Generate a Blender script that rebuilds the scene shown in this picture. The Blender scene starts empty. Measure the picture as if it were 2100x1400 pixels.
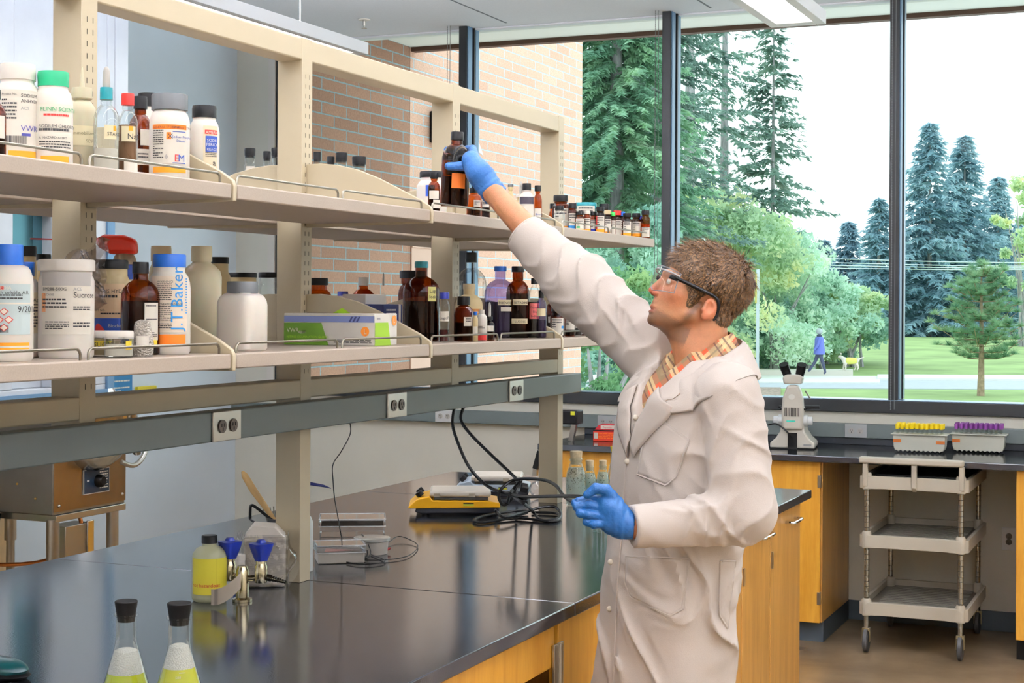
import bpy, bmesh, math, random
import numpy as np
from mathutils import Vector, Matrix
from mathutils.bvhtree import BVHTree
S = bpy.context.scene
COL = S.collection
PI = math.pi
random.seed(7)
# ------------------------------------------------------------------ camera, sky, exposure
F_PX, CAM_H = 3218.0, 1.64
YAW = math.atan(1390 / 3218.0)
ROLL = .005
cam = bpy.data.cameras.new('camera')
cam_ob = bpy.data.objects.new('camera', cam); COL.objects.link(cam_ob)
cam.sensor_width = 36.0
cam.lens = 36.0 * F_PX / 2100.0
cam.shift_y = -(700 - 626) / 2100.0
cam.clip_start = .05; cam.clip_end = 600
VV = Vector((-math.sin(YAW), math.cos(YAW), 0)); RR = Vector((math.cos(YAW), math.sin(YAW), 0))
cam_ob.matrix_world = Matrix.Translation((0, 0, CAM_H)) @ Matrix.Rotation(YAW, 4, 'Z') @ Matrix.Rotation(PI / 2, 4, 'X') @ Matrix.Rotation(ROLL, 4, 'Z')
S.camera = cam_ob
S.view_settings.view_transform = 'Standard'
S.view_settings.look = 'None'
S.view_settings.gamma = 1.0
S.view_settings.exposure = 0.0
S.view_settings.use_curve_mapping = False
S.cycles.use_denoising = True
S.cycles.max_bounces = 10
S.cycles.transparent_max_bounces = 16
S.cycles.transmission_bounces = 8
S.cycles.caustics_reflective = False
S.cycles.caustics_refractive = False
world = bpy.data.worlds.new('overcast_sky'); S.world = world
world.use_nodes = True
wn = world.node_tree.nodes; wl = world.node_tree.links
bg = wn['Background']
wtc = wn.new('ShaderNodeTexCoord'); wsep = wn.new('ShaderNodeSeparateXYZ'); wramp = wn.new('ShaderNodeValToRGB')
wl.new(wtc.outputs['Generated'], wsep.inputs[0]); wl.new(wsep.outputs['Z'], wramp.inputs[0]); wl.new(wramp.outputs[0], bg.inputs[0])
wramp.color_ramp.elements[0].position = 0.0; wramp.color_ramp.elements[0].color = (.93, .97, 1, 1)
wramp.color_ramp.elements[1].position = .9; wramp.color_ramp.elements[1].color = (.78, .9, 1, 1)
bg.inputs[1].default_value = 2.5

def ray(px, py):
    dx, dy = px - 1050, 626 - py
    a = dx * math.cos(ROLL) - dy * math.sin(ROLL); b = dy * math.cos(ROLL) + dx * math.sin(ROLL)
    return VV * F_PX + RR * a + Vector((0, 0, b))
def onz(px, py, z):
    d = ray(px, py); return Vector((0, 0, CAM_H)) + d * ((z - CAM_H) / d.z)
def onx(px, py, x):
    d = ray(px, py); return Vector((0, 0, CAM_H)) + d * (x / d.x)
def ony(px, py, y):
    d = ray(px, py); return Vector((0, 0, CAM_H)) + d * (y / d.y)
def P(px, py, w):
    return Vector((0, 0, CAM_H)) + ray(px, py) * (w / F_PX)

# ------------------------------------------------------------------ materials
def lin(c):
    return tuple((v / 255 / 12.92 if v / 255 <= .04045 else ((v / 255 + .055) / 1.055) ** 2.4) for v in c)
MATS = {}
def mat(name, rgb, rough=.5, metal=0., trans=0., ior=1.45, emit=0., noise=0., nscale=20., alpha=1., bump=0., bscale=60., coat=0., spec=.5, stretch=None, sheen=0., sss=0., lw=False):
    if name in MATS: return MATS[name]
    m = bpy.data.materials.new(name); m.use_nodes = True; nt = m.node_tree; b = nt.nodes['Principled BSDF']
    c = rgb if lw else lin(rgb)
    b.inputs['Base Color'].default_value = (*c, 1)
    b.inputs['Roughness'].default_value = rough; b.inputs['Metallic'].default_value = metal
    b.inputs['Transmission Weight'].default_value = trans; b.inputs['IOR'].default_value = ior
    b.inputs['Alpha'].default_value = alpha; b.inputs['Coat Weight'].default_value = coat
    b.inputs['Specular IOR Level'].default_value = spec
    if sheen: b.inputs['Sheen Weight'].default_value = sheen
    if sss:
        b.inputs['Subsurface Weight'].default_value = sss; b.inputs['Subsurface Scale'].default_value = .01
    if emit:
        b.inputs['Emission Color'].default_value = (*c, 1); b.inputs['Emission Strength'].default_value = emit
    if noise or bump:
        tc = nt.nodes.new('ShaderNodeTexCoord'); mp = nt.nodes.new('ShaderNodeMapping')
        nt.links.new(tc.outputs['Object'], mp.inputs[0])
        if stretch: mp.inputs['Scale'].default_value = stretch
    if noise:
        n = nt.nodes.new('ShaderNodeTexNoise'); n.inputs['Scale'].default_value = nscale; n.inputs['Detail'].default_value = 6
        nt.links.new(mp.outputs[0], n.inputs['Vector'])
        r = nt.nodes.new('ShaderNodeMapRange'); r.inputs[1].default_value = .3; r.inputs[2].default_value = .7
        r.inputs[3].default_value = 1 - noise; r.inputs[4].default_value = 1 + noise
        nt.links.new(n.outputs[0], r.inputs[0])
        mx = nt.nodes.new('ShaderNodeMix'); mx.data_type = 'RGBA'; mx.blend_type = 'MULTIPLY'; mx.inputs[0].default_value = 1
        mx.inputs[6].default_value = (*c, 1); nt.links.new(r.outputs[0], mx.inputs[7]); nt.links.new(mx.outputs[2], b.inputs['Base Color'])
    if bump:
        n2 = nt.nodes.new('ShaderNodeTexNoise'); n2.inputs['Scale'].default_value = bscale; n2.inputs['Detail'].default_value = 4
        nt.links.new(mp.outputs[0], n2.inputs['Vector'])
        bp = nt.nodes.new('ShaderNodeBump'); bp.inputs['Strength'].default_value = bump; bp.inputs['Distance'].default_value = .01
        nt.links.new(n2.outputs[0], bp.inputs['Height']); nt.links.new(bp.outputs[0], b.inputs['Normal'])
    MATS[name] = m
    return m
def glassy(name, rgb, tint=1., refl=1., rough=.02, blend=.3):
    """thin clear sheet or wall of glass: see-through with a fresnel gloss"""
    if name in MATS: return MATS[name]
    m = bpy.data.materials.new(name); m.use_nodes = True; nt = m.node_tree; nt.nodes.clear()
    o = nt.nodes.new('ShaderNodeOutputMaterial'); mx = nt.nodes.new('ShaderNodeMixShader'); t = nt.nodes.new('ShaderNodeBsdfTransparent')
    g = nt.nodes.new('ShaderNodeBsdfGlossy'); f = nt.nodes.new('ShaderNodeLayerWeight'); f.inputs[0].default_value = blend
    mm = nt.nodes.new('ShaderNodeMath'); mm.operation = 'MULTIPLY'; mm.inputs[1].default_value = refl
    t.inputs[0].default_value = (*rgb, 1); g.inputs['Roughness'].default_value = rough
    ge = nt.nodes.new('ShaderNodeNewGeometry'); sb = nt.nodes.new('ShaderNodeMath'); sb.operation = 'MULTIPLY_ADD'; sb.inputs[1].default_value = -.75; sb.inputs[2].default_value = 1; sb.use_clamp = True
    m2 = nt.nodes.new('ShaderNodeMath'); m2.operation = 'MULTIPLY'; m2.use_clamp = True
    nt.links.new(ge.outputs['Backfacing'], sb.inputs[0]); nt.links.new(sb.outputs[0], m2.inputs[1])
    nt.links.new(f.outputs['Fresnel'], mm.inputs[0]); nt.links.new(mm.outputs[0], m2.inputs[0]); nt.links.new(m2.outputs[0], mx.inputs[0])
    nt.links.new(t.outputs[0], mx.inputs[1]); nt.links.new(g.outputs[0], mx.inputs[2]); nt.links.new(mx.outputs[0], o.inputs[0])
    MATS[name] = m
    return m
def brickmat(name, c1, c2, mortar):
    m = bpy.data.materials.new(name); m.use_nodes = True; nt = m.node_tree; b = nt.nodes['Principled BSDF']
    tc = nt.nodes.new('ShaderNodeTexCoord'); mp = nt.nodes.new('ShaderNodeMapping'); br = nt.nodes.new('ShaderNodeTexBrick')
    sp = nt.nodes.new('ShaderNodeSeparateXYZ'); cb = nt.nodes.new('ShaderNodeCombineXYZ')
    nt.links.new(tc.outputs['Object'], sp.inputs[0]); nt.links.new(sp.outputs['Y'], cb.inputs[0]); nt.links.new(sp.outputs['Z'], cb.inputs[1])
    nt.links.new(cb.outputs[0], mp.inputs[0]); nt.links.new(mp.outputs[0], br.inputs[0])
    br.inputs['Scale'].default_value = 1; br.inputs['Brick Width'].default_value = .325; br.inputs['Row Height'].default_value = .0775
    br.inputs['Mortar Size'].default_value = .0062; br.inputs['Mortar Smooth'].default_value = .3; br.inputs['Bias'].default_value = -.1
    br.inputs[1].default_value = (*lin(c1), 1); br.inputs[2].default_value = (*lin(c2), 1); br.inputs[3].default_value = (*lin(mortar), 1)
    n = nt.nodes.new('ShaderNodeTexNoise'); n.inputs['Scale'].default_value = 90; n.inputs['Detail'].default_value = 5
    nt.links.new(tc.outputs['Object'], n.inputs[0])
    r = nt.nodes.new('ShaderNodeMapRange'); r.inputs[1].default_value = .3; r.inputs[2].default_value = .7; r.inputs[3].default_value = .84; r.inputs[4].default_value = 1.12
    nt.links.new(n.outputs[0], r.inputs[0])
    mx = nt.nodes.new('ShaderNodeMix'); mx.data_type = 'RGBA'; mx.blend_type = 'MULTIPLY'; mx.inputs[0].default_value = 1
    nt.links.new(br.outputs[0], mx.inputs[6]); nt.links.new(r.outputs[0], mx.inputs[7]); nt.links.new(mx.outputs[2], b.inputs['Base Color'])
    bp = nt.nodes.new('ShaderNodeBump'); bp.invert = True; bp.inputs['Strength'].default_value = .6; bp.inputs['Distance'].default_value = .008
    nt.links.new(br.outputs['Fac'], bp.inputs['Height']); nt.links.new(bp.outputs[0], b.inputs['Normal'])
    b.inputs['Roughness'].default_value = .9
    return m
def woodmat(name, c1, c2, scale=(6, 6, .6), rough=.35):
    m = bpy.data.materials.new(name); m.use_nodes = True; nt = m.node_tree; b = nt.nodes['Principled BSDF']
    tc = nt.nodes.new('ShaderNodeTexCoord'); mp = nt.nodes.new('ShaderNodeMapping'); mp.inputs['Scale'].default_value = scale
    n = nt.nodes.new('ShaderNodeTexNoise'); n.inputs['Scale'].default_value = 4; n.inputs['Detail'].default_value = 8; n.inputs['Distortion'].default_value = .4
    n2 = nt.nodes.new('ShaderNodeTexNoise'); n2.inputs['Scale'].default_value = 30; n2.inputs['Detail'].default_value = 4
    r = nt.nodes.new('ShaderNodeValToRGB'); r.color_ramp.elements[0].position = .3; r.color_ramp.elements[1].position = .7
    r.color_ramp.elements[0].color = (*lin(c1), 1); r.color_ramp.elements[1].color = (*lin(c2), 1)
    ad = nt.nodes.new('ShaderNodeMath'); ad.operation = 'MULTIPLY_ADD'; ad.inputs[1].default_value = .35
    nt.links.new(tc.outputs['Object'], mp.inputs[0]); nt.links.new(mp.outputs[0], n.inputs[0]); nt.links.new(mp.outputs[0], n2.inputs[0])
    nt.links.new(n2.outputs[0], ad.inputs[0]); nt.links.new(n.outputs[0], ad.inputs[2])
    sb = nt.nodes.new('ShaderNodeMath'); sb.operation = 'SUBTRACT'; sb.inputs[1].default_value = .17
    nt.links.new(ad.outputs[0], sb.inputs[0]); nt.links.new(sb.outputs[0], r.inputs[0]); nt.links.new(r.outputs[0], b.inputs['Base Color'])
    b.inputs['Roughness'].default_value = rough
    return m

# ------------------------------------------------------------------ mesh builder
class MB:
    def __init__(s): s.v = []; s.f = []; s.m = []; s.sm = []; s.mats = []; s.T = None
    def mi(s, m):
        if m is None: return 0
        if m not in s.mats: s.mats.append(m)
        return s.mats.index(m)
    def add(s, vs, fs, m=None, smooth=False):
        o = len(s.v); k = s.mi(m)
        if s.T is not None: vs = [s.T @ Vector(v) for v in vs]
        s.v += [tuple(v) for v in vs]
        for f in fs: s.f.append(tuple(i + o for i in f)); s.m.append(k); s.sm.append(smooth)
        return s
    def box(s, x0, x1, y0, y1, z0, z1, m=None):
        vs = [(x, y, z) for z in (z0, z1) for y in (y0, y1) for x in (x0, x1)]
        return s.add(vs, [(0, 2, 3, 1), (4, 5, 7, 6), (0, 1, 5, 4), (2, 6, 7, 3), (0, 4, 6, 2), (1, 3, 7, 5)], m)
    def lathe(s, prof, m=None, n=28, c=(0, 0, 0), cap0=True, cap1=True, smooth=True, sq=0., axis=None):
        """profile [(radius, height)] turned about a vertical axis; sq squares the section"""
        vs = []
        for r, z in prof:
            for i in range(n):
                a = 2 * PI * i / n
                q = 1.
                if sq:
                    q = 1 / (abs(math.cos(a)) ** (2 + sq) + abs(math.sin(a)) ** (2 + sq)) ** (1 / (2 + sq))
                vs.append(Vector((r * q * math.cos(a), r * q * math.sin(a), z)))
        if axis is not None:
            vs = [axis @ v for v in vs]
        vs = [v + Vector(c) for v in vs]
        fs = []
        for j in range(len(prof) - 1):
            for i in range(n):
                a, b = j * n + i, j * n + (i + 1) % n
                fs.append((a, b, b + n, a + n))
        if cap0: fs.append(tuple(range(n))[::-1])
        if cap1: fs.append(tuple(range((len(prof) - 1) * n, len(prof) * n)))
        return s.add(vs, fs, m, smooth)
    def tube(s, pts, r, m=None, n=10, closed=False, cap=True):
        pts = [Vector(p) for p in pts]; N = len(pts)
        rs = r if isinstance(r, (list, tuple)) else [r] * N
        up = None; vs = []
        for i, p in enumerate(pts):
            if closed: t = pts[(i + 1) % N] - pts[i - 1]
            else: t = pts[min(i + 1, N - 1)] - pts[max(i - 1, 0)]
            if t.length < 1e-9: t = Vector((0, 0, 1))
            t.normalize()
            if up is None:
                up = t.orthogonal().normalized()
            else:
                up = up - t * up.dot(t)
                if up.length < 1e-6: up = t.orthogonal()
                up.normalize()
            w = t.cross(up)
            for k in range(n):
                a = 2 * PI * k / n
                vs.append(p + (up * math.cos(a) + w * math.sin(a)) * rs[i])
        fs = []
        for i in range(N if closed else N - 1):
            for k in range(n):
                a, b = i * n + k, i * n + (k + 1) % n; c, d = ((i + 1) % N) * n + (k + 1) % n, ((i + 1) % N) * n + k
                fs.append((a, b, c, d))
        if cap and not closed:
            fs.append(tuple(range(n))[::-1]); fs.append(tuple(range((N - 1) * n, N * n)))
        return s.add(vs, fs, m, True)
    def prism(s, poly, z0, z1, m=None, ax='z'):
        """polygon extruded; ax gives the axis of extrusion, poly holds the two other coordinates"""
        n = len(poly)
        def mk(a, b, h): return (a, b, h) if ax == 'z' else ((h, a, b) if ax == 'x' else (a, h, b))
        vs = [mk(a, b, z0) for a, b in poly] + [mk(a, b, z1) for a, b in poly]
        fs = [tuple(range(n))[::-1], tuple(range(n, 2 * n))] + [(i, (i + 1) % n, (i + 1) % n + n, i + n) for i in range(n)]
        return s.add(vs, fs, m)
    def ball(s, c, r, m=None, n=16, k=10):
        r = r if isinstance(r, (tuple, list)) else (r, r, r)
        vs = [(c[0], c[1], c[2] - r[2])]
        for j in range(1, k):
            t = -PI / 2 + PI * j / k
            for i in range(n):
                a = 2 * PI * i / n; vs.append((c[0] + r[0] * math.cos(t) * math.cos(a), c[1] + r[1] * math.cos(t) * math.sin(a), c[2] + r[2] * math.sin(t)))
        vs.append((c[0], c[1], c[2] + r[2])); fs = []
        for i in range(n):
            fs.append((0, 1 + (i + 1) % n, 1 + i)); l = 1 + (k - 2) * n; fs.append((l + i, l + (i + 1) % n, len(vs) - 1))
        for j in range(k - 2):
            for i in range(n):
                a = 1 + j * n + i; b = 1 + j * n + (i + 1) % n; fs.append((a, b, b + n, a + n))
        return s.add(vs, fs, m, True)
    def build(s, name, m=None, parent=None, bevel=0., loc=(0, 0, 0), seg=2, fix=True):
        me = bpy.data.meshes.new(name)
        me.from_pydata(s.v, [], s.f)
        mats = s.mats if s.mats else [m]
        if m is not None and s.mats and None in [None]: pass
        for q in mats: me.materials.append(q)
        me.polygons.foreach_set('material_index', s.m)
        me.polygons.foreach_set('use_smooth', s.sm)
        if fix:
            bm = bmesh.new(); bm.from_mesh(me); bmesh.ops.recalc_face_normals(bm, faces=bm.faces); bm.to_mesh(me); bm.free()
        try: me.set_sharp_from_angle(angle=math.radians(42))
        except Exception: pass
        o = bpy.data.objects.new(name, me); COL.objects.link(o); o.location = loc
        if parent is not None: o.parent = parent
        if bevel:
            b = o.modifiers.new('bevel', 'BEVEL'); b.width = bevel; b.segments = seg; b.limit_method = 'ANGLE'; b.angle_limit = math.radians(40)
        return o
def tag(o, label, cat, group=None, kind=None):
    o['label'] = label; o['category'] = cat
    if group: o['group'] = group
    if kind: o['kind'] = kind
    return o
def empty(name, label, cat, loc=(0, 0, 0), rz=0., group=None):
    o = bpy.data.objects.new(name, None); COL.objects.link(o); o.location = loc; o.rotation_euler = (0, 0, rz); o.empty_display_size = .05
    return tag(o, label, cat, group)
def struct(name, mb, m=None, parent=None, bevel=0.):
    o = mb.build(name, m, parent, bevel)
    o['kind'] = 'structure'
    return o
def box(x0, x1, y0, y1, z0, z1, m=None): return MB().box(x0, x1, y0, y1, z0, z1, m)
def copy_tree(o, parent=None):
    c = o.copy(); COL.objects.link(c)
    if parent is not None: c.parent = parent
    for ch in list(o.children): copy_tree(ch, c)
    return c
def spline(pts, n=8):
    pts = [Vector(p) for p in pts]; out = []
    for i in range(len(pts) - 1):
        p0 = pts[max(i - 1, 0)]; p1 = pts[i]; p2 = pts[i + 1]; p3 = pts[min(i + 2, len(pts) - 1)]
        for k in range(n):
            t = k / n
            out.append(.5 * ((2 * p1) + (p2 - p0) * t + (2 * p0 - 5 * p1 + 4 * p2 - p3) * t * t + (3 * p1 - p0 - 3 * p2 + p3) * t ** 3))
    out.append(pts[-1]); return out

# shared materials
cream_wall = mat('cream_wall_paint', (230, 227, 215), .7, noise=.03, nscale=3)
white_wall = mat('pale_wall_paint', (222, 234, 246), .7, noise=.02, nscale=3)
ceil_m = mat('ceiling_tile', (226, 228, 234), .85, noise=.03, nscale=150)
epoxy = mat('black_epoxy_resin', (40, 43, 50), .12, noise=.12, nscale=240, spec=.6, bump=.015, bscale=260, ior=1.75)
epoxy_edge = mat('black_epoxy_edge', (30, 34, 40), .4)
maple = woodmat('honey_maple', (204, 142, 44), (224, 166, 62))
maple_side = woodmat('brown_maple_end', (168, 122, 58), (196, 146, 74))
rack_m = mat('beige_enamel', (182, 169, 142), .38, noise=.02, nscale=8)
shelf_m = mat('shelf_laminate', (164, 150, 136), .45, noise=.06, nscale=300)
steel = mat('brushed_steel', (190, 186, 178), .32, metal=1)
chrome = mat('chrome', (225, 225, 225), .08, metal=1)
raceway_m = mat('grey_enamel', (92, 100, 98), .4, noise=.03, nscale=10)
dark_frame = mat('dark_bronze_aluminium', (34, 36, 38), .35)
black_pl = mat('black_plastic', (12, 12, 13), .35, spec=.25)
black_rubber = mat('black_rubber', (16, 14, 13), .5, spec=.15)
rail_st = mat('rail_steel', (132, 126, 114), .35, metal=1)
white_pl = mat('white_plastic', (232, 226, 218), .4)
# ------------------------------------------------------------------ room shell
WY = 8.3; XL = -5.46; XR = 3.6; YB = -2.6; CZ = 3.27
conc = mat('polished_concrete', (138, 118, 92), .22, noise=.3, nscale=2.2, bump=.02, bscale=30)
struct('floor', box(XL, XR, YB, WY + .3, -.1, 0), conc)
m = MB()
m.box(XL - .1, XR + .1, YB - .1, WY + .12, CZ, CZ + .12, ceil_m)
seamm = mat('ceiling_seam', (120, 126, 134), .8)
for x in (-4.85, -3.63, -2.41, -1.19, .03, 1.25, 2.47): m.box(x - .006, x + .006, YB, WY, CZ - .0015, CZ + .01, seamm)
for y in (-1.0, 1.44, 3.88, 6.32): m.box(XL, XR, y - .006, y + .006, CZ - .0015, CZ + .01, seamm)
struct('ceiling', m)
struct('wall_left', box(XL - .15, XL, YB - .1, WY + .3, -.1, CZ), white_wall)
struct('wall_right', box(XR, XR + .15, YB - .1, WY + .3, -.1, CZ), cream_wall)
struct('wall_rear', box(XL, XR, YB - .15, YB, -.1, CZ), cream_wall)
# window wall: knee wall under a ribbon of glass between dark mullions
m = MB(); m.box(XL, XR, WY, WY + .3, -.1, 1.095, cream_wall); m.box(XL, -5.225, WY, WY + .3, 1.095, CZ, cream_wall); m.box(-5.225, -5.178, WY - .012, WY + .3, 1.12, CZ, white_pl)
struct('wall_window_side', m)
blue_refl = mat('mullion_sky_reflection', (96, 128, 158), .3, metal=.3)  # sky light on the mullion sides, painted as blue strips
for i in range(7):
    x = -5.177 + i * 1.2445 if i < 4 else -5.177 + i * 1.2445
    m = MB()
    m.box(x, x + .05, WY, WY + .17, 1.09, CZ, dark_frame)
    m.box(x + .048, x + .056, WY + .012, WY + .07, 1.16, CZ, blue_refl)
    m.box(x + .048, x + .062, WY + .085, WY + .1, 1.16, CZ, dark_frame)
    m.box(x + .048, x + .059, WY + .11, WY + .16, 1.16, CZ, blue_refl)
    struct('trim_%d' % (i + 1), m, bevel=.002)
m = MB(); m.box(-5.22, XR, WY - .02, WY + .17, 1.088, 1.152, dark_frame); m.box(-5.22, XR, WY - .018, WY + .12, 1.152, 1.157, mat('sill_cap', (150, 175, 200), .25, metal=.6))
struct('trim_8', m, bevel=.003)
struct('trim_9', box(-5.22, XR, WY + .1, WY + .17, CZ - .008, CZ + .01, ceil_m))
pane_m = glassy('window_glass', (.93, .985, .965), refl=.55, rough=0., blend=.18)
for i in range(7):
    x = -5.177 + i * 1.2445 + .05; x1 = min(x + 1.19, XR)
    struct('window_%d' % (i + 1), box(x, x1, WY + .115, WY + .121, 1.15, CZ), pane_m)
# exterior eave and brick wing
eave = mat('eave_board', (238, 242, 238), .8)
m = MB(); m.box(-9, 9, WY + .18, 10.1, 3.485, 3.6, eave); struct('trim_10', m)
struct('trim_11', box(-9, 9, 10.03, 10.1, 3.455, 3.74, mat('fascia_brown', (92, 62, 48), .6)))
struct('trim_12', box(-9, 9, WY + .17, WY + .28, 3.275, 3.5, eave))
bm1 = brickmat('brick_eave_shade', (180, 136, 114), (160, 118, 98), (150, 166, 172))  # darker copy of the brick, eave shade put into its colour
bm2 = brickmat('brick_daylit', (230, 186, 164), (220, 170, 148), (196, 208, 216))  # lighter copy of the same brick, open daylight put into its colour
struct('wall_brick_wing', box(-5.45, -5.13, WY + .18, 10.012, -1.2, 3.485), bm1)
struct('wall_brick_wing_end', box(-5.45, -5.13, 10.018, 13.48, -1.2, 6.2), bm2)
m = MB(); m.box(0, .012, 0, .95, 0, 1.5, mat('pink_panel', (216, 178, 160), .7)); m.box(0, .02, 0, .95, 1.47, 1.5, mat('pink_panel', (0, 0, 0)))
o = m.build('service_hatch', None, None, .003, loc=(-5.128, 10.03, .58)); tag(o, 'plain pinkish flat hatch panel fixed on the brick wing outside', 'panel')
# dark wall lamp on the brick
t = empty('wall_lamp', 'black box-shaped wall lamp mounted on the outside brick', 'lamp', (-5.13, 10.42, 2.83))
m = MB(); m.box(0, .1, -.09, .09, 0, .235, black_pl); m.build('housing', None, t, .012)
m = MB(); m.box(.02, .085, -.075, .075, -.004, 0, mat('frosted_lens', (190, 190, 180), .5)); m.build('lens', None, t)
# paper notice corner beside the mullion
o = MB().add([(0, 0, 0), (0, .16, -.04), (0, .02, .12), (.002, 0, 0), (.002, .16, -.04), (.002, .02, .12)], [(0, 1, 2), (3, 5, 4), (0, 3, 4, 1), (1, 4, 5, 2), (2, 5, 3, 0)], mat('paper_white', (236, 238, 242), .8)).build('paper_notice', None, None, loc=(-5.127, 11.12, 2.86))
tag(o, 'small white paper corner stuck to the brick beside a mullion', 'notice')
# wall raceway and outlets under the window
m = MB(); m.box(XL, XR, WY - .05, WY, .955, 1.03, raceway_m); o = m.build('wall_raceway', None, None, .004)
tag(o, 'long grey power raceway along the wall under the windows', 'raceway')
def outlet(x, y, z, face, label, group=None, w=.115, h=.07, rot=0):
    t = empty('wall_outlet', label, 'outlet', (x, y, z), group=group)
    m = MB(); m.box(-w / 2, w / 2, -.006, 0, -h / 2, h / 2, face); p = m.build('cover_plate', None, t, .002)
    for sx in (-1, 1):
        m = MB(); gx = sx * .2 * w * 1.0 if not rot else 0; gz = sx * .2 * w if rot else 0
        ax = Matrix.Rotation(PI / 2, 3, 'X')
        m.lathe([(.0155, 0), (.0155, .004)], mat('socket_face', (176, 172, 166), .4) if face is not steel and not rot else mat('socket_dark', (84, 72, 64), .35), 20, (gx, -.005, gz), axis=ax)
        for k, (dx, dz) in enumerate(((-.005, .003), (.005, .003), (0, -.007))):
            m.box(gx + dx - .0012, gx + dx + .0012, -.0098, -.0085, gz + dz - .004, gz + dz + .004, black_pl)
        m.build('socket', None, t)
    return t
face_w = mat('outlet_white', (214, 214, 214), .4)
outlet(-3.99, WY - .05, .993, face_w, 'double socket in the raceway behind the far end of the shelf rack')
outlet(-2.98, WY - .05, .993, mat('outlet_grey', (170, 172, 172), .4), 'double socket in the raceway behind the black step stool handle')
outlet(-1.60, WY - .05, .993, mat('outlet_grey', (170, 172, 172), .4), 'double socket in the raceway beside the microscope')
outlet(-.835, WY, .47, mat('outlet_bright', (240, 240, 240), .4), 'upright double socket low on the wall beside the cart', w=.072, h=.115, rot=1)
# skirting under the knee hole
struct('baseboard_back', box(XL, XR, WY - .012, WY, 0, .1), mat('slate_base', (58, 66, 72), .5))
# ------------------------------------------------------------------ outside ground
GZ = -1.0
grass_m = mat('mown_grass', (142, 164, 104), .95, noise=.22, nscale=.5)
verts = []; faces = []
def gz(w):
    return GZ if w < 59 else GZ + (min(w, 96) - 59) / 37 * .72
ws = [9, 20, 35, 50, 55, 59, 64, 72, 80, 88, 96, 120, 170, 260]
for w in ws:
    for t_ in np.linspace(-1.0, .9, 30):
        p = VV * w + RR * (t_ * w); verts.append((p.x, max(p.y, 8.6), gz(w)))
for j in range(len(ws) - 1):
    for i in range(29): faces.append((j * 30 + i, j * 30 + i + 1, j * 30 + i + 31, j * 30 + i + 30))
struct('ground_lawn', MB().add(verts, faces, grass_m, True))
struct('ground_bounce', box(-26, 22, 8.65, 34, GZ - .02, GZ + .03, mat('bounce_slab_pale', (232, 230, 224), .9, noise=.04, nscale=2)))  # unseen pale slab added to bounce sky light onto ceiling and eave
def strip(name, px0, px1, w0, w1, z0, z1, m_):
    c = [VV * w + RR * ((px - 1050) / F_PX * w) for w, px in ((w0, px0), (w0, px1), (w1, px1), (w1, px0))]
    vs = [(p.x, p.y, z0) for p in c] + [(p.x, p.y, z1) for p in c]
    return struct(name, MB().add(vs, [(0, 1, 2, 3), (4, 7, 6, 5), (0, 4, 5, 1), (1, 5, 6, 2), (2, 6, 7, 3), (3, 7, 4, 0)], m_))
road_m = mat('pale_asphalt', (176, 180, 186), .8, noise=.05, nscale=3)
walk_m = mat('concrete_walk', (218, 218, 212), .8, noise=.04, nscale=3)
strip('road_path', 1150, 2500, 50.6, 56.2, GZ - .05, GZ + .02, road_m)
strip('road_curb', 1800, 2500, 56.2, 59.5, GZ - .05, GZ + .1, walk_m)
strip('road_landing', 1150, 1805, 54, 59.0, GZ - .05, GZ + .06, walk_m)
strip('road_kerb', 1150, 1750, 59.0, 60.2, GZ - .05, GZ + .26, mat('kerb_stone', (206, 200, 190), .8))
strip('ground_mulch', 1450, 1602, 40, 50.5, GZ - .02, GZ + .05, mat('bark_mulch', (150, 132, 118), .95, noise=.5, nscale=12))
# ------------------------------------------------------------------ pendant lights
lens_m = mat('lit_diffuser', (255, 250, 240), .5, emit=8)
glow_m = mat('lit_uplight', (250, 250, 255), .5, emit=115)
fix_m = mat('fixture_white', (244, 246, 250), .4)
for k, (xc, lab) in enumerate(((-3.62, 'white linear pendant light hanging over the shelf rack'), (-1.49, 'white linear pendant light in front of the big windows'), (.64, 'white linear pendant light over the aisle beside the cart'), (2.77, 'white linear pendant light along the side wall'))):
    t = empty('pendant_light', lab, 'light', (xc, 6.42, 2.8), group=None)
    m = MB(); y0 = -8.6
    m.box(-.115, -.075, y0, 0, 0, .055, fix_m); m.box(.075, .115, y0, 0, 0, .055, fix_m); m.box(-.075, .075, -.07, 0, 0, .055, fix_m); m.box(-.075, .075, y0, y0 + .07, 0, .055, fix_m)
    m.build('housing', None, t, .002)
    MB().box(-.075, .075, y0 + .07, -.07, .006, .012, lens_m).build('diffuser', None, t)
    MB().box(-.075, .075, y0 + .07, -.07, .04, .046, glow_m).build('uplight_lens', None, t)
    for yy in (-.42, -4.3, -8.2):
        MB().tube([(0, yy, .05), (0, yy, CZ - 2.8)], .0022, fix_m, 6).build('suspension_wire', None, t)
# sprinkler
t = empty('ceiling_sprinkler', 'small silver sprinkler head on the ceiling above the rack', 'sprinkler', tuple(onz(747, 40, CZ)))
MB().lathe([(.035, 0), (.035, -.004), (.012, -.008)], white_pl, 20).build('escutcheon', None, t)
m = MB(); m.lathe([(.008, -.004), (.008, -.03), (.003, -.045), (.016, -.05), (.016, -.053)], steel, 14); m.build('nozzle', None, t)
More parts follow.
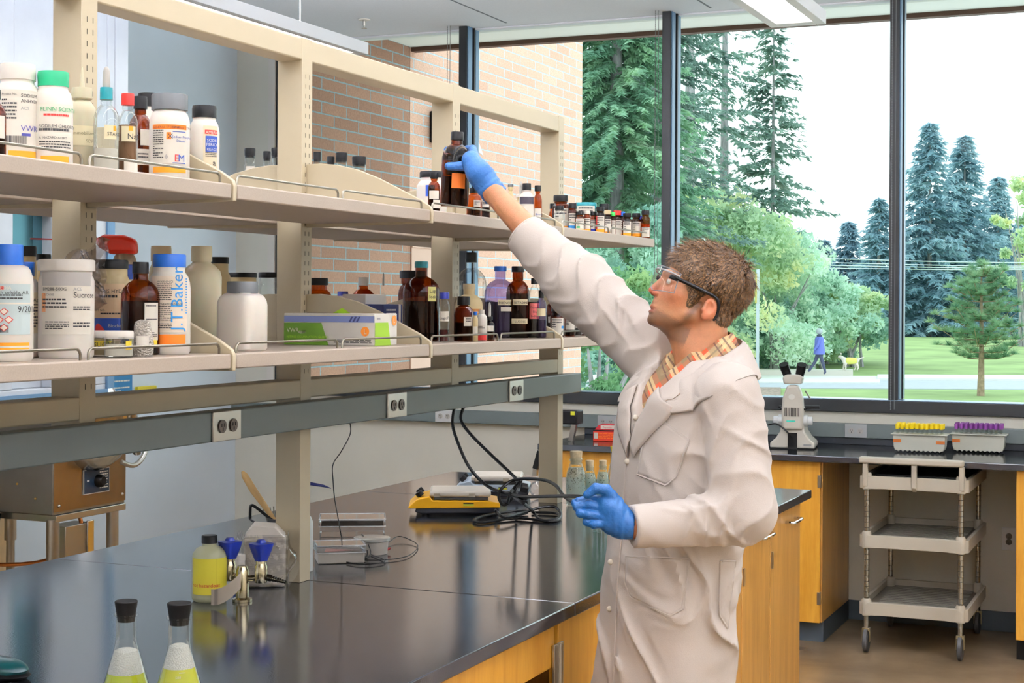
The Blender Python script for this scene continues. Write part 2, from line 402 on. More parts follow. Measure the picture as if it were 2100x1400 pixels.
# blind chains
def chain(x, lab, zb):
    m = MB(); m.tube([(x, WY - .035, CZ), (x, WY - .035, zb)], .0018, mat('chain_grey', (120, 124, 124), .4), 6); m.tube([(x + .018, WY - .035, CZ), (x + .018, WY - .035, zb)], .0018, mat('chain_grey', (0, 0, 0)), 6)
    z = zb
    while z < CZ:
        m.ball((x, WY - .035, z), .0032, mat('chain_grey', (0, 0, 0)), 6, 4); z += .012 if zb > 1.4 else .014
    tag(m.build('blind_chain', None, None), lab, 'chain')
chain(-3.99, 'beaded blind chain hanging before the brick wing', 2.0)
chain(-2.715, 'beaded blind chain at the mullion behind the head', 1.6)
chain(-1.424, 'long white beaded blind chain ending below the window sill', 1.11)
# ------------------------------------------------------------------ counter under the windows
cab_y = 7.61
t = empty('base_cabinet', 'honey maple base cabinet under the microscope with a dark end panel', 'cabinet', (0, 0, 0))
m = MB(); m.box(-3.1, -1.64, cab_y + .02, 8.28, .1, .885, maple_side); m.build('body', None, t, .002)
for a, b in ((-3.08, -2.62), (-2.61, -2.15), (-2.14, -1.648)):
    d = box(a, b, cab_y, cab_y + .02, .1, .885, maple).build('door', None, t, .003)
    for z in (.22, .79):
        MB().box(b - .012, b + .003, cab_y - .006, cab_y + .02, z - .03, z + .03, steel).build('hinge', None, d, .001)
MB().box(-3.1, -1.64, cab_y + .05, 8.28, 0, .1, mat('slate_base', (0, 0, 0))).build('toe_kick', None, t)
t = empty('base_cabinet', 'honey maple base cabinet to the side of the cart, cut by the picture edge', 'cabinet', (0, 0, 0))
m = MB(); m.box(-.735, 1.2, cab_y + .02, 8.28, .1, .885, maple_side); m.build('body', None, t, .002)
for a, b in ((-.735, -.28), (-.27, .2), (.21, .7)):
    box(a, b, cab_y, cab_y + .02, .1, .885, maple).build('door', None, t, .003)
MB().box(-.735, 1.2, cab_y + .05, 8.28, 0, .1, black_pl).build('toe_kick', None, t)
t = empty('window_counter', 'black epoxy counter running under the windows', 'counter', (0, 0, 0))
MB().box(-3.12, 2.4, 7.565, 8.28, .888, .92, epoxy).build('worktop', None, t, .004)
MB().box(-3.12, 2.4, 8.26, 8.285, .92, .972, epoxy_edge).build('backsplash', None, t, .002)

# ------------------------------------------------------------------ island bench
BX0, BX1 = -2.93, -1.363
t = empty('lab_bench', 'long island bench with shiny black epoxy top and maple cabinets', 'bench', (0, 0, 0))
for k, (a, b) in enumerate(((-.1, 1.769), (1.771, 3.549), (3.551, 5.334), (5.336, 6.14))):
    MB().box(BX0, BX1, a, b, .888, .92, epoxy).build('worktop', None, t, .003)
MB().box(-2.9, -1.42, -.05, 3.0, .1, .887, maple_side).build('carcass', None, t)
MB().box(-2.9, -1.42, 4.0, 6.06, .1, .887, maple_side).build('carcass', None, t)
MB().box(-2.9, -1.9, 3.0, 4.0, .1, .887, maple_side).build('carcass', None, t)
MB().box(-2.84, -1.47, 0, 6.0, 0, .1, black_pl).build('toe_kick', None, t)
MB().box(-1.42, -1.395, 2.4, 3.495, .775, .885, maple).build('apron', None, t, .002)
MB().box(-1.42, -1.395, -.05, 2.39, .1, .885, maple).build('front_panel', None, t, .002)
d = box(-1.415, -1.39, 3.51, 4.1, .1, .885, maple).build('door', None, t, .002)
m = MB(); m.box(-1.392, -1.386, 3.475, 3.535, .665, .83, steel)
m.tube([(-1.384, 3.508, .665), (-1.384, 3.508, .83)], .006, steel, 10)
m.build('hinge', None, d, .001)
for a, b in ((4.11, 4.63), (4.64, 5.19), (5.2, 5.585), (5.595, 6.06)):
    d = box(-1.415, -1.39, a, b, .1, .885, maple_side).build('door', None, t, .002)
    yc = (a + b) / 2 + .06
    zh = .83 if a > 5.1 else .78
    MB().tube(spline([(-1.39, yc - .07, zh), (-1.362, yc - .068, zh), (-1.356, yc - .05, zh), (-1.356, yc + .05, zh), (-1.362, yc + .068, zh), (-1.39, yc + .07, zh)], 4), .0055, chrome, 8).build('handle', None, d)
    MB().box(-1.392, -1.384, a + .005, a + .02, .69, .75, steel).build('hinge', None, d)
# ------------------------------------------------------------------ rack on the bench
FX, BXk = -2.11, -2.184
t = empty('shelf_rack', 'beige steel uprights and rails rising from the middle of the bench', 'rack', (0, 0, 0))
slot = mat('slot_shadow', (30, 26, 22), .9)
for i, yc in enumerate((1.76, 2.655, 3.535, 4.44, 5.335)):
    m = MB(); z0 = .92 if i in (0, 2, 4) else 1.36
    m.box(BXk, FX, yc - .026, yc + .026, z0, 2.33, rack_m)
    for z in np.arange(1.46, 2.24, .0255):
        for dy in (-.008, .011):
            m.box(FX - .002, FX + .0006, yc + dy - .0013, yc + dy + .0013, z, z + .0125, slot)
    m.build('upright', None, t, .003)
MB().box(BXk + .001, FX - .001, -.1, 5.357, 2.272, 2.329, rack_m).build('top_rail', None, t, .004)
m = MB(); m.box(BXk + .001, FX - .001, -.1, 5.357, 1.397, 1.445, rack_m); m.build('lower_rail', None, t, .003)
o = MB().box(-2.108, -2.06, -.1, 5.42, 1.322, 1.392, raceway_m).build('bench_raceway', None, None, .003)
tag(o, 'grey electrical raceway fixed under the shelf rack of the bench', 'raceway')
for y, lab in ((3.09, 'steel socket plate on the bench raceway beside the paddle and tissue box post'), (3.944, 'steel socket plate on the bench raceway above the hanging thin wire'), (4.8, 'steel socket plate on the bench raceway above the hot plates')):
    t2 = outlet(-2.06, y, 1.357, steel, lab, w=.115, h=.07); t2.rotation_euler = (0, 0, PI / 2)
m = MB()
# shelves
def rail(parent, x, ya, yb, z, h=.02):
    pts = [(x, ya, z - .01), (x, ya, z + h * .55), (x, ya + .003, z + h * .85), (x, ya + .01, z + h), (x, yb - .01, z + h), (x, yb - .003, z + h * .85), (x, yb, z + h * .55), (x, yb, z - .01)]
    MB().tube(pts, .0027, rail_st, 8).build('guard_rail', None, parent)
def bracket(parent, y, z, side, mm=None):
    """end panel of a shelf with a swept top edge; side +1 front, -1 back"""
    prof = [(.0, .125), (.04, .126), (.09, .121), (.15, .107), (.21, .084), (.27, .055), (.33, .026), (.358, .008), (.363, -.004), (.362, -.034), (.0, -.04)]
    poly = [((FX + d) if side > 0 else (BXk - d), z + h) for d, h in prof]
    MB().prism([(a, b) for a, b in poly], y - .006, y + .006, mm or rack_m, 'y').build('end_bracket', None, parent, .0015)
clear_pl = glassy('clear_acrylic', (.86, .93, .9), refl=.8, rough=.05)
levels = ((1.879, 'upper'), (1.541, 'lower'))
secs = ((1.766, 2.644), (2.664, 3.532), (3.552, 4.43), (4.45, 5.33))
near = ('the white jars end', 'the flask end', 'the raised hand', 'the windows')
for zi, (z, lv) in enumerate(levels):
    for si, (a, b) in enumerate(secs):
        for side in (1, -1):
            labs = {(0, 0): 'upper shelf holding the tall white jars', (0, 1): 'upper shelf bay left empty before the raised arm', (0, 2): 'upper shelf bay under the bottle being put away', (0, 3): 'upper shelf end bay crowded with small amber jars',
                    (1, 0): 'lower shelf holding sucrose and starch jars', (1, 1): 'lower shelf bay holding the glove box', (1, 2): 'lower shelf bay of big amber and purple bottles', (1, 3): 'lower shelf end bay behind the sleeve'}
            lab = 'beige ' + labs[(zi, si)] + ('' if side > 0 else ', on the reverse side')
            t = empty('rack_shelf', lab, 'shelf', (0, 0, 0), group='shelves of the bench rack')
            xa, xb = (FX + .002, -1.75) if side > 0 else (-2.544, BXk - .002)
            MB().box(xa, xb, a, b, z - .03, z, shelf_m).build('board', None, t, .003)
            if side > 0:
                ym = (a + b) / 2 + .005
                rail(t, -1.765, a + .02, ym - .01, z); rail(t, -1.765, ym + .012, b - .02, z)
            else:
                rail(t, -2.53, a + .02, b - .02, z)
            if si == 0: bracket(t, a - .006, z, side)
            bracket(t, b + .008, z, side, clear_pl if si == 3 and side > 0 else None)
# ------------------------------------------------------------------ trees beyond the glass
rng = np.random.default_rng(11)
def leafmat(name, c, var=.35, sc=1.2, trans=.5):
    m = bpy.data.materials.new(name); m.use_nodes = True; nt = m.node_tree; nt.nodes.clear()
    o = nt.nodes.new('ShaderNodeOutputMaterial'); d = nt.nodes.new('ShaderNodeBsdfDiffuse'); t = nt.nodes.new('ShaderNodeBsdfTranslucent'); mx = nt.nodes.new('ShaderNodeMixShader')
    mx.inputs[0].default_value = trans
    tc = nt.nodes.new('ShaderNodeTexCoord'); n = nt.nodes.new('ShaderNodeTexNoise'); n.inputs['Scale'].default_value = sc; n.inputs['Detail'].default_value = 5
    r = nt.nodes.new('ShaderNodeValToRGB'); e = r.color_ramp.elements; e[0].position = .3; e[1].position = .7
    cc = [lin(q) for q in c]; e[0].color = (*cc[0], 1); e[1].color = (*cc[-1], 1)
    if len(c) > 2: k = e.new(.5); k.color = (*cc[1], 1)
    nt.links.new(tc.outputs['Object'], n.inputs[0]); nt.links.new(n.outputs[0], r.inputs[0])
    nt.links.new(r.outputs[0], d.inputs[0]); nt.links.new(r.outputs[0], t.inputs[0])
    nt.links.new(d.outputs[0], mx.inputs[1]); nt.links.new(t.outputs[0], mx.inputs[2]); nt.links.new(mx.outputs[0], o.inputs[0])
    return m
def tris(name, a, b, c, m_, parent):
    """arrays (n,3) of triangle corners as one mesh"""
    n = len(a); v = np.stack([a, b, c], 1).reshape(-1, 3).astype(np.float32)
    me = bpy.data.meshes.new(name); me.vertices.add(3 * n); me.vertices.foreach_set('co', v.ravel())
    me.loops.add(3 * n); me.loops.foreach_set('vertex_index', np.arange(3 * n, dtype=np.int32))
    me.polygons.add(n); me.polygons.foreach_set('loop_start', np.arange(0, 3 * n, 3, dtype=np.int32))
    me.update(calc_edges=True); me.materials.append(m_)
    o = bpy.data.objects.new(name, me); COL.objects.link(o); o.parent = parent
    return o
bark = mat('tree_bark', (164, 160, 164), .95, noise=.3, nscale=6, stretch=(3, 3, .5))
bark_l = mat('young_bark', (160, 138, 116), .95, noise=.3, nscale=10)
def at_w(px, w, z=None):
    p = VV * w + RR * ((px - 1050) / F_PX * w)
    return (p.x, p.y, gz(w) if z is None else z)
def conifer(label, px, w, h, r, m_, base=.1, whorl=.34, nb=7, droop=.35, dens=1., trunk=.2, size=.42, group=None, power=.85, gap=0., inner=.12, name='fir_tree'):
    t = empty(name, label, 'tree', at_w(px, w), random.uniform(0, 6), group)
    A = []; B = []; Cc = []
    z = h * base
    while z < h - .15:
        f = (h - z) / (h * (1 - base)); L = r * f ** power
        if rng.random() < gap: z += whorl; continue
        for k in range(nb):
            az = rng.random() * 2 * PI; l = L * rng.uniform(.65, 1.12) + .12; dr = droop * rng.uniform(.6, 1.4)
            n = max(4, int(l / (size * .33) * dens))
            s = np.sort(rng.uniform(inner, 1, n)); d = s * l
            bx = math.cos(az) * d; by = math.sin(az) * d; bz = z - dr * d + .12 * d * d / max(l, .1) * rng.uniform(.2, 1.2) + rng.normal(0, .04, n)
            P0 = np.stack([bx, by, bz], 1)
            for sd in (-1, 1):
                a2 = az + sd * rng.uniform(.5, 1.1, n); ln = size * rng.uniform(.6, 1.35, n) * (1.15 - .5 * s)
                tip = P0 + np.stack([np.cos(a2) * ln, np.sin(a2) * ln, -ln * rng.uniform(.05, .75, n)], 1)
                wd = np.stack([-np.sin(a2), np.cos(a2), rng.uniform(-.8, .8, n)], 1) * (ln * .2)[:, None]
                A.append(P0 + wd); B.append(P0 - wd); Cc.append(tip)
        z += whorl * (.5 + .6 * f)
    tris('foliage', np.concatenate(A), np.concatenate(B), np.concatenate(Cc), m_, t)
    m = MB(); m.tube([(0, 0, -.1), (0, 0, h * .5), (0, 0, h * .98)], [trunk, trunk * .6, .02], bark, 8); m.build('trunk', None, t)
    return t
def broadleaf(label, px, w, h, r, m_, blobs=26, leaves=230, leaf=.16, z0=.15, group=None, name='broadleaf_tree', stems=5, trunk=.09, ry=None):
    t = empty(name, label, 'tree' if 'tree' in name else 'shrub', at_w(px, w), 0, group)
    A = []; B = []; Cc = []; m = MB()
    for k in range(stems):
        a = rng.random() * 6.3; rr = r * rng.uniform(.2, .75)
        m.tube(spline([(rng.normal(0, .15), rng.normal(0, .15), -.1), (math.cos(a) * rr * .35, math.sin(a) * rr * .35, h * .4), (math.cos(a) * rr, math.sin(a) * rr, h * rng.uniform(.65, .88))], 3), [trunk * (1 - .8 * i / 6) for i in range(7)], bark, 6)
    for k in range(blobs):
        th = rng.random() * 6.3; u = rng.random() ** .5; zz = h * (z0 + (1 - z0) * rng.random())
        env = math.sqrt(max(0.02, 1 - ((zz / h - .5) / .56) ** 2)); c = np.array([math.cos(th) * u * r * env, math.sin(th) * u * (ry or r) * env, zz])
        br = r * rng.uniform(.16, .34)
        n = leaves; q = rng.normal(0, 1, (n, 3)); q /= np.linalg.norm(q, axis=1)[:, None]; q *= (rng.random(n) ** .45)[:, None]
        p = c + q * np.array([br, br, br * .7])
        d1 = rng.normal(0, 1, (n, 3)); d1 /= np.linalg.norm(d1, axis=1)[:, None]; d2 = rng.normal(0, 1, (n, 3)); d2 /= np.linalg.norm(d2, axis=1)[:, None]
        s = leaf * rng.uniform(.6, 1.4, n)[:, None]
        A.append(p + d1 * s * .6); B.append(p - d1 * s * .6 + d2 * s * .15); Cc.append(p + d2 * s)
    tris('foliage', np.concatenate(A), np.concatenate(B), np.concatenate(Cc), m_, t)
    m.build('trunk' if stems == 1 else 'stems', None, t)
    return t
fir_m = leafmat('fir_needles', ((106, 149, 127), (147, 187, 160), (194, 225, 191)), sc=.9)  # foliage colours from here on are paled and greyed to stand for haze
fir_d = leafmat('tall_fir_needles', ((113, 140, 135), (147, 174, 164), (174, 196, 183)), sc=.7)
haze_m = leafmat('haze_blue_needles', ((128, 164, 178), (165, 196, 207), (199, 223, 227)), sc=.35)  # blue here is painted haze in front of the far conifers
wood_m = leafmat('woodland_haze_needles', ((135, 166, 182), (162, 190, 202), (186, 210, 216)), sc=.25)  # woodland blued the same way, haze put into the needle colour
maple_l = leafmat('maple_leaves', ((154, 186, 156), (201, 224, 186), (245, 240, 183)), sc=.7, trans=.5)
pale_l = leafmat('pale_leaves', ((165, 201, 183), (213, 239, 220), (243, 254, 232)), sc=.6, trans=.45)
dark_l = leafmat('bush_leaves', ((91, 134, 109), (133, 175, 129), (191, 212, 149)), sc=1.1)
teal_l = leafmat('thicket_leaves', ((119, 161, 150), (159, 197, 180), (198, 226, 202)), sc=.9)
# near fir beside the brick wing
conifer('big drooping green fir showing between the brick wing and the first wide window', 1262, 40, 15.5, 3.1, fir_m, base=.26, whorl=.2, nb=11, droop=.5, dens=2.6, trunk=.28, size=.22)
conifer('second green fir tucked behind the drooping fir by the brick wing', 1345, 54, 18, 3.6, fir_d, base=.3, whorl=.28, nb=8, droop=.4, dens=2.0, trunk=.3, size=.26)
# tall open firs
conifer('tall thick-trunked fir standing just beside the head-high mullion', 1413, 62, 21, 3.6, fir_d, base=.32, whorl=.6, nb=5, droop=.25, dens=1.1, trunk=.36, size=.36, gap=.16, inner=.34)
conifer('tall open fir second from the thick-trunked one', 1484, 64, 20, 4.2, fir_d, base=.36, whorl=.55, nb=4, droop=.25, dens=.9, trunk=.26, size=.36, inner=.25, gap=.12)
conifer('slender tall fir at the edge of the group with open sky beside it', 1584, 64, 14.6, 2.3, fir_d, base=.33, whorl=.42, nb=5, droop=.3, dens=1.3, trunk=.14, size=.36, gap=.08, power=.6)
# broadleaf belt
broadleaf('leafy yellow-green maple under the tall firs', 1470, 60, 7.1, 3.4, maple_l, 52, 330, .17, group=None)
broadleaf('yellowing maple directly behind the signpost', 1590, 62, 5.3, 2.7, pale_l, 44, 330, .16)
broadleaf('pale leafy maple behind the walking person', 1668, 64, 4.1, 2.2, pale_l, 36, 300, .15)
broadleaf('low yellow-leaved maple by the last mullion', 1752, 66, 3.3, 2.0, maple_l, 32, 280, .14)
broadleaf('dark thicket at the lawn edge behind the head', 1540, 66, 2.9, 3.2, teal_l, 40, 300, .16, z0=.05, name='thicket_shrub')
broadleaf('dark thicket at the lawn edge behind the walking person', 1690, 68, 2.6, 3.2, teal_l, 40, 300, .16, z0=.05, name='thicket_shrub')
broadleaf('leafy tree under the drooping fir, seen over the shelf end', 1290, 33, 4.6, 1.6, teal_l, 44, 330, .11)
broadleaf('bright leafy bush low beside the brick wing', 1225, 24, 2.6, .95, dark_l, 40, 300, .07, z0=.05, name='leafy_shrub')
broadleaf('leafy bush partly hidden by the sleeve and chest', 1330, 27, 3.2, 1.2, dark_l, 40, 300, .08, z0=.05, name='leafy_shrub')
# far conifers, haze painted into them as a blue tint
conifer('tallest haze-tinted conifer, standing just past the last mullion', 1906, 104, 14.3, 4.7, haze_m, base=.03, whorl=.42, nb=10, droop=.3, dens=1.1, size=.62, power=.8)
conifer('second haze-tinted conifer beside the tallest one', 1977, 106, 13.7, 4.6, haze_m, base=.03, whorl=.42, nb=10, droop=.3, dens=1.1, size=.62, power=.8)
conifer('haze-tinted conifer with its tip against the sky before the last mullion', 1802, 104, 9.4, 3.2, haze_m, base=.03, whorl=.4, nb=9, droop=.3, dens=1.1, size=.55)
conifer('haze-tinted conifer at the slope down from the twin tall ones', 2045, 108, 11.2, 4.2, haze_m, base=.03, whorl=.42, nb=9, droop=.3, dens=1.1, size=.6)
broadleaf('thin yellowing tree at the picture edge beyond the pine', 2100, 86, 9.3, 1.8, maple_l, 30, 150, .2, z0=.35)
# woodland row, its blue tint standing for distance haze
row0 = conifer('dense haze-tinted woodland conifer behind the lawn', 1740, 118, 8.6, 3.4, wood_m, base=.02, whorl=.38, nb=9, droop=.3, dens=1.1, size=.65, group='woodland conifers behind the lawn', name='woodland_conifer')
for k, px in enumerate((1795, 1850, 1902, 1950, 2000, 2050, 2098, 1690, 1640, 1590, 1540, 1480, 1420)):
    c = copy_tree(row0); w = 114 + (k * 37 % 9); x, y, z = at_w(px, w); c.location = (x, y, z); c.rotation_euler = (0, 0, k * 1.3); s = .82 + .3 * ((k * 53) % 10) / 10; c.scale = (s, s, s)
# young pine on the lawn
t = empty('pine_tree', 'young pine with open tufted branches standing alone on the lawn', 'tree', at_w(2012, 47))
A = []; B = []; Cc = []; m = MB()
m.tube([(0, 0, -.1), (.02, 0, 1.4), (0, 0, 3.0), (.01, 0, 3.9)], [.115, .075, .04, .015], bark_l, 10)
def tuft(c, r, n=90):
    q = rng.normal(0, 1, (n, 3)); q[:, 2] = np.abs(q[:, 2]) * .9 + q[:, 2] * .3; q /= np.linalg.norm(q, axis=1)[:, None]
    ln = r * rng.uniform(.7, 1.1, n)[:, None]; w_ = np.cross(q, rng.normal(0, 1, (n, 3))); w_ /= np.linalg.norm(w_, axis=1)[:, None]
    A.append(c + w_ * .009); B.append(c - w_ * .009); Cc.append(c + q * ln)
for z in np.arange(1.1, 3.75, .19):
    f = 1 - abs(z - 1.9) / 2.1; L = .35 + 1.15 * max(f, 0) ** .8
    for k in range(7):
        a = rng.random() * 6.3; l = L * rng.uniform(.6, 1.1)
        e = np.array([math.cos(a) * l, math.sin(a) * l, z + l * rng.uniform(.0, .5)])
        m.tube([(0, 0, z), (e[0] * .5, e[1] * .5, z + .02), tuple(e)], [.016, .012, .008], bark_l, 5)
        for s in (.45, .72, 1.): tuft(np.array([e[0] * s, e[1] * s, z + (e[2] - z) * s * s]), .25, 95)
for dz in (0, .1, .2): tuft(np.array([0, 0, 3.85 + dz * .6]), .24, 120)
tris('foliage', np.concatenate(A), np.concatenate(B), np.concatenate(Cc), leafmat('pine_needles', ((104, 146, 118), (142, 180, 142), (182, 204, 164)), sc=1.3), t)
m.build('trunk', None, t)
# signpost seen edge-on
x, y, z = at_w(1554, 51)
t = empty('signpost', 'tall pale metal signpost standing outside behind the shoulder', 'signpost', (x, y, z), .33)
m = MB(); m.box(-.05, .05, -.04, .04, 0, 3.85, mat('galvanised_steel', (196, 206, 216), .4, metal=.3)); m.build('post', None, t, .01)
m = MB(); m.box(-.07, -.055, -.3, .3, 2.75, 3.7, mat('sign_yellow', (214, 200, 96), .5)); m.build('sign', None, t)
# power lines
for k, (pya, pyb, w) in enumerate(((529, 540, 78), (537, 547, 80), (543, 550, 82), (549, 552, 84))):
    a = P(1650, pya, w); b = P(2250, pyb, w); m = MB(); m.tube([a, (a + b) / 2 + Vector((0, 0, -.06)), b], .022, mat('cable_grey', (214, 226, 232), .5), 5)
    tag(m.build('overhead_line', None, None), ('top', 'second', 'third', 'lowest')[k] + ' of the four overhead cables crossing the far trees', 'cable', 'overhead cables before the blue conifers')
# walker and dog on the path
wk = P(1680, 775, 58.5)
t = empty('person', 'person outside striding along the path in a blue coat and grey knit hat', 'person', (wk.x, wk.y, GZ + .1), YAW)
skin = mat('skin', (196, 142, 108), .5, noise=.06, nscale=30, sss=.08)
def skinned(name, chain, parent, m_, lv=2):
    """chain: list of (points, radii) limbs; first limb is the root, the others start on an index of it"""
    me = bpy.data.meshes.new(name); vs = []; es = []; rs = []
    for pts, rad, root in chain:
        prev = root
        for p, r in zip(pts, rad):
            vs.append(tuple(p)); rs.append(r); i = len(vs) - 1
            if prev is not None: es.append((prev, i))
            prev = i
    me.from_pydata(vs, es, []); o = bpy.data.objects.new(name, me); COL.objects.link(o); o.parent = parent
    sk = o.modifiers.new('skin', 'SKIN'); sk.use_smooth_shade = True
    for i, r in enumerate(rs): me.skin_vertices[0].data[i].radius = (r, r)
    me.skin_vertices[0].data[0].use_root = True
    su = o.modifiers.new('sub', 'SUBSURF'); su.levels = lv; su.render_levels = lv
    me.materials.append(m_); return o
legs = mat('dark_leggings', (84, 88, 116), .8)
skinned('body', [([(0, 0, .86), (.0, 0, 1.1), (0, 0, 1.35), (0, 0, 1.45), (0, 0, 1.56)], [.13, .12, .12, .05, .09], None),
                 ([(.02, -.06, .78), (.12, -.07, .45), (.22, -.07, .1), (.14, -.07, .06)], [.09, .065, .045, .04], 0),
                 ([(-.04, .06, .78), (-.14, .07, .5), (-.36, .07, .16), (-.42, .07, .14)], [.09, .065, .045, .04], 0)], t, legs)
m = MB(); m.lathe([(.02, 1.46), (.1, 1.44), (.17, 1.36), (.18, 1.1), (.22, .78), (.2, .77)], mat('blue_coat', (112, 124, 208), .8), 20); m.build('coat', None, t)
m = MB(); m.tube([(-.02, -.17, 1.38), (-.1, -.2, 1.12), (-.22, -.17, .95)], [.06, .055, .045], mat('blue_coat', (0, 0, 0)), 10); m.tube([(.02, .17, 1.38), (.1, .2, 1.12), (.16, .17, .92)], [.06, .055, .045], mat('blue_coat', (0, 0, 0)), 10); m.build('sleeves', None, t)
m = MB(); m.ball((-.01, 0, 1.63), (.13, .12, .12), mat('grey_knit', (176, 186, 190), .95)); m.ball((0, 0, 1.46), (.11, .11, .05), mat('dark_scarf', (70, 76, 96), .9)); m.build('hat', None, t)
dg = P(1745, 768, 59)
t = empty('dog', 'small white and tan dog in a yellow jacket walking ahead outside', 'dog', (dg.x, dg.y, GZ + .26), YAW)
fur = mat('dog_fur', (214, 204, 192), .9, noise=.2, nscale=8)
skinned('body', [([(0, 0, .36), (-.2, 0, .37), (-.33, 0, .46), (-.4, 0, .53), (-.5, 0, .5)], [.1, .11, .07, .075, .035], None),
                 ([(.2, 0, .36), (.34, 0, .44), (.5, 0, .5)], [.09, .03, .02], 0),
                 ([(-.22, -.05, .22), (-.2, -.05, .1), (-.23, -.05, 0)], [.05, .03, .025], 1), ([(-.24, .05, .22), (-.27, .05, .1), (-.28, .05, 0)], [.05, .03, .025], 1),
                 ([(.22, -.05, .22), (.27, -.05, .13), (.22, -.05, 0)], [.055, .03, .025], 5), ([(.2, .05, .22), (.19, .05, .12), (.13, .05, 0)], [.055, .03, .025], 5)], t, fur, 1)
MB().lathe([(.115, -.2), (.13, -.1), (.12, .1), (.11, .2)], mat('dog_jacket', (222, 220, 110), .8), 16, (0, 0, .36), axis=Matrix.Rotation(PI / 2, 3, 'Y')).build('jacket', None, t)
MB().tube([(-.38, -.04, .6), (-.37, -.045, .66)], [.03, .006], fur, 6).tube([(-.38, .04, .6), (-.37, .045, .66)], [.03, .006], fur, 6).build('ears', None, t)
# ------------------------------------------------------------------ labels, lettering, bottles
_tc = {}
def text_mesh(s):
    if s in _tc: return _tc[s]
    cu = bpy.data.curves.new('lettering', 'FONT'); cu.body = s; cu.size = 1.0; cu.resolution_u = 2; cu.align_x = 'LEFT'
    o = bpy.data.objects.new('lettering', cu); COL.objects.link(o)
    dg = bpy.context.evaluated_depsgraph_get(); me = bpy.data.meshes.new_from_object(o.evaluated_get(dg))
    vs = [(v.co.x, v.co.y) for v in me.vertices]; fs = [tuple(p.vertices) for p in me.polygons]
    w = max([v[0] for v in vs] or [1])
    bpy.data.objects.remove(o); bpy.data.curves.remove(cu); bpy.data.meshes.remove(me)
    _tc[s] = (vs, fs, w); return _tc[s]
ink = mat('black_ink', (40, 38, 40), .7); blue_ink = mat('blue_ink', (44, 72, 150), .6); red_ink = mat('red_ink', (196, 44, 40), .6)
paper = mat('label_paper', (232, 226, 214), .6); tape = mat('masking_tape', (226, 214, 178), .7)
orange = mat('label_orange', (246, 158, 36), .6); green_ink = mat('green_ink', (40, 140, 84), .6); sky_ink = mat('azure_ink', (40, 130, 196), .6)
def tess(mb, f, pts, fs, lift, mm, ml=.0035):
    bm = bmesh.new(); vv = [bm.verts.new((a, b, 0)) for a, b in pts]
    for q in fs:
        try: bm.faces.new([vv[i] for i in q])
        except ValueError: pass
    bmesh.ops.triangulate(bm, faces=bm.faces)
    for _ in range(4):
        L = [e for e in bm.edges if e.calc_length() > ml]
        if not L: break
        bmesh.ops.subdivide_edges(bm, edges=L, cuts=1); bmesh.ops.triangulate(bm, faces=bm.faces)
    bm.verts.index_update()
    mb.add([f(v.co.x, v.co.y, lift) for v in bm.verts], [tuple(v.index for v in q.verts) for q in bm.faces], mm); bm.free()
def decal(mb, f, w, h, bg, items=(), seg=14):
    """a label of width w and height h mapped onto a surface by f(s, t, lift)"""
    if bg is not None:
        n = seg; vs = [f(-w / 2 + w * i / n, t, .0003) for i in range(n + 1) for t in (0, h)]
        mb.add(vs, [(2 * i, 2 * i + 2, 2 * i + 3, 2 * i + 1) for i in range(n)], bg, True)
    for it in items:
        k = it[0]
        if k == 'r':     # r, s0, s1, t0, t1, material  (fractions of the label)
            _, a, b, c, d, mm = it; n = max(2, int(abs(b - a) * seg))
            lf = .0006 + .0003 * (it[6] if len(it) > 6 else 0)
            vs = [f((a + (b - a) * i / n - .5) * w, q * h, lf) for i in range(n + 1) for q in (c, d)]
            mb.add(vs, [(2 * i, 2 * i + 2, 2 * i + 3, 2 * i + 1) for i in range(n)], mm)
        elif k == 'p':   # polygon
            _, pts, mm = it[:3]; tess(mb, f, [((a - .5) * w, b * h) for a, b in pts], [tuple(range(len(pts)))], .0011 + (it[3] if len(it) > 3 else 0), mm)
        elif k == 't':   # text, string, s, t, size (m), material, [rotated]
            vs, fs, tw = text_mesh(it[1]); a, b, sz, mm = it[2:6]; rot = len(it) > 6 and it[6]
            if rot: tess(mb, f, [((a - .5) * w - y * sz, b * h + x * sz) for x, y in vs], fs, .0012, mm)
            elif sz > .012: tess(mb, f, [((a - .5) * w + x * sz, b * h + y * sz) for x, y in vs], fs, .0012, mm)
            else: mb.add([f((a - .5) * w + x * sz, b * h + y * sz, .0012) for x, y in vs], fs, mm)
        elif k == 'l':   # fine print: rows of thin dashes
            _, a, b, t0, t1, n, mm = it; r_ = random.Random(n * 7 + int(a * 100))
            for j in range(n):
                q = t1 - (t1 - t0) * j / n; x = a
                while x < b - .02:
                    e = min(b, x + r_.uniform(.03, .1)); th = (t1 - t0) / n * .22
                    mb.add([f((x - .5) * w, (q - th) * h, .001), f((e - .5) * w, (q - th) * h, .001), f((e - .5) * w, (q + th) * h, .001), f((x - .5) * w, (q + th) * h, .001)], [(0, 1, 2, 3)], mm)
                    x = e + .012
                    if r_.random() < .05: break
        elif k == 'b':   # barcode
            _, a, b, t0, t1, mm = it; x = a; r_ = random.Random(5)
            while x < b:
                e = x + r_.choice((.006, .01, .018)) ; mb.add([f((x - .5) * w, t0 * h, .001), f((e - .5) * w, t0 * h, .001), f((e - .5) * w, t1 * h, .001), f((x - .5) * w, t1 * h, .001)], [(0, 1, 2, 3)], mm); x = e + r_.choice((.007, .012))
def cyl_map(R, z0, ang):
    def f(s, t, l): a = ang + s / R; return Vector(((R + l) * math.cos(a), (R + l) * math.sin(a), z0 + t))
    return f
def flat_map(o, u, v, n):
    o, u, v, n = Vector(o), Vector(u).normalized(), Vector(v).normalized(), Vector(n).normalized()
    return lambda s, t, l: o + u * s + v * t + n * l
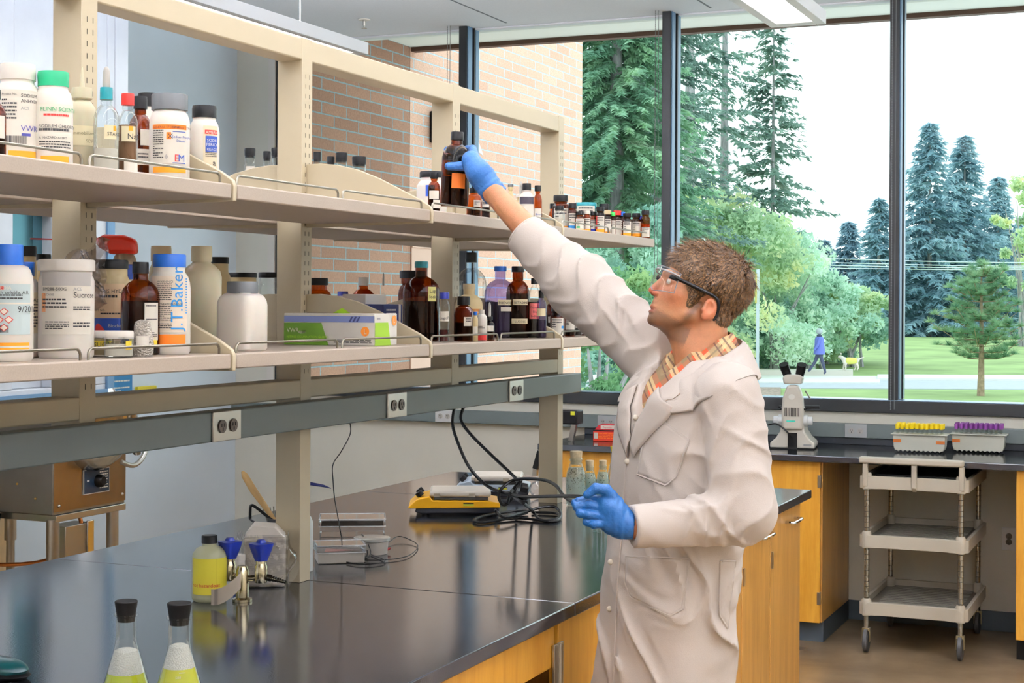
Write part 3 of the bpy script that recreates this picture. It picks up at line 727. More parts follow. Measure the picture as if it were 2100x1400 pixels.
amber = glassy('amber_glass', (.36, .13, .022), refl=.7); amber_l = glassy('light_amber_glass', (.62, .25, .035), refl=.7)
clear = glassy('clear_glass', (.93, .96, .96), refl=1.5); purple_g = glassy('violet_glass', (.6, .55, .8), refl=1.2)
brown_liq = mat('dark_liquid', (22, 14, 10), .2); red_liq = mat('dark_red_liquid', (58, 10, 12), .15); violet_liq = mat('violet_liquid', (34, 20, 34), .2)
amber_fill = mat('orange_liquid', (200, 110, 14), .2); powder = mat('white_powder', (222, 214, 200), .9); water = mat('clear_liquid', (196, 200, 196), .15, trans=.6)
brown_powder = mat('brown_powder', (110, 74, 44), .9)
hdpe = mat('white_bottle_plastic', (236, 230, 222), .38, sss=.05); nat = mat('natural_bottle_plastic', (200, 192, 164), .35, sss=.08); tan_pl = mat('tan_bottle_plastic', (206, 186, 140), .4)
caps = dict(black=mat('cap_black', (12, 12, 13), .38, spec=.25), grey=mat('cap_grey', (84, 86, 88), .4), white=white_pl, blue=mat('cap_blue', (18, 92, 186), .35), teal=mat('cap_teal', (10, 124, 134), .35),
            green=mat('cap_green', (18, 150, 104), .35), red=mat('cap_red', (214, 40, 34), .35), navy=mat('cap_navy', (32, 42, 130), .35), tan=mat('cap_tan', (196, 178, 142), .45), nat=nat)
caps['lime'] = mat('cap_lime', (60, 190, 80), .4)
BODY = dict(amber=amber, amberl=amber_l, clear=clear, purple=purple_g, white=hdpe, nat=nat, tan=tan_pl)
SHAPE = {  # body profile fractions of (R, H) up to the neck, neck ratio, cap ratio, cap from
    'boston': ([(.9, 0), (1, .02), (1, .6), (.97, .66), (.86, .72), (.62, .775), (.42, .8)], .38, .45, .86),
    'round': ([(.86, 0), (1, .03), (1, .62), (.95, .7), (.82, .76), (.68, .79)], .62, .7, .84),
    'packer': ([(.92, 0), (1, .03), (1, .66), (.97, .72), (.88, .78), (.76, .815)], .74, .8, .85),
    'wide': ([(.94, 0), (1, .03), (1, .74), (.97, .79), (.9, .82)], .88, .93, .86),
    'jar': ([(.95, 0), (1, .03), (1, .78), (.96, .82)], .92, 1.0, .84),
    'tall': ([(.9, 0), (1, .02), (1, .7), (.93, .77), (.7, .83), (.5, .86)], .46, .56, .88),
    'lab': ([(.93, 0), (1, .02), (1, .7), (.92, .76), (.66, .81), (.5, .83)], .48, .54, .85),
}
def bottle(lab, px, py, hw, x, z, body, cap, shape='round', liq=None, lvl=.5, labels=(), cat='bottle', name=None, group=None, sq=0., capr=None, capf=None, neck=None, tip=None, ribs=False, flare=0., y=None, H=None, R=None, fluted=False, w=None):
    t_ = (px - 1050) / F_PX
    if w is None: w = -x / (.3965 - t_ * .918) if y is None else 0
    p = VV * w + RR * (t_ * w)
    R = R or hw * w / F_PX
    yl = None
    if z > 1.5 and px < 1125 and p.y > 4.43 - R and x > -2.1: yl = 4.43 - R
    for yp in (2.658, 3.546, 4.444):
        if z > 1.5 and yl is None and abs(p.y - yp) < R + .008: yl = yp + math.copysign(R + .01, p.y - yp)
    if yl is not None:
        hz0 = H or 0; w = yl / (.918 + t_ * .3965); p = VV * w + RR * (t_ * w); R = hw * w / F_PX
    if p.y > 5.315 - R and z > 1.5:
        w = (5.315 - R) / (.918 + t_ * .3965); p = VV * w + RR * (t_ * w); R = hw * w / F_PX
    H = H or (CAM_H + (627 - py) * w / F_PX - z)
    prof, nk, cr, cf = SHAPE[shape]; nk = neck or nk; cr = capr or cr; cf = capf or cf
    nm = name or ('jar' if shape in ('jar', 'wide') else 'bottle')
    t = empty(nm, lab, cat, (p.x, p.y, z), group=group)
    pr = [(a * R, b * H) for a, b in prof] + [(nk * R, (prof[-1][1] + .012) * H), (nk * R, cf * H + .001)]
    m = MB(); bm_ = BODY[body]; solid = body in ('white', 'nat', 'tan')
    m.lathe(pr, bm_, 32 if hw > 14 else 20, sq=sq, cap1=solid or True)
    if fluted:
        for k, v in enumerate(m.v):
            if v[2] > .5 * H: a = math.atan2(v[1], v[0]); q = 1 + .05 * math.cos(12 * a); m.v[k] = (v[0] * q, v[1] * q, v[2])
    m.build('body', None, t)
    if liq is not None and not solid:
        lp = []
        for i in range(len(pr)):
            r, h = pr[i]
            if h < lvl * H: lp.append((max(r - .0022, .001), max(h, .003)))
            else:
                r0, h0 = pr[i - 1]; q = (lvl * H - h0) / max(h - h0, 1e-6); lp.append((max(r0 + (r - r0) * q - .0022, .001), lvl * H)); break
        MB().lathe(lp, liq, 24, sq=sq).build('contents', None, t)
    if cap:
        m = MB(); n = 32 if hw > 14 else 20; cz = cf * H
        if ribs:
            n = 72; prf = [(cr * R, cz), (cr * R, H - .002), (cr * R * .96, H)]
            m.lathe(prf, caps[cap], n)
            for k, v in enumerate(m.v):
                if (k % 2) and v[2] < H - .0005: m.v[k] = (v[0] * .972, v[1] * .972, v[2])
        else:
            m.lathe([(cr * R * (1 - flare), cz), (cr * R * (1 - flare), cz + (H - cz) * .3), (cr * R, H - (H - cz) * .22), (cr * R * .96, H)], caps[cap], n)
        if flare > .03: m.lathe([(cr * R * .9, cz - .006), (cr * R * .92, cz + .002)], caps[cap], n)
        m.build('cap', None, t)
    if tip == 'bulb':
        MB().lathe([(.25 * R, H), (.3 * R, H + .006), (.27 * R, H + .03), (.2 * R, H + .036), (.04 * R, H + .04)], mat('clear_rubber', (214, 210, 204), .3, trans=.3), 16).build('bulb', None, t)
    if tip == 'spout':
        MB().lathe([(.2 * R, H), (.16 * R, H + .014), (.05 * R, H + .04)], nat, 12).build('spout', None, t)
    base = math.atan2(-p.y, -p.x)
    for L in labels:
        t0, t1, wa, off, bg, items = L
        m = MB(); rr = (R + .0008) * (1 if not sq else 1.0)
        decal(m, cyl_map(rr, t0 * H, base + off), wa * R, (t1 - t0) * H, bg, items)
        m.build('label', None, t, fix=False)
    return t
# ------------------------------------------------------------------ upper shelf, first bay
ZU, ZL = 1.8795, 1.5415
BC = 'reagent containers on the upper shelf'
bottle('amber bottle cut by the picture edge on the upper shelf', -10, 190, 20, -1.84, ZU, 'amber', 'black', 'boston', brown_liq, .6, [(.3, .62, 1.5, .2, paper, ())])
bottle('large white jar of sodium carbonate with barcode and white cap', 34, 139, 45, -1.95, ZU, 'white', 'white', 'packer', labels=[
    (.22, .74, 1.75, .1, paper, (('t', 'Product No.', .03, .9, .0055, ink), ('t', 'SODIUM CARB', .52, .87, .0085, ink), ('t', 'ANHYDROUS', .52, .77, .0085, ink), ('t', 'ACS', .52, .64, .008, mat('grey_ink', (150, 150, 150), .6)), ('l', .03, .42, .42, .82, 6, ink),
      ('t', 'VWR', .52, .26, .0145, mat('indigo_ink', (60, 58, 128), .6)), ('r', .54, .78, .17, .22, mat('indigo_ink', (0, 0, 0))), ('b', .06, .66, .02, .17, ink))),
    (.07, .17, 1.3, .25, orange, ())])
bottle('white jar of sodium chloride with a green screw cap', 107, 154, 40, -1.90, ZU, 'white', 'green', 'packer', flare=.03, labels=[
    (.2, .66, 1.75, .12, paper, (('t', 'FLINN SCIENTIFIC', .06, .84, .0105, green_ink), ('l', .16, .9, .66, .76, 1, red_ink), ('t', 'SODIUM CHLORIDE', .02, .48, .0085, ink), ('l', .02, .95, .32, .44, 1, ink), ('t', 'A  HAZARD ALERT', .02, .24, .006, ink), ('l', .02, .98, .0, .18, 3, ink))),
    (.06, .14, 1.5, .12, orange, ())])
bottle('cloudy squeeze bottle with a tape strip and pointed nozzle', 166, 186, 29, -1.93, ZU, 'nat', 'nat', 'tall', capr=.72, neck=.66, tip='spout', labels=[(.34, .56, 1.7, .1, tape, (('t', 'Immobilizer', .05, .55, .009, mat('pencil', (150, 140, 110), .7)), ('t', 'SDP', .6, .15, .009, mat('pencil', (0, 0, 0)))))])
bottle('clear dropper bottle with a teal collar and rubber bulb', 216, 185, 26, -1.86, ZU, 'clear', 'teal', 'boston', powder, .3, [(.4, .56, 1.0, .35, tape, (('t', 'STARCH', .2, .25, .009, ink), ('r', .7, .95, .6, .95, orange)))], capr=.5, neck=.44, tip='bulb')
bottle('clear bottle of brown salt with a red cap', 260, 197, 21, -1.855, ZU, 'clear', 'red', 'boston', brown_powder, .62, [(.42, .6, 1.4, .1, tape, (('t', 'NaCl', .4, .15, .015, ink), ('r', .5, .8, .7, 1, orange))), (.05, .2, 1.5, .4, paper, ())], capr=.62, neck=.52)
bottle('amber bottle with black cap and two white labels behind the red-capped one', 286, 203, 24, -1.96, ZU, 'amber', 'black', 'boston', None, .5, [(.44, .62, 1.0, .5, paper, ()), (.22, .4, 1.3, .3, paper, (('l', .1, .8, .3, .7, 2, ink),))], capr=.58, neck=.5)
bottle('white jar tucked behind, only its flat black lid showing', 303, 197, 24, -2.05, ZU, 'white', 'black', 'wide')
bottle('white jar of phosphate with a wide ribbed grey cap and orange label bands', 346, 199, 41, -1.86, ZU, 'white', 'grey', 'packer', ribs=True, capr=.9, capf=.82, labels=[
    (.2, .64, 1.85, 0, paper, (('r', 0, 1, .88, 1, mat('deep_orange', (238, 122, 26), .6)), ('t', 'GENERAL STORAGE', .04, .905, .006, ink), ('t', 'GENERAL STORAGE', .55, .905, .006, ink), ('l', .02, .34, .1, .84, 13, ink), ('r', .42, .54, .62, .8, mat('deep_orange', (0, 0, 0))), ('t', 'X', .45, .64, .014, ink, ),
      ('r', .58, .96, .81, .83, blue_ink), ('t', 'Sodium Phosphate', .56, .66, .0066, blue_ink), ('t', 'Dibasic', .68, .56, .0066, blue_ink), ('p', [(.42, .1), (.47, .17), (.42, .24), (.37, .17)], mat('hazard_grey', (190, 184, 180), .6)), ('t', 'E', .62, .06, .02, red_ink), ('t', 'M', .72, .06, .02, blue_ink), ('r', .58, .96, .01, .03, blue_ink))),
    (.1, .165, 1.8, 0, orange, ())])
bottle('white bottle with a black cap and a blue label at the bay end', 417, 222, 31, -1.835, ZU, 'white', 'black', 'packer', labels=[
    (.22, .74, 1.05, .45, mat('cream_label', (234, 220, 190), .6), (('r', .1, 1, .8, .9, red_ink), ('t', 'AMERICAN', .14, .81, .0085, paper), ('r', .14, 1, .38, .76, mat('royal_label', (30, 66, 150), .5)), ('t', 'SODIUM', .22, .62, .0085, paper, ), ('t', 'PERIODATE', .18, .52, .0085, paper), ('t', 'REAGENT', .22, .41, .0075, paper), ('l', .14, .9, .24, .36, 3, ink), ('t', 'a', .6, .06, .018, ink))),
    (.09, .16, 1.5, .15, orange, ())])
# far-side jars seen over the end panels
G = 'clear jars with black lids standing on the far side of the upper shelf'
for px, py, hw, x, lb in ((511, 308, 13, -2.42, 'clear jar with black lid and pale label, first beyond the empty bay'), (546, 314, 9, -2.47, 'small clear jar with black lid between two larger ones'), (567, 307, 14, -2.40, 'clear jar with black lid and yellow marked label'),
                      (649, 315, 9, -2.44, 'clear jar with black lid right behind the upright'), (677, 324, 9, -2.46, 'little clear jar with black lid, shortest of the far row'), (699, 316, 14, -2.42, 'clear jar with black lid in the middle of the far row'), (735, 324, 17, -2.42, 'clear wide jar with black lid at the end of the far row')):
    bottle(lb, px, py, hw, x, ZU, 'clear', 'black', 'round', powder, .62, [(.3, .74, 1.6, .1, paper, (('r', .3, .8, .4, .9, orange),) if px == 567 else ())], capr=.88, neck=.8, capf=.9, group=G, flare=.04)
# third bay
bottle('white jar with black cap and a blue square label behind the end panel', 884, 354, 31, -2.03, ZU, 'white', 'black', 'packer', labels=[(.5, .72, .6, -.1, mat('royal_label', (0, 0, 0)), ())], capf=.88)
bottle('slim amber bottle with blank white label just past the end panel', 889, 356, 12.5, -1.835, ZU, 'amber', 'black', 'boston', brown_liq, .5, [(.36, .56, 1.7, 0, paper, ()), (.14, .34, 1.3, .5, paper, ())], capr=.66, neck=.55)
bottle('small square-shouldered amber bottle under the gloved hand', 971, 387, 15.5, -1.83, ZU, 'amberl', 'black', 'round', brown_liq, .38, [(.38, .6, 1.0, .45, paper, (('l', .1, .9, .2, .8, 4, ink),))], capr=.6, neck=.5)
bottle('small dark bottle with a white label under the gloved wrist', 995, 398, 9, -1.85, ZU, 'amber', 'navy', 'round', brown_liq, .6, [(.5, .8, 1.7, 0, paper, (('l', .1, .9, .2, .8, 3, ink),))])
bottle('tan dropper tube sticking up behind the bare wrist', 1046, 379, 6, -1.98, ZU, 'tan', 'grey', 'tall', capr=.98, neck=.9, capf=.94)
bottle('white capped dropper bottle with a black bulb behind the forearm', 1067, 399, 11, -1.93, ZU, 'tan', 'white', 'round', tip='bulb', capr=.98, capf=.9)
bottle('black capped bottle with white label, tallest behind the forearm', 1079, 377, 16.5, -2.02, ZU, 'white', 'black', 'boston', labels=[(.52, .68, 2.0, 0, mat('dark_band', (48, 40, 52), .5), ()), (.1, .5, 1.9, 0, paper, (('r', 0, 1, 0, .08, orange),))], capr=.55, neck=.5, capf=.84)
bottle('slim amber bottle with handwritten white label, last before the end panel', 1102, 381, 8.5, -1.95, ZU, 'amberl', 'black', 'boston', brown_liq, .45, [(.2, .44, 1.9, 0, paper, (('t', 'Brom', .2, .3, .009, blue_ink),))], capr=.8, neck=.62)
# fourth bay, small jars
G = 'small jars crowded on the end bay of the upper shelf'
def small(lb, px, py, hw, x, cap, body='amber', lab=(.08, .66), band=None, z=ZU, liq=brown_liq, shape='round', capr=.84, extra=(), g=G, capf=.84):
    its = list(extra)
    if band: its += [('r', 0, 1, 0, .2, band)]
    its += [('l', .1, .85, .35, .9, 4, ink)]
    return bottle(lb, px, py, hw, x, z, body, cap, shape, liq, .5, [(lab[0], lab[1], 1.8, .05, paper, tuple(its))] if lab else (), group=g, capr=capr, neck=capr * .86, capf=capf)
small('amber jar with the widest black cap, first in the end bay', 1149, 401, 18, -1.93, 'black', band=orange)
small('little jar with black cap peeking over the end panel', 1146, 423, 11, -1.84, 'black', 'clear', lab=None, liq=powder)
small('tiny orange jar half hidden at the panel behind the widest cap', 1133, 418, 8, -2.03, 'black', 'amberl', lab=None)
small('amber jar with black cap beside the widest-capped jar', 1173, 417, 10, -1.88, 'black', extra=(('r', 0, 1, 0, .3, sky_ink),))
small('large clear jar with the flat teal lid', 1200, 416, 22.5, -2.02, 'teal', 'clear', lab=(.3, .9), capr=1.0, liq=brown_powder, shape='jar')
small('short amber jar with black cap and green print before the teal lid', 1188, 434, 10, -1.85, 'black', extra=(('r', .1, .5, .25, .4, green_ink),), band=orange)
small('short jar with a white cap before the teal lid', 1203, 432, 8, -1.835, 'white', band=orange)
small('short jar with a tilted black cap and dark violet base', 1216, 434, 8, -1.86, 'black', extra=(('r', 0, 1, 0, .3, mat('cap_navy', (0, 0, 0))),))
small('taller black capped jar behind the red-striped one', 1238, 418, 12, -1.99, 'black', lab=None)
small('black capped jar with a red stripe on its label', 1230, 424, 10, -1.83, 'black', extra=(('r', 0, .14, .2, 1, red_ink),), band=orange)
small('amber jar with white label and orange band in the middle of the end bay', 1245, 431, 9, -1.86, 'tan', band=orange)
small('tiny jar with the lime green cap', 1256, 435, 6, -1.845, 'lime')
small('jar with the bright red cap', 1265, 432, 10, -1.88, 'red')
small('tiny jar with a blue cap behind the bright red cap', 1276, 434, 6, -1.92, 'blue', band=orange)
small('low amber jar with black cap and orange band after the red cap', 1285, 437, 10, -1.825, 'black', band=orange)
small('low amber jar with black cap, next to last along the rail', 1304, 437, 10.5, -1.825, 'black', band=orange)
small('yellow jar with a flared black cap at the shelf end', 1323, 431, 10, -1.9, 'black', 'amberl', lab=(.05, .4), liq=amber_fill)
small('tiny jar with navy cap tucked before the yellow one', 1314, 442, 6, -1.84, 'navy', band=orange)

# ------------------------------------------------------------------ lower shelf, first bay
pale_blue = mat('pale_blue_label', (196, 212, 214), .6)
def dia(cx, cy, r, k=1.25): return [(cx - r, cy), (cx, cy - r * k), (cx + r, cy), (cx, cy + r * k)]
hz = []
for cx, cy in ((.22, .52), (.12, .4), (.32, .4), (.22, .28)):
    hz += [('p', dia(cx, cy, .1), red_ink)]
fx = []
bottle('big white bottle of starch with a ribbed blue cap and red hazard diamonds', 18, 508, 49, -1.845, ZL, 'white', 'blue', 'packer', ribs=True, capr=.58, neck=.52, capf=.82, labels=[
    (.23, .66, 1.75, .12, pale_blue, (('r', 0, .32, .88, .96, red_ink), ('t', 'HIMEDIA', .02, .89, .0085, paper), ('t', 'Starch soluble, A.R.', .0, .8, .0085, ink), ('l', .0, .75, .66, .78, 2, ink), ('r', 0, 1, .6, .63, paper), ('b', .05, .42, .04, .18, ink), ('t', '9/2016', .62, .44, .0155, ink))),
    (.235, .5, .62, -.12, None, (('p', dia(.4, .72, .3, .42), red_ink), ('p', dia(.1, .46, .3, .42), red_ink), ('p', dia(.7, .46, .3, .42), red_ink), ('p', dia(.4, .2, .3, .42), red_ink))),
    (.235, .5, .62, -.12, None, (('p', dia(.4, .72, .23, .42), paper, .0004), ('p', dia(.1, .46, .23, .42), paper, .0004), ('p', dia(.7, .46, .23, .42), paper, .0004), ('p', dia(.4, .2, .23, .42), paper, .0004), ('l', .3, .5, .68, .78, 2, ink), ('l', 0, .2, .42, .52, 2, ink), ('l', .6, .8, .42, .52, 2, ink), ('l', .3, .5, .16, .26, 2, ink))),
    (.09, .16, 1.7, .1, orange, (('r', 0, 1, .38, .62, paper),))])
bottle('smaller white bottle with blue cap between starch and sucrose', 52, 543, 29, -1.95, ZL, 'white', 'blue', 'packer', ribs=True, capr=.62, neck=.56, labels=[(.25, .68, 1.7, .3, mat('cream_label', (0, 0, 0)), (('t', 'Acid,', .62, .76, .011, ink), ('l', .55, .95, .1, .7, 8, ink)))])
bottle('cream jar with black lid seen over the starch bottle', 58, 511, 17, -2.35, ZL, 'tan', 'black', 'wide', capf=.9)
bottle('low black lidded jar seen between starch and sucrose', 88, 527, 17, -2.42, ZL, 'tan', 'black', 'wide', capf=.93)
bottle('large white tub of sucrose with grey band and ribbed lid', 136, 538, 56, -1.875, ZL, 'white', 'white', 'jar', ribs=True, capr=1.02, capf=.885, labels=[
    (.24, .87, 1.98, 0, paper, (('r', 0, 1, .78, 1, mat('label_grey', (178, 174, 170), .6)), ('t', 'ACS', .62, .7, .0085, mat('grey_ink', (0, 0, 0))), ('t', 'Sucrose', .62, .59, .0145, ink), ('t', 'BM288-500G', .04, .7, .0085, ink), ('r', .0, .1, .36, .66, mat('rust_smear', (226, 160, 112), .8)), ('t', 'SUCROSE', .06, .62, .005, ink), ('l', .03, .5, .38, .56, 3, ink), ('l', .62, .98, .36, .44, 2, ink), ('l', .1, .55, .06, .2, 4, ink), ('l', .62, .98, .08, .18, 2, ink)))])
bottle('cream jar of tris hydrochloride with blue biochemical label', 226, 538, 39, -2.02, ZL, 'tan', 'black', 'wide', capf=.9, labels=[
    (.12, .74, 1.8, -.1, mat('peach_label', (236, 204, 164), .6), (('t', 'TRIS HYDROCHLORIDE', .25, .84, .0105, ink), ('l', .25, .9, .68, .78, 1, ink), ('t', 'LOT NO.', .08, .52, .006, ink), ('l', .28, .9, .42, .48, 1, ink), ('r', .02, 1, .14, .4, mat('royal_label', (0, 0, 0))), ('t', 'Biochemical', .5, .24, .0095, paper, ), ('l', .4, .95, .0, .12, 3, ink),
      ('p', [(.24 + .15 * math.cos(a) * (1 + .12 * math.cos(3 * a)), .15 + .15 * math.sin(a) * (1 + .12 * math.cos(3 * a))) for a in np.linspace(0, 6.1, 24)], red_ink)))])
# aerosol can
w_ = 2.1 / (.3965 + .247 * .918); p = VV * w_ + RR * (-.247 * w_)
t = empty('spray_can', 'aerosol can with a bright red spray cap and straw nozzle', 'spray can', (p.x, p.y, ZL), 3.6)
h_ = CAM_H + (627 - 530) * w_ / F_PX - ZL; r_ = 27 * w_ / F_PX
MB().lathe([(r_ * .95, 0), (r_, .005), (r_, h_ - .035)], paper, 28).build('body', None, t)
MB().lathe([(r_ * 1.0, h_ - .05), (r_ * 1.05, h_ - .045), (r_ * 1.05, h_ - .02), (r_ * .98, h_ - .018)], mat('royal_label', (0, 0, 0)), 28).build('collar_band', None, t)
MB().lathe([(r_ * .95, h_ - .018), (r_ * .8, h_ - .002), (r_ * .5, h_ + .01)], mat('can_metal', (190, 180, 160), .3, metal=.8), 28).build('shoulder', None, t)
m = MB(); m.prism([(-.028, h_ + .004), (.028, h_ + .004), (.052, h_ + .018), (.064, h_ + .034), (.04, h_ + .046), (.0, h_ + .045), (-.024, h_ + .036)], -.022, .022, mat('spray_red', (206, 44, 24), .35), 'y')
m.build('trigger_cap', None, t, .009, seg=3)
MB().tube([(.06, 0, h_ + .034), (.085, 0, h_ + .034)], [.008, .005], mat('nozzle_grey', (120, 122, 110), .4), 10).tube([(.085, 0, h_ + .034), (.2, 0, h_ + .036)], .0016, red_ink, 6).build('nozzle', None, t)
bottle('dark brown glass bottle with black cap in front of the tris jar', 288, 542, 39.5, -1.86, ZL, 'amber', 'black', 'boston', brown_liq, .58, [(.16, .56, .85, .62, paper, (('l', .1, .8, .86, .92, 1, ink), ('l', .1, .9, .5, .56, 1, ink), ('l', .1, .9, .06, .2, 3, ink))), (.1, .2, 1.6, .2, mat('label_yellow', (226, 200, 60), .6), ())], capr=.42, capf=.875)
bottle('white reagent bottle with azure vertical lettering and blue cap', 347, 526, 43, -1.835, ZL, 'white', 'blue', 'packer', ribs=True, capr=.78, capf=.87, labels=[
    (.22, .78, 1.9, .0, mat('peach_white', (238, 222, 204), .6), (('t', 'J.T.Baker', .84, .03, .034, sky_ink, True), ('t', 'WARNING!', .2, .88, .006, ink), ('l', .2, .56, .55, .86, 9, ink), ('t', 'ADVERTISSEMENT!', .2, .48, .006, ink), ('l', .2, .56, .05, .46, 12, ink), ('l', .93, .99, .3, .95, 14, sky_ink))),
    (.1, .2, 1.4, .15, mat('deep_orange', (0, 0, 0)), ())])
bottle('plain bottle whose tan cap rises over the azure lettered bottle', 330, 509, 26, -2.12, ZL, 'nat', 'tan', 'packer', capr=.8)
bottle('tall cloudy plastic bottle with a natural screw cap', 413, 509, 41, -2.0, ZL, 'nat', 'nat', 'lab', capr=.52, neck=.46)
bottle('cream jar with black lid behind the tall cloudy bottle', 450, 531, 24, -2.4, ZL, 'tan', 'black', 'packer', capf=.92)
bottle('small jar labelled sugar with a white lid', 208, 683, 24, -1.86, ZL, 'clear', 'white', 'jar', mat('sugar_tan', (190, 168, 120), .9), .7, [(.3, .62, 1.8, .1, mat('label_yellow', (0, 0, 0)), (('t', 'SUGAR', .1, .25, .012, ink),))], capf=.72)
bottle('small clear jar of white powder with a white lid', 244, 683, 30, -1.805, ZL, 'clear', 'white', 'jar', powder, .5, [(.3, .62, .5, .7, mat('label_yellow', (0, 0, 0)), ())], capf=.7)
# foil wrapped bottle
w_ = 1.79 / (.3965 + (1050 - 293) / F_PX * .918); p = VV * w_ + RR * (-(1050 - 293) / F_PX * w_)
t = empty('foil_wrapped_bottle', 'little bottle wrapped in crumpled aluminium foil', 'bottle', (p.x, p.y, ZL))
foil = mat('crumpled_foil', (214, 208, 200), .25, metal=1, bump=1., bscale=260)
m = MB(); rr_ = 21.5 * w_ / F_PX; hh = CAM_H + (627 - 660) * w_ / F_PX - ZL
m.lathe([(rr_ * .9, .0), (rr_, .003), (rr_ * 1.02, hh * .3), (rr_ * .96, hh * .56), (rr_ * .8, hh * .66), (rr_ * .82, hh * .8), (rr_ * .7, hh * .94), (rr_ * .3, hh)], foil, 40)
for k, v in enumerate(m.v):
    q = 1 + .07 * math.sin(v[0] * 900 + v[2] * 700) * math.cos(v[1] * 800 - v[2] * 500); m.v[k] = (v[0] * q, v[1] * q, v[2])
m.build('foil', None, t)
m = MB(); decal(m, cyl_map(rr_ * 1.05, hh * .3, math.atan2(-p.y, -p.x)), rr_ * 1.2, hh * .26, paper); m.build('label', None, t, fix=False)
# crumpled plastic bag behind sucrose
m = MB(); g = 26; wv = 2.02 / (.3965 + .28 * .918); c0 = VV * wv + RR * (-.283 * wv)
vs = []; fs = []
for j in range(g):
    for i in range(g):
        u = i / (g - 1); v = j / (g - 1)
        ax = -.075 + .15 * u * (1 - .3 * v) + .05 * v; ay = .02 * math.sin(9 * u + 4 * v) * (1 - v * .6) + .012 * math.sin(23 * u * v + 3)
        az = .005 + v * (.085 + .05 * u) + .008 * math.sin(14 * u + 8 * v)
        vs.append((ax, ay, az))
for j in range(g - 1):
    for i in range(g - 1): a = j * g + i; fs.append((a, a + 1, a + g + 1, a + g))
n0 = len(vs); vs += [(a, b - .03 + .02 * math.cos(c * 40), c) for a, b, c in vs]; fs += [tuple(q + n0 for q in f_) for f_ in fs]
m.add(vs, fs, glassy('bag_film', (.8, .76, .76), refl=2.6, rough=.14, blend=.45), True)
o = m.build('plastic_bag', None, None, loc=(c0.x, c0.y, ZL + .085)); o.rotation_euler = (0, 0, YAW)
tag(o, 'crumpled clear plastic bag sticking up behind the sucrose tub', 'bag')
bottle('cardboard-coloured jar under the plastic bag', 128, 590, 40, -2.2, ZL, 'tan', None, 'wide', H=.062, cat='jar', name='open_jar')
# second bay
bottle('square white bottle with a grey snap cap standing alone', 497, 581, 43, -1.845, ZL, 'white', 'grey', 'packer', ribs=True, sq=2.6, capr=.74, neck=.66, capf=.83)
bottle('wide tan jar with a black lid behind the lone white bottle', 496, 563, 33, -2.46, ZL, 'tan', 'black', 'wide', capf=.93)
bottle('clear jar with black lid beside the upright, far side', 553, 562, 25, -2.44, ZL, 'clear', 'black', 'wide', powder, .4, capf=.92)
# glove box
t = empty('glove_box', 'white and green cardboard box of nitrile gloves, size L', 'box', (-1.79, 3.316, ZL), .04)
m = MB(); m.box(-.246, 0, 0, .125, 0, .077, mat('box_card', (226, 222, 214), .5)); m.build('carton', None, t, .0015)
lime = mat('box_lime', (142, 182, 30), .5); lav = mat('box_lavender', (122, 134, 182), .5); box_green = mat('box_green', (84, 122, 28), .5); oj = mat('badge_orange', (226, 132, 40), .5)
m = MB(); f = flat_map((-.123, 0, 0), (1, 0, 0), (0, 0, 1), (0, -1, 0))
circ = lambda cx, cy, rx, ry: [(cx + rx * math.cos(a), cy + ry * math.sin(a)) for a in np.linspace(0, 2 * PI, 25)[:-1]]
decal(m, f, .245, .077, None, (('r', 0, 1, .72, .92, lav), ('p', [(0, .0), (.5, .0), (.42, .7), (0, .7)], box_green), ('t', 'VWR', .03, .4, .015, paper), ('p', [(.2 + .05 * math.cos(a), .45 + .1 * math.sin(a)) for a in np.linspace(PI, 2 * PI, 12)], paper), ('t', 'NITRILE EXAMINATION GLOVES', .03, .22, .008, lime), ('p', circ(.9, .44, .045, .15), oj), ('t', 'L', .882, .36, .018, paper), ('l', .56, .97, .05, .17, 3, ink),
      ('p', [(.72, .74), (.75, .9), (.77, .9), (.74, .74)], mat('box_navy', (36, 42, 92), .5)), ('p', [(.76, .74), (.79, .9), (.81, .9), (.78, .74)], mat('box_navy', (0, 0, 0))), ('p', [(.8, .74), (.83, .9), (.85, .9), (.82, .74)], mat('box_navy', (0, 0, 0)))))
f = flat_map((0, .0625, 0), (0, 1, 0), (0, 0, 1), (1, 0, 0))
decal(m, f, .125, .077, None, (('p', [(0, 0), (.7, 0), (.58, .72), (0, .72)], lime), ('t', 'VWR', .08, .8, .0085, mat('box_navy', (0, 0, 0))), ('p', circ(.86, .78, .11, .17), oj), ('t', 'L', .82, .7, .017, paper), ('r', .05, .38, .1, .5, paper), ('b', .1, .33, .14, .46, ink)))
m.build('print', None, t, fix=False)
m = MB(); m.prism([(-.17 + .045 * math.cos(a), .06 + .022 * math.sin(a)) for a in np.linspace(0, 2 * PI, 20)[:-1]], .0771, .0776, black_pl); m.build('slot', None, t)
m = MB(); m.add([(-.14, .05, .077), (-.1, .07, .077), (-.115, .055, .09), (-.125, .065, .086)], [(0, 1, 2), (0, 3, 1)], lime, True); m.build('glove_tip', None, t, fix=False)
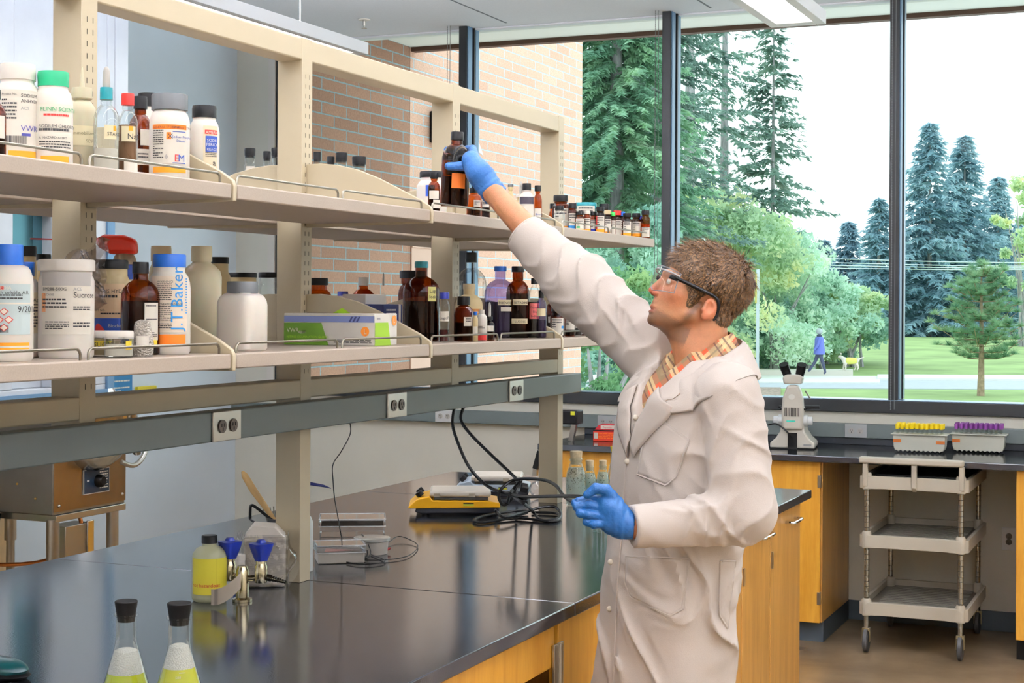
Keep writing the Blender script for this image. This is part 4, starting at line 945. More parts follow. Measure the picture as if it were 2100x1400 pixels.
# third bay
G = 'jars on the far side of the lower shelf'
bottle('amber wide-mouth jar with black cap right behind the second upright', 652, 573, 30, -2.38, ZL, 'amberl', 'black', 'round', brown_powder, .6, capf=.88, group=G)
bottle('small bottle with navy cap poking over the swept panel', 703, 600, 12, -2.4, ZL, 'white', 'navy', 'wide', capf=.9, group=G)
bottle('bright orange-amber round bottle with white cap', 745, 571, 25, -2.36, ZL, 'amberl', 'white', 'boston', amber_fill, .8, capr=.42, group=G)
bottle('dark amber jar with black cap behind the largest amber bottle', 846, 557, 30, -2.34, ZL, 'amber', 'black', 'round', None, .5, capf=.88, capr=.9, neck=.8, group=G)
bottle('clear pointed dropper vial standing behind the navy box', 786, 588, 7, -2.3, ZL, 'clear', None, 'boston', water, .3, tip='bulb', group=G)
w_ = 2.2 / (.3965 + .08 * .918)
p = VV * w_ + RR * (-.0795 * w_)
t = empty('reagent_box', 'flat navy blue box with white side lying behind the swept panel', 'box', (p.x, p.y, ZL)); m = MB(); m.box(-.09, .02, -.06, .06, 0, .1, mat('navy_box', (24, 34, 84), .5)); m.box(-.09, .0205, .035, .05, .0, .1, paper); m.build('carton', None, t, .002)
m = MB(); decal(m, flat_map((.0205, -.01, .02), (0, 1, 0), (0, 0, 1), (1, 0, 0)), .08, .07, None, (('l', .05, .8, .1, .9, 5, paper),)); m.build('print', None, t, fix=False)
p2 = onx(798, 600, -2.3)
m = MB(); m.box(-.04, .04, -.07, .06, 0, .13, mat('box_card', (0, 0, 0))); m.box(-.0, .0405, .03, .05, .06, .08, green_ink)
t = empty('reagent_box', 'white carton with a green mark beside the dark amber jar', 'box', (-2.3, 4.2, ZL)); m.build('carton', None, t, .002)
bottle('largest amber bottle, teal cap and yellow sticky note', 864, 538, 38, -1.935, ZL, 'amber', 'teal', 'boston', brown_liq, .5, [(.5, .68, .52, .62, mat('sticky_yellow', (228, 222, 140), .7), (('t', 'Lugol', .15, .6, .013, ink), ('t', 'Iodine', .1, .2, .013, ink)))], capr=.37, neck=.33, capf=.92)
bottle('slim clear bottle with dark blue cap and red liquid', 911, 601, 11.5, -1.82, ZL, 'clear', 'navy', 'tall', red_liq, .25, [(.42, .62, 1.9, 0, paper, (('t', "Lugol's", .05, .2, .0105, ink),))], capr=.92, neck=.86, capf=.87)
bottle('big clear fluted bottle with a black stopper', 966, 519, 31, -2.14, ZL, 'clear', 'black', 'boston', violet_liq, .45, capr=.38, neck=.34, capf=.88, fluted=True)
bottle('amber bottle with tall black cap and blank square label', 951, 609, 20, -1.825, ZL, 'amber', 'black', 'boston', brown_liq, .42, [(.34, .54, 1.0, .5, paper, (('l', .2, .8, .3, .8, 2, ink),))], capr=.66, neck=.58, capf=.8)
bottle('cream plastic bottle with brown lettering behind the square-labelled amber one', 962, 583, 28, -1.955, ZL, 'tan', 'tan', 'boston', labels=[(.44, .54, 1.0, .5, mat('brown_strip', (170, 112, 48), .6), (('t', 'ETHANOL', .05, .2, .009, paper),))], capr=.46, neck=.42, capf=.9)
bottle('thin dropper vial with a bright blue tip', 975, 640, 5.5, -1.79, ZL, 'tan', 'blue', 'tall', labels=[(.2, .5, 1.8, 0, paper, ())], capr=.7, neck=.5)
bottle('small white bottle with a red base band', 988, 636, 11.5, -1.81, ZL, 'white', 'white', 'tall', labels=[(.02, .24, 2, 0, red_ink, ()), (.3, .5, 1.6, -.1, paper, (('l', .1, .9, .2, .8, 3, ink),))], capr=.5, neck=.42, capf=.84)
bottle('little amber dropper bottle with a black bulb', 1004, 650, 10.5, -1.8, ZL, 'amber', 'black', 'boston', brown_liq, .5, [(.38, .62, 1.8, 0, paper, ())], tip='bulb', capr=.6)
bottle('large violet glass bottle with blue cap and phenolphthalein tape', 1026, 547, 33, -1.975, ZL, 'purple', 'blue', 'boston', violet_liq, .5, [(.455, .53, 1.15, .42, tape, (('t', 'PHENOLPHTH', .04, .2, .0105, ink),)), (.37, .43, .95, .5, paper, ())], capr=.39, neck=.34, capf=.93)
bottle('dark brown bottle with two white tape strips next to the violet one', 1062, 547, 24, -1.95, ZL, 'amber', 'black', 'boston', brown_liq, .62, [(.46, .54, 1.4, .25, tape, (('t', 'BETADINE', .1, .2, .0095, ink),)), (.2, .27, 1.5, .2, tape, (('t', 'LUGOLS', .2, .2, .009, ink),))], capr=.55, neck=.46, capf=.92)
bottle('slender bottle with a pink thymol label and stopper', 1096, 571, 12, -1.87, ZL, 'clear', 'black', 'tall', brown_liq, .6, [(.32, .58, 1.9, 0, mat('pink_label', (232, 120, 116), .6), (('t', 'Thymol', .1, .66, .0095, ink), ('t', 'Blue', .35, .38, .0095, ink), ('t', 'Indic', .2, .1, .0095, ink)))], capr=.6, neck=.5, capf=.9)
bottle('violet-tinted round bottle after the pink labelled one', 1110, 596, 11, -1.93, ZL, 'purple', 'black', 'round', violet_liq, .38, [(.46, .62, 1.8, 0, tape, ())], capr=.5, neck=.4)
G = 'small jars crowded on the end bay of the lower shelf'
small('amber jar with wide black cap, tallest by the lower end panel', 1139, 605, 19, -1.98, 'black', z=ZL, lab=(.3, .45), g=G)
small('amber jar with black cap and large cream label with blue square', 1143, 629, 15, -1.84, 'black', z=ZL, lab=(.05, .62), extra=(('r', .8, 1, .4, .55, sky_ink),), g=G)
small('dark jar with black cap and orange print next to the cream label', 1169, 636, 11.5, -1.83, 'black', z=ZL, lab=(.25, .66), g=G)
small('clear vial with white cap and two pale labels', 1186, 635, 8, -1.84, 'white', 'clear', z=ZL, lab=(.3, .7), g=G)
small('small amber jar half under the sleeve edge', 1198, 645, 8, -1.84, 'black', z=ZL, g=G)
small('amber jar with orange base band against the sleeve', 1210, 652, 8, -1.82, 'black', z=ZL, band=orange, g=G)
small('low jar with orange base band deepest under the sleeve', 1228, 655, 10, -1.82, 'black', z=ZL, band=orange, g=G)
small('dark jar with cream label in the rear of the lower end bay', 1178, 620, 12, -1.98, 'black', z=ZL, lab=(.5, .8), g=G)
# ------------------------------------------------------------------ on the island bench
BT = .9205
def wz(py, z): return (z - CAM_H) / (627 - py) * F_PX
def flask(lab, px, w, sc, liqm, lv, fv):
    p = VV * w + RR * ((px - 1050) / F_PX * w)
    t = empty('erlenmeyer_flask', lab, 'flask', (p.x, p.y, BT), .3)
    R, H = .0535 * sc, .186 * sc
    pr = [(R * .93, 0), (R, .006), (R * .985, .016), (.0185 * sc, H * .72), (.0172 * sc, H * .8), (.0172 * sc, H * .975), (.0205 * sc, H * .985), (.0205 * sc, H)]
    MB().lathe(pr, glassy('flask_glass', (.95, .97, .97), refl=1.9), 40, cap1=False).build('body', None, t)
    def rad(z): return R * .985 + (.0185 * sc - R * .985) * (z - .016) / (H * .72 - .016)
    zl, zf = H * lv, H * fv
    MB().lathe([(R * .9, .002), (R * .96, .007), (rad(.016) - .002, .016), (rad(zl) - .002, zl)], liqm, 36).build('liquid', None, t)
    fo = mat('foam', (238, 236, 226), .9, bump=.6, bscale=400)
    m = MB(); m.lathe([(rad(zl) - .002, zl), (rad((zl + zf) / 2) - .0018, (zl + zf) / 2), (rad(zf) - .002, zf), (rad(zf) * .6, zf + .003), (.001, zf + .001)], fo, 36); m.build('foam', None, t)
    MB().lathe([(.0145 * sc, H * .93), (.0165 * sc, H + .001), (.0182 * sc, H + .012 * sc), (.0196 * sc, H + .021 * sc), (.0185 * sc, H + .0225 * sc)], black_rubber, 30).build('stopper', None, t)
    m = MB(); f = cyl_map(rad(H * .5) + .001, 0, math.atan2(-p.y, -p.x) - .3)
    decal(m, lambda s, tt, l: f(s, H * .48 + tt, l), .02, .05, None, (('t', '500', .2, .1, .006, paper), ('r', .5, 1, .28, .3, paper)), 6); m.build('graduation', None, t, fix=False)
liq_g = mat('green_yellow_culture', (176, 182, 36), .2, sss=.1)
flask('stoppered flask of foaming yellow-green culture by the picture edge', 262, 2.7, 1.0, liq_g, .46, .66)
flask('taller stoppered flask of yellow-green culture beside the labelled yellow bottle', 371, 2.63, 1.05, mat('lime_culture', (190, 190, 50), .2, sss=.1), .57, .75)
# yellow labelled bottle
p = onz(429, 1230, BT)
t = empty('yellow_bottle', 'plastic bottle with yellow liquid label and black cap beside the gas tap', 'bottle', tuple(p)); R = .0415; H = .158
MB().lathe([(R * .88, 0), (R * .98, .004), (R, .01), (R, H * .66), (R * .95, H * .73), (R * .75, H * .8), (R * .42, H * .84), (R * .4, H * .9)], mat('cloudy_plastic', (206, 206, 168), .3, trans=.25), 40).build('body', None, t)
MB().lathe([(R * .46, H * .88), (R * .46, H * .99), (R * .42, H)], caps['black'], 36).build('cap', None, t)
m = MB(); decal(m, cyl_map(R + .0006, H * .12, math.atan2(-p.y, -p.x) + .1), R * 2.5, H * .55, mat('yellow_label', (222, 208, 62), .5), (('t', 'not hazardous', .02, .22, .0125, red_ink), ('r', .62, .63, 0, 1, mat('label_yellow_fold', (206, 190, 50), .5)))); m.build('label', None, t, fix=False)
# gas turret
p = onz(497, 1232, BT)
t = empty('gas_tap', 'chrome bench gas turret with two dark blue knobs', 'gas tap', tuple(p), YAW)
olive = mat('turret_chrome', (176, 166, 140), .15, metal=1)
m = MB(); m.lathe([(.024, 0), (.024, .006), (.016, .01), (.016, .075), (.013, .08), (.012, .086)], olive, 24); m.build('pillar', None, t)
knob_m = mat('knob_blue', (24, 42, 132), .3)
for (dx, dy, nz) in ((.045, 0, 1), (-.036, .03, -1)):
    m = MB(); m.tube([(0, 0, .055), (dx * .6, dy, .056), (dx, dy, .058)], .008, olive, 12)
    m.lathe([(.014, .045), (.016, .05), (.016, .085), (.013, .09), (.013, .1)], olive, 18, (dx, dy, 0))
    m.build('valve_body', None, t)
    m = MB(); n = 24; vs = []; fs = []
    for j, (r, z) in enumerate(((.014, .098), (.024, .125), (.028, .14), (.012, .142), (.009, .149), (.006, .15))):
        for i in range(n):
            a = 2 * PI * i / n; q = 1 + (.1 * math.cos(4 * a) if j < 4 else 0); vs.append((dx + r * q * math.cos(a), dy + r * q * math.sin(a), z))
    for j in range(5):
        for i in range(n): a, b = j * n + i, j * n + (i + 1) % n; fs.append((a, b, b + n, a + n))
    fs.append(tuple(range(5 * n, 6 * n))); fs.append(tuple(range(n))[::-1]); m.add(vs, fs, knob_m, True); m.build('knob', None, t)
    pts = []; rs = []
    for k in range(26):
        q = k / 25; pts.append((dx + nz * (.014 + .05 * q), dy - .03 * q, .058 - .006 * q)); rs.append((.0085 if k < 6 else .0075 - .004 * q + (.0012 if k % 3 == 0 else 0)))
    MB().tube(pts, rs, mat('nozzle_dark_chrome', (90, 86, 76), .15, metal=1), 12).build('hose_barb', None, t)
# paper tag hanging from the turret
m = MB(); vs = []; fs = []
for i in range(9):
    a = i / 8; 
    for j in (0, 1): vs.append((-.05 + .07 * a, -.03 - .012 * math.sin(a * PI), .005 + a * a * .04 + j * .038))
for i in range(8): fs.append((2 * i, 2 * i + 2, 2 * i + 3, 2 * i + 1))
m.add(vs + [(x, y + .0006, z) for x, y, z in vs], fs + [tuple(q + 18 for q in f_[::-1]) for f_ in fs], mat('tag_paper', (170, 158, 142), .7), True)
m.add([(x - .0, y - .0012, z) for x, y, z in vs[2:6]], [(0, 2, 3, 1)], mat('tag_print', (120, 110, 100), .7))
o = m.build('curled_tag', None, None, loc=(p.x + .01, p.y - .05, BT), fix=False); o.rotation_euler = (0, 0, YAW)
tag(o, 'curled paper tag leaning in front of the gas tap', 'tag')
p = onz(490, 1205, BT)
t = empty('pill_bottle', 'white bottle with green, blue and red label behind the gas tap', 'bottle', tuple(p)); R = .0155
MB().lathe([(R, 0), (R, .068), (R * .9, .072)], white_pl, 24).build('body', None, t)
MB().lathe([(R * 1.05, .07), (R * 1.05, .083), (R, .085)], white_pl, 24).build('cap', None, t)
m = MB(); decal(m, cyl_map(R + .0006, .004, math.atan2(-p.y, -p.x)), R * 2.2, .06, paper, (('r', .1, .4, .66, .8, green_ink), ('r', .1, .9, .6, .64, mat('deep_orange', (0, 0, 0))), ('r', .65, .95, .72, .86, ink), ('r', .0, .3, 0, .5, blue_ink), ('r', .35, .8, .05, .2, red_ink), ('r', .35, .8, .25, .4, red_ink))); m.build('label', None, t, fix=False)
# block of paper towels in a clear bag
c = onz(548, 1204, BT)
t = empty('towel_pack', 'block of folded white paper towels in a clear plastic bag beside the post', 'paper towels', (c.x, c.y, BT), YAW + .12)
pt = mat('towel_paper', (226, 214, 200), .9, noise=.06, nscale=60, stretch=(1, 1, 12), bump=.5, bscale=40)
m = MB(); m.box(-.06, .045, 0, .1, 0, .125, pt); m.build('towels', None, t, .008)
m = MB(); m.prism([(-.06, .125), (.045, .125), (.018, .152), (-.036, .156)], .006, .09, mat('towel_card', (232, 224, 214), .8), 'y'); m.build('folded_top', None, t, .002)
m = MB(); g = 22; vs = []; fs = []
for k in range(3):
    n0 = len(vs)
    for j in range(g):
        for i in range(g):
            u = i / (g - 1); v = j / (g - 1); wv = .0025 * math.sin(19 * u + 7 * v + k) + .002 * math.sin(31 * u * v + 11 * v)
            if k == 0: vs.append((-.066 + .118 * u, -.004 - abs(wv), .002 + .132 * v))
            elif k == 1: vs.append((.05 + abs(wv) + .02 * math.sin(PI * v) ** 6, -.004 + .108 * u, .002 + .132 * v))
            else: vs.append((-.085 + .03 * u + .01 * v, -.004 + .02 * u + wv, .11 + .03 * v + .006 * math.sin(9 * u)))
    for j in range(g - 1):
        for i in range(g - 1): a = n0 + j * g + i; fs.append((a, a + 1, a + g + 1, a + g))
m.add(vs, fs, glassy('bag_film_clear', (.93, .93, .94), refl=2.6, rough=.1, blend=.45), True); m.build('bag', None, t, fix=False)
m = MB(); m.add([(.052, -.004, .0), (.075, -.008, .03), (.082, -.006, .06), (.058, -.004, .085), (.052, -.004, .05)], [(0, 1, 2, 3, 4)], MATS['bag_film_clear'], True); m.build('bag_corner', None, t, fix=False)
# tool holder with paddle and magnifier
c = onz(572, 1120, BT); 
t = empty('utensil_cup', 'dark cup of lab tools mostly hidden between the towels and the post', 'cup', (c.x, c.y, BT))
MB().lathe([(.032, 0), (.036, .085), (.033, .085), (.029, .006)], mat('cup_black', (30, 30, 32), .3), 24).build('cup', None, t)
def worldbar(name, lab, cat, pts, r, m_, flat=None):
    m = MB(); m.tube([Vector(q) for q in pts], r, m_, 10)
    if flat:
        c0 = sum((Vector(q) for q in pts), Vector()) / len(pts)
        m.v = [tuple(c0 + (Vector(v) - c0) - VV * ((Vector(v) - c0).dot(VV)) * flat) for v in m.v]
    return tag(m.build(name, None, None), lab, cat)
wc = VV.dot(c)
worldbar('wooden_paddle', 'flat wooden tongue paddle leaning out of the dark cup', 'paddle', [P(575, 1085, wc), P(545, 1040, wc), P(520, 1005, wc), P(502, 975, wc), P(497, 966, wc)], [.006, .009, .0115, .0105, .004], woodmat('paddle_wood', (168, 132, 78), (190, 156, 100)), .6)
m = MB(); m.tube(spline([P(585, 1082, wc), P(548, 1058, wc), P(525, 1040, wc), P(515, 1036, wc), P(513, 1048, wc), P(513, 1064, wc)], 5), .0045, black_pl, 10); m.tube(spline([P(513, 1064, wc), P(530, 1075, wc - .02), P(560, 1086, wc - .02)], 4), .0035, black_pl, 8); tag(m.build('looped_tool', None, None), 'black looped handle resting over the cup of tools', 'tool')
m = MB(); 
for k in range(4): m.tube([P(548 + 5 * k, 1068, wc), P(540 + 7 * k, 1044 - 2 * k, wc)], .0018, mat('tool_steel', (120, 120, 110), .3, metal=1), 8)
tag(m.build('forceps', None, None), 'slim steel forceps standing behind the looped handle', 'forceps')
worldbar('blue_spatula', 'dark blue pointed spatula sticking out past the post', 'spatula', [P(600, 986, 4.3), P(640, 992, 4.3), P(664, 996, 4.3), P(679, 1001, 4.3)], [.004, .0045, .0035, .0008], mat('spatula_blue', (24, 32, 92), .4))
p = onz(628, 1170, BT)
t = empty('squirt_bottle', 'slim white squirt bottle with blue tip partly behind the post', 'bottle', (p.x, p.y, BT)); hb = CAM_H + (627 - 1062) * VV.dot(p) / F_PX - BT
MB().lathe([(.017, 0), (.018, .004), (.018, hb * .9), (.012, hb), (.006, hb + .004)], mat('squirt_white', (214, 218, 216), .35), 24).build('body', None, t)
MB().tube([(0.004, 0, hb), (.006, 0, hb + .02)], [.006, .004], knob_m, 10).build('tip', None, t)
# clear boxes
clr = glassy('clear_box_plastic', (.93, .93, .94), refl=2.6, rough=.06); pinkc = mat('pink_medium', (222, 160, 150), .4); frost = mat('frosted_plastic', (222, 214, 204), .4, trans=.3)
def cbox(lab, x, y, sx, sy, h, rot, inner=None):
    t = empty('plastic_box', lab, 'box', (x, y, BT), rot)
    m = MB(); m.box(0, sx, 0, sy, 0, h * .6, frost if inner else clr); m.build('tray', None, t, .003)
    m = MB(); m.box(-.003, sx + .003, -.003, sy + .003, h * .6, h, clr); m.build('lid', None, t, .004)
    m = MB(); e = mat('box_rim', (236, 236, 238), .15)
    for z in (h * .6, h):
        m.tube([(-.003, -.003, z), (sx + .003, -.003, z), (sx + .003, sy + .003, z), (-.003, sy + .003, z)], .0014, e, 6, closed=True)
    m.build('rim', None, t)
    if inner: MB().prism([(.02, .02), (sx - .02, .04), (.03, sy - .02)], h * .605, h * .62, pinkc).build('insert', None, t)
a = onz(648, 1158, BT)
cbox('clear lidded box with pink contents beside the post', a.x, a.y + .01, .13, .1, .05, .62, True)
a = onz(722, 1118, BT)
cbox('larger clear lidded box behind the tangle of thin wire', a.x - .17, a.y + .1, .2, .13, .055, .5)
a = onz(742, 1140, BT)
t = empty('petri_dish', 'round shallow dish on a white tub inside the thin wire tangle', 'dish', (a.x, a.y + .06, BT))
MB().lathe([(.045, 0), (.048, .036)], frost, 32).build('tub', None, t)
MB().lathe([(.052, .038), (.053, .046), (.05, .047)], mat('dish_metal', (200, 200, 196), .25, metal=.6), 40).build('dish', None, t)
# thin wire with probe clips
def wire(name, lab, pts, r, m_, cat='wire', n=7):
    o = MB().tube(spline(pts, n), r, m_, 8).build(name, None, None); return tag(o, lab, cat)
def T(px, py, dz=.004): q = onz(px, py, BT + dz); return q
wp = VV.dot(onz(700, 1118, BT))
wpts = [Vector((-2.085, 3.725, 1.322)), P(718, 890, 4.22), P(700, 925, 4.1), P(683, 952, 4.08), P(683, 985, 4.05), P(686, 1020, 4.0), P(693, 1060, 3.98), P(700, 1100, 3.96), T(706, 1122), T(745, 1145), T(760, 1130, .02), T(742, 1095, .05), T(752, 1140), T(700, 1150), T(690, 1140), T(730, 1115, .02), T(745, 1130), T(790, 1150), T(740, 1157), T(700, 1147), T(780, 1148), T(835, 1140), T(857, 1120), T(840, 1106, .008), T(815, 1100, .012), T(790, 1118)]
wire('probe_wire', 'thin black wire hanging from the raceway and tangled beside the clear boxes', wpts, .0014, black_pl, n=8)
MB().box(-.004, .004, -.004, .004, -.008, .0, black_pl)
for px, py, mm, lb in ((776, 1122, mat('clip_black', (38, 46, 44), .4), 'black crocodile clip at the end of the thin wire'), (800, 1124, mat('clip_red', (120, 20, 20), .4), 'dark red crocodile clip at the end of the thin wire')):
    a = T(px - 26, py + 7, .008); b = T(px, py, .012); m = MB(); m.tube([a, a.lerp(b, .4), a.lerp(b, .7), b], [.0025, .006, .005, .003], mm, 10); tag(m.build('crocodile_clip', None, None), lb, 'clip')
# hot plates
yel = mat('hotplate_yellow', (236, 172, 18), .35); dk = mat('hotplate_base', (18, 20, 28), .35); cer = mat('ceramic_top', (228, 220, 208), .3)
def hotplate(lab, loc, rz, bodym, sc=1.):
    t = empty('hot_plate', lab, 'hot plate', tuple(loc), rz)
    m = MB(); m.prism([(-.135 * sc, .012), (-.115 * sc, .006), (.15 * sc, .006), (.155 * sc, .03), (-.13 * sc, .03)], -.09, .09, dk, 'y'); m.build('base', None, t, .004)
    for x in (-.1, .12):
        for y in (-.07, .07): MB().lathe([(.011, 0), (.013, .008)], black_rubber, 14, (x * sc, y, 0)).build('foot', None, t)
    m = MB(); m.prism([(-.155 * sc, .024), (-.158 * sc, .03), (-.13 * sc, .056), (-.085 * sc, .066), (-.075 * sc, .052), (.12 * sc, .05), (.155 * sc, .044), (.157 * sc, .028)], -.095, .095, bodym, 'y'); m.build('housing', None, t, .007, seg=3)
    m = MB(); m.box(-.07 * sc, .115 * sc, -.075, .075, .052, .062, mat('hotplate_gap', (60, 62, 64), .3, metal=.7)); m.build('element', None, t)
    m = MB(); m.box(-.085 * sc, .125 * sc, -.09, .09, .064, .084, cer); m.build('plate', None, t, .008, seg=3)
    for x in (-.06, .06): box(x * sc - .011, x * sc + .011, -.0915, -.0895, .064, .076, mat('plate_clip', (170, 156, 136), .4)).build('plate_clip', None, t)
    for y in (-.045, .045):
        MB().lathe([(.013, 0), (.013, .016), (.011, .018)], black_rubber, 20, axis=Matrix.Rotation(-.7, 3, 'Y')).build('knob', None, t, loc=(-.115 * sc, y, .062))
    m = MB(); m.box(.03 * sc, .066 * sc, -.0962, -.0955, .034, .044, mat('warning_label', (206, 206, 60), .5)); m.box(.03 * sc, .066 * sc, -.0964, -.096, .041, .044, black_pl); m.build('warning_label', None, t)
    return t
hotplate('yellow hot plate stirrer with a white ceramic top', onz(930, 1058, BT) + VV * .1, YAW + .03, yel)
hotplate('grey-white hot plate stirrer behind the yellow one', onz(1010, 1022, BT) + VV * .09, YAW - .05, mat('hotplate_grey', (176, 190, 204), .35), .9)
# power cords
cordm = mat('cord_black', (14, 14, 15), .35, spec=.35)
ha = P(1222, 1022, 3.62)
wire('black_cable', 'thick black cord dropping from the raceway and sweeping to the lowered gloved hand', [Vector((-2.075, 4.36, 1.325)), P(928, 870, 4.8), P(940, 910, 4.75), P(962, 957, 4.72), P(995, 993, 4.7), P(1030, 1009, 4.6), P(1075, 1018, 4.4), P(1130, 1017, 4.1), P(1180, 1017, 3.8), ha], .0048, cordm, 'cord')
wire('black_cable', 'thick black cord dropping behind and coiling over the hot plates', [Vector((-2.075, 4.43, 1.325)), P(945, 860, 4.85), P(965, 890, 4.83), P(1010, 935, 4.8), P(1045, 968, 4.75), P(1062, 988, 4.65), P(1055, 1015, 4.6), P(1035, 1035, 4.6), P(1023, 1020, 4.6), P(1030, 1000, 4.6), P(1058, 983, 4.6), P(1110, 983, 4.45), P(1140, 995, 4.3), P(1160, 1020, 4.1), P(1200, 1040, 3.75), P(1228, 1046, 3.62)], .0048, cordm, 'cord')
wire('black_cable', 'black cord looped on the bench in front of the hot plates', [T(1020, 1050, .03), T(1035, 1060, .02), T(1075, 1050, .02), T(1110, 1040, .03), T(1140, 1040, .03), T(1150, 1058, .01), T(1130, 1068, .006), T(1060, 1062, .006), T(990, 1070, .006), T(972, 1066, .006), T(1000, 1056, .01), T(1070, 1046, .012), T(1078, 1052, .006), T(1030, 1058, .006), T(1015, 1045, .03)], .0048, cordm, 'cord')
wire('black_cable', 'black cord gathered in the bundle behind the loose loops', [T(1060, 1010, .03), P(1050, 1005, 4.6), P(1042, 1030, 4.6), P(1062, 1000, 4.62), P(1068, 985, 4.62), P(1050, 1012, 4.62), P(1078, 1035, 4.4), T(1090, 1045, .03), T(1110, 1066, .006), T(1145, 1062, .006), T(1140, 1052, .006), T(1090, 1050, .006)], .0048, cordm, 'cord')
m = MB(); m.box(-.012, .012, -.016, .016, -.01, .01, black_pl); o = m.build('cord_plug', None, None, .004, loc=tuple(P(1075, 1000, 4.58))); o.rotation_euler = (.3, .2, .5); tag(o, 'black moulded plug in the cord bundle over the hot plates', 'plug')
m = MB(); n = 14; 
m.ball((0, 0, .035), (.05, .03, .035), glassy('wrap_film', (.93, .94, .96), refl=3, rough=.1), 14, 8); o = m.build('plastic_wrap', None, None, loc=tuple(onz(1110, 1022, BT)));tag(o, 'crumpled clear plastic wrap behind the cord bundle', 'wrap')
# specimen bottles
cork = mat('cork', (206, 186, 150), .9, noise=.2, nscale=60)
green_glass = glassy('greenish_glass', (.93, .98, .96), refl=1.6)
def specimen(lab, px, py, top, hw, fleck, nm='specimen_bottle'):
    p = onz(px, py, BT); w = VV.dot(p); R = hw * w / F_PX; H = (py - top) * w / F_PX * .985
    t = empty(nm, lab, 'bottle', tuple(p))
    MB().lathe([(R * .85, 0), (R * .97, .004), (R, H * .12), (R, H * .5), (R * .9, H * .62), (R * .6, H * .78), (R * .56, H * .8), (R * .66, H * .85), (R * .56, H * .88)], green_glass, 30, cap1=False).build('body', None, t)
    MB().lathe([(R * .5, H * .76), (R * .62, H * .99), (R * .6, H)], cork, 22).build('cork', None, t)
    MB().lathe([(R * .8, .004), (R * .93, H * .1), (R * .93, H * .5), (R * .84, H * .61), (R * .6, H * .7)], mat('specimen_water', (206, 226, 220), .2, alpha=.5), 24).build('water', None, t)  # pale half-opaque colour stands for light refracted through the water
    r_ = random.Random(px); m = MB()
    for k in range(fleck):
        a = r_.uniform(0, 6.28); z = H * (.14 + .56 * r_.random() ** .6); rr = (R * .975 if z < H * .5 else R * (.975 - .4 * (z / H - .5) / .2 * .6)) + .0004; q = r_.uniform(.002, .006); b = r_.uniform(0, 3)
        def pt(da, dz): return ((rr) * math.cos(a + da / rr), (rr) * math.sin(a + da / rr), z + dz)
        m.add([pt(-q * math.cos(b), -q * math.sin(b)), pt(.0009, -.0007), pt(q * math.cos(b), q * math.sin(b)), pt(-.0009, .0009)], [(0, 1, 2, 3)], mat('alga', (34, 50, 30), .6))
    o = m.build('algae_flecks', None, t, fix=False); o['kind'] = 'stuff'
specimen('corked glass bottle full of dark green algae flecks', 1181, 1037, 923, 21, 420)
specimen('smaller corked bottle of algae just before the lowered glove', 1209, 1033, 942, 14, 130)
specimen('third corked bottle half hidden behind the test tubes', 1236, 1024, 942, 13, 60)
tube_g = glassy('tube_glass', (.9, .95, .96), refl=2.4)
for k, (px, w) in enumerate(((1222, 5.0), (1232, 4.98), (1240, 5.02), (1247, 4.98), (1254, 5.0))):
    p = VV * w + RR * ((px - 1050) / F_PX * w)
    o = MB().lathe([(.0075, 0), (.008, .002), (.008, .1), (.0068, .108), (.003, .113)], tube_g, 14).build('test_tube', None, None, loc=(p.x, p.y, BT))
    tag(o, ('upturned empty test tube, %s from the corked bottles' % ('first', 'second', 'third', 'fourth', 'fifth')[k]), 'test tube', 'upturned test tubes behind the gloved hand')
p = onz(1258, 1005, BT)
t = empty('wash_flask', 'clear flask with a yellow-green top half behind the coat front', 'flask', tuple(p))
MB().lathe([(.03, 0), (.034, .01), (.02, .08), (.012, .11), (.012, .16)], tube_g, 20, cap1=False).build('body', None, t)
MB().lathe([(.011, .15), (.0125, .172)], mat('label_yellow', (0, 0, 0)), 16).build('cap', None, t)
# dark round object at the picture edges
p = onz(0, 1395, BT)
t = empty('gadget', 'dark green and black rounded gadget at the picture corner of the bench', 'gadget', (p.x - .03, p.y + .02, BT))
m = MB(); m.ball((0, 0, .018), (.075, .04, .022), mat('dark_teal_plastic', (14, 60, 62), .3)); m.build('shell', None, t)
m = MB(); m.ball((0, 0, .008), (.08, .045, .012), black_pl); m.build('base', None, t)
p = onz(10, 1172, BT)
t = empty('rubber_dome', 'black rubber dome just past the far bench edge, below the kettle', 'container', (p.x - .28, p.y + .12, .72))
MB().lathe([(.11, -.72), (.11, .18), (.09, .21), (.05, .228), (.001, .232)], black_rubber, 26).build('dome', None, t)

# ------------------------------------------------------------------ steam kettle by the side wall
kst = mat('kettle_steel', (150, 132, 110), .28, metal=1, noise=.12, nscale=4); kst2 = mat('kettle_panel', (146, 142, 136), .35, metal=.9, noise=.1, nscale=4)
t = empty('steam_kettle', 'old stainless steel tilting kettle on tube legs behind the bench', 'kettle', (-4.5, 5.44, 0))
m = MB(); m.box(-.66, -.004, 0, .496, .72, 1.12, kst2); m.build('housing', None, t, .006)
m = MB(); m.box(-.004, 0, 0, .496, .735, 1.12, kst)
for y, z in ((.03, .76), (.47, .765), (.3, .98)): m.ball((.002, y, z), .007, steel, 8, 6)
m.build('front_panel', None, t)
m = MB()
for x, z in ((-.2, .85), (-.35, .8), (-.1, .79)): m.ball((x, -.002, z), .006, mat('brass', (190, 160, 100), .3, metal=1), 8, 6)
m.build('side_rivet', None, t)
m = MB(); m.box(-.64, .0, .015, .5, .69, .72, steel); m.build('base_frame', None, t, .003)
for x, y in ((-.03, .03), (-.03, .44), (-.62, .03), (-.62, .44)):
    m = MB(); m.lathe([(.028, .52), (.028, .7)], steel, 16, (x, y, 0)); m.lathe([(.02, 0), (.02, .53)], steel, 16, (x, y, 0)); m.build('leg', None, t)
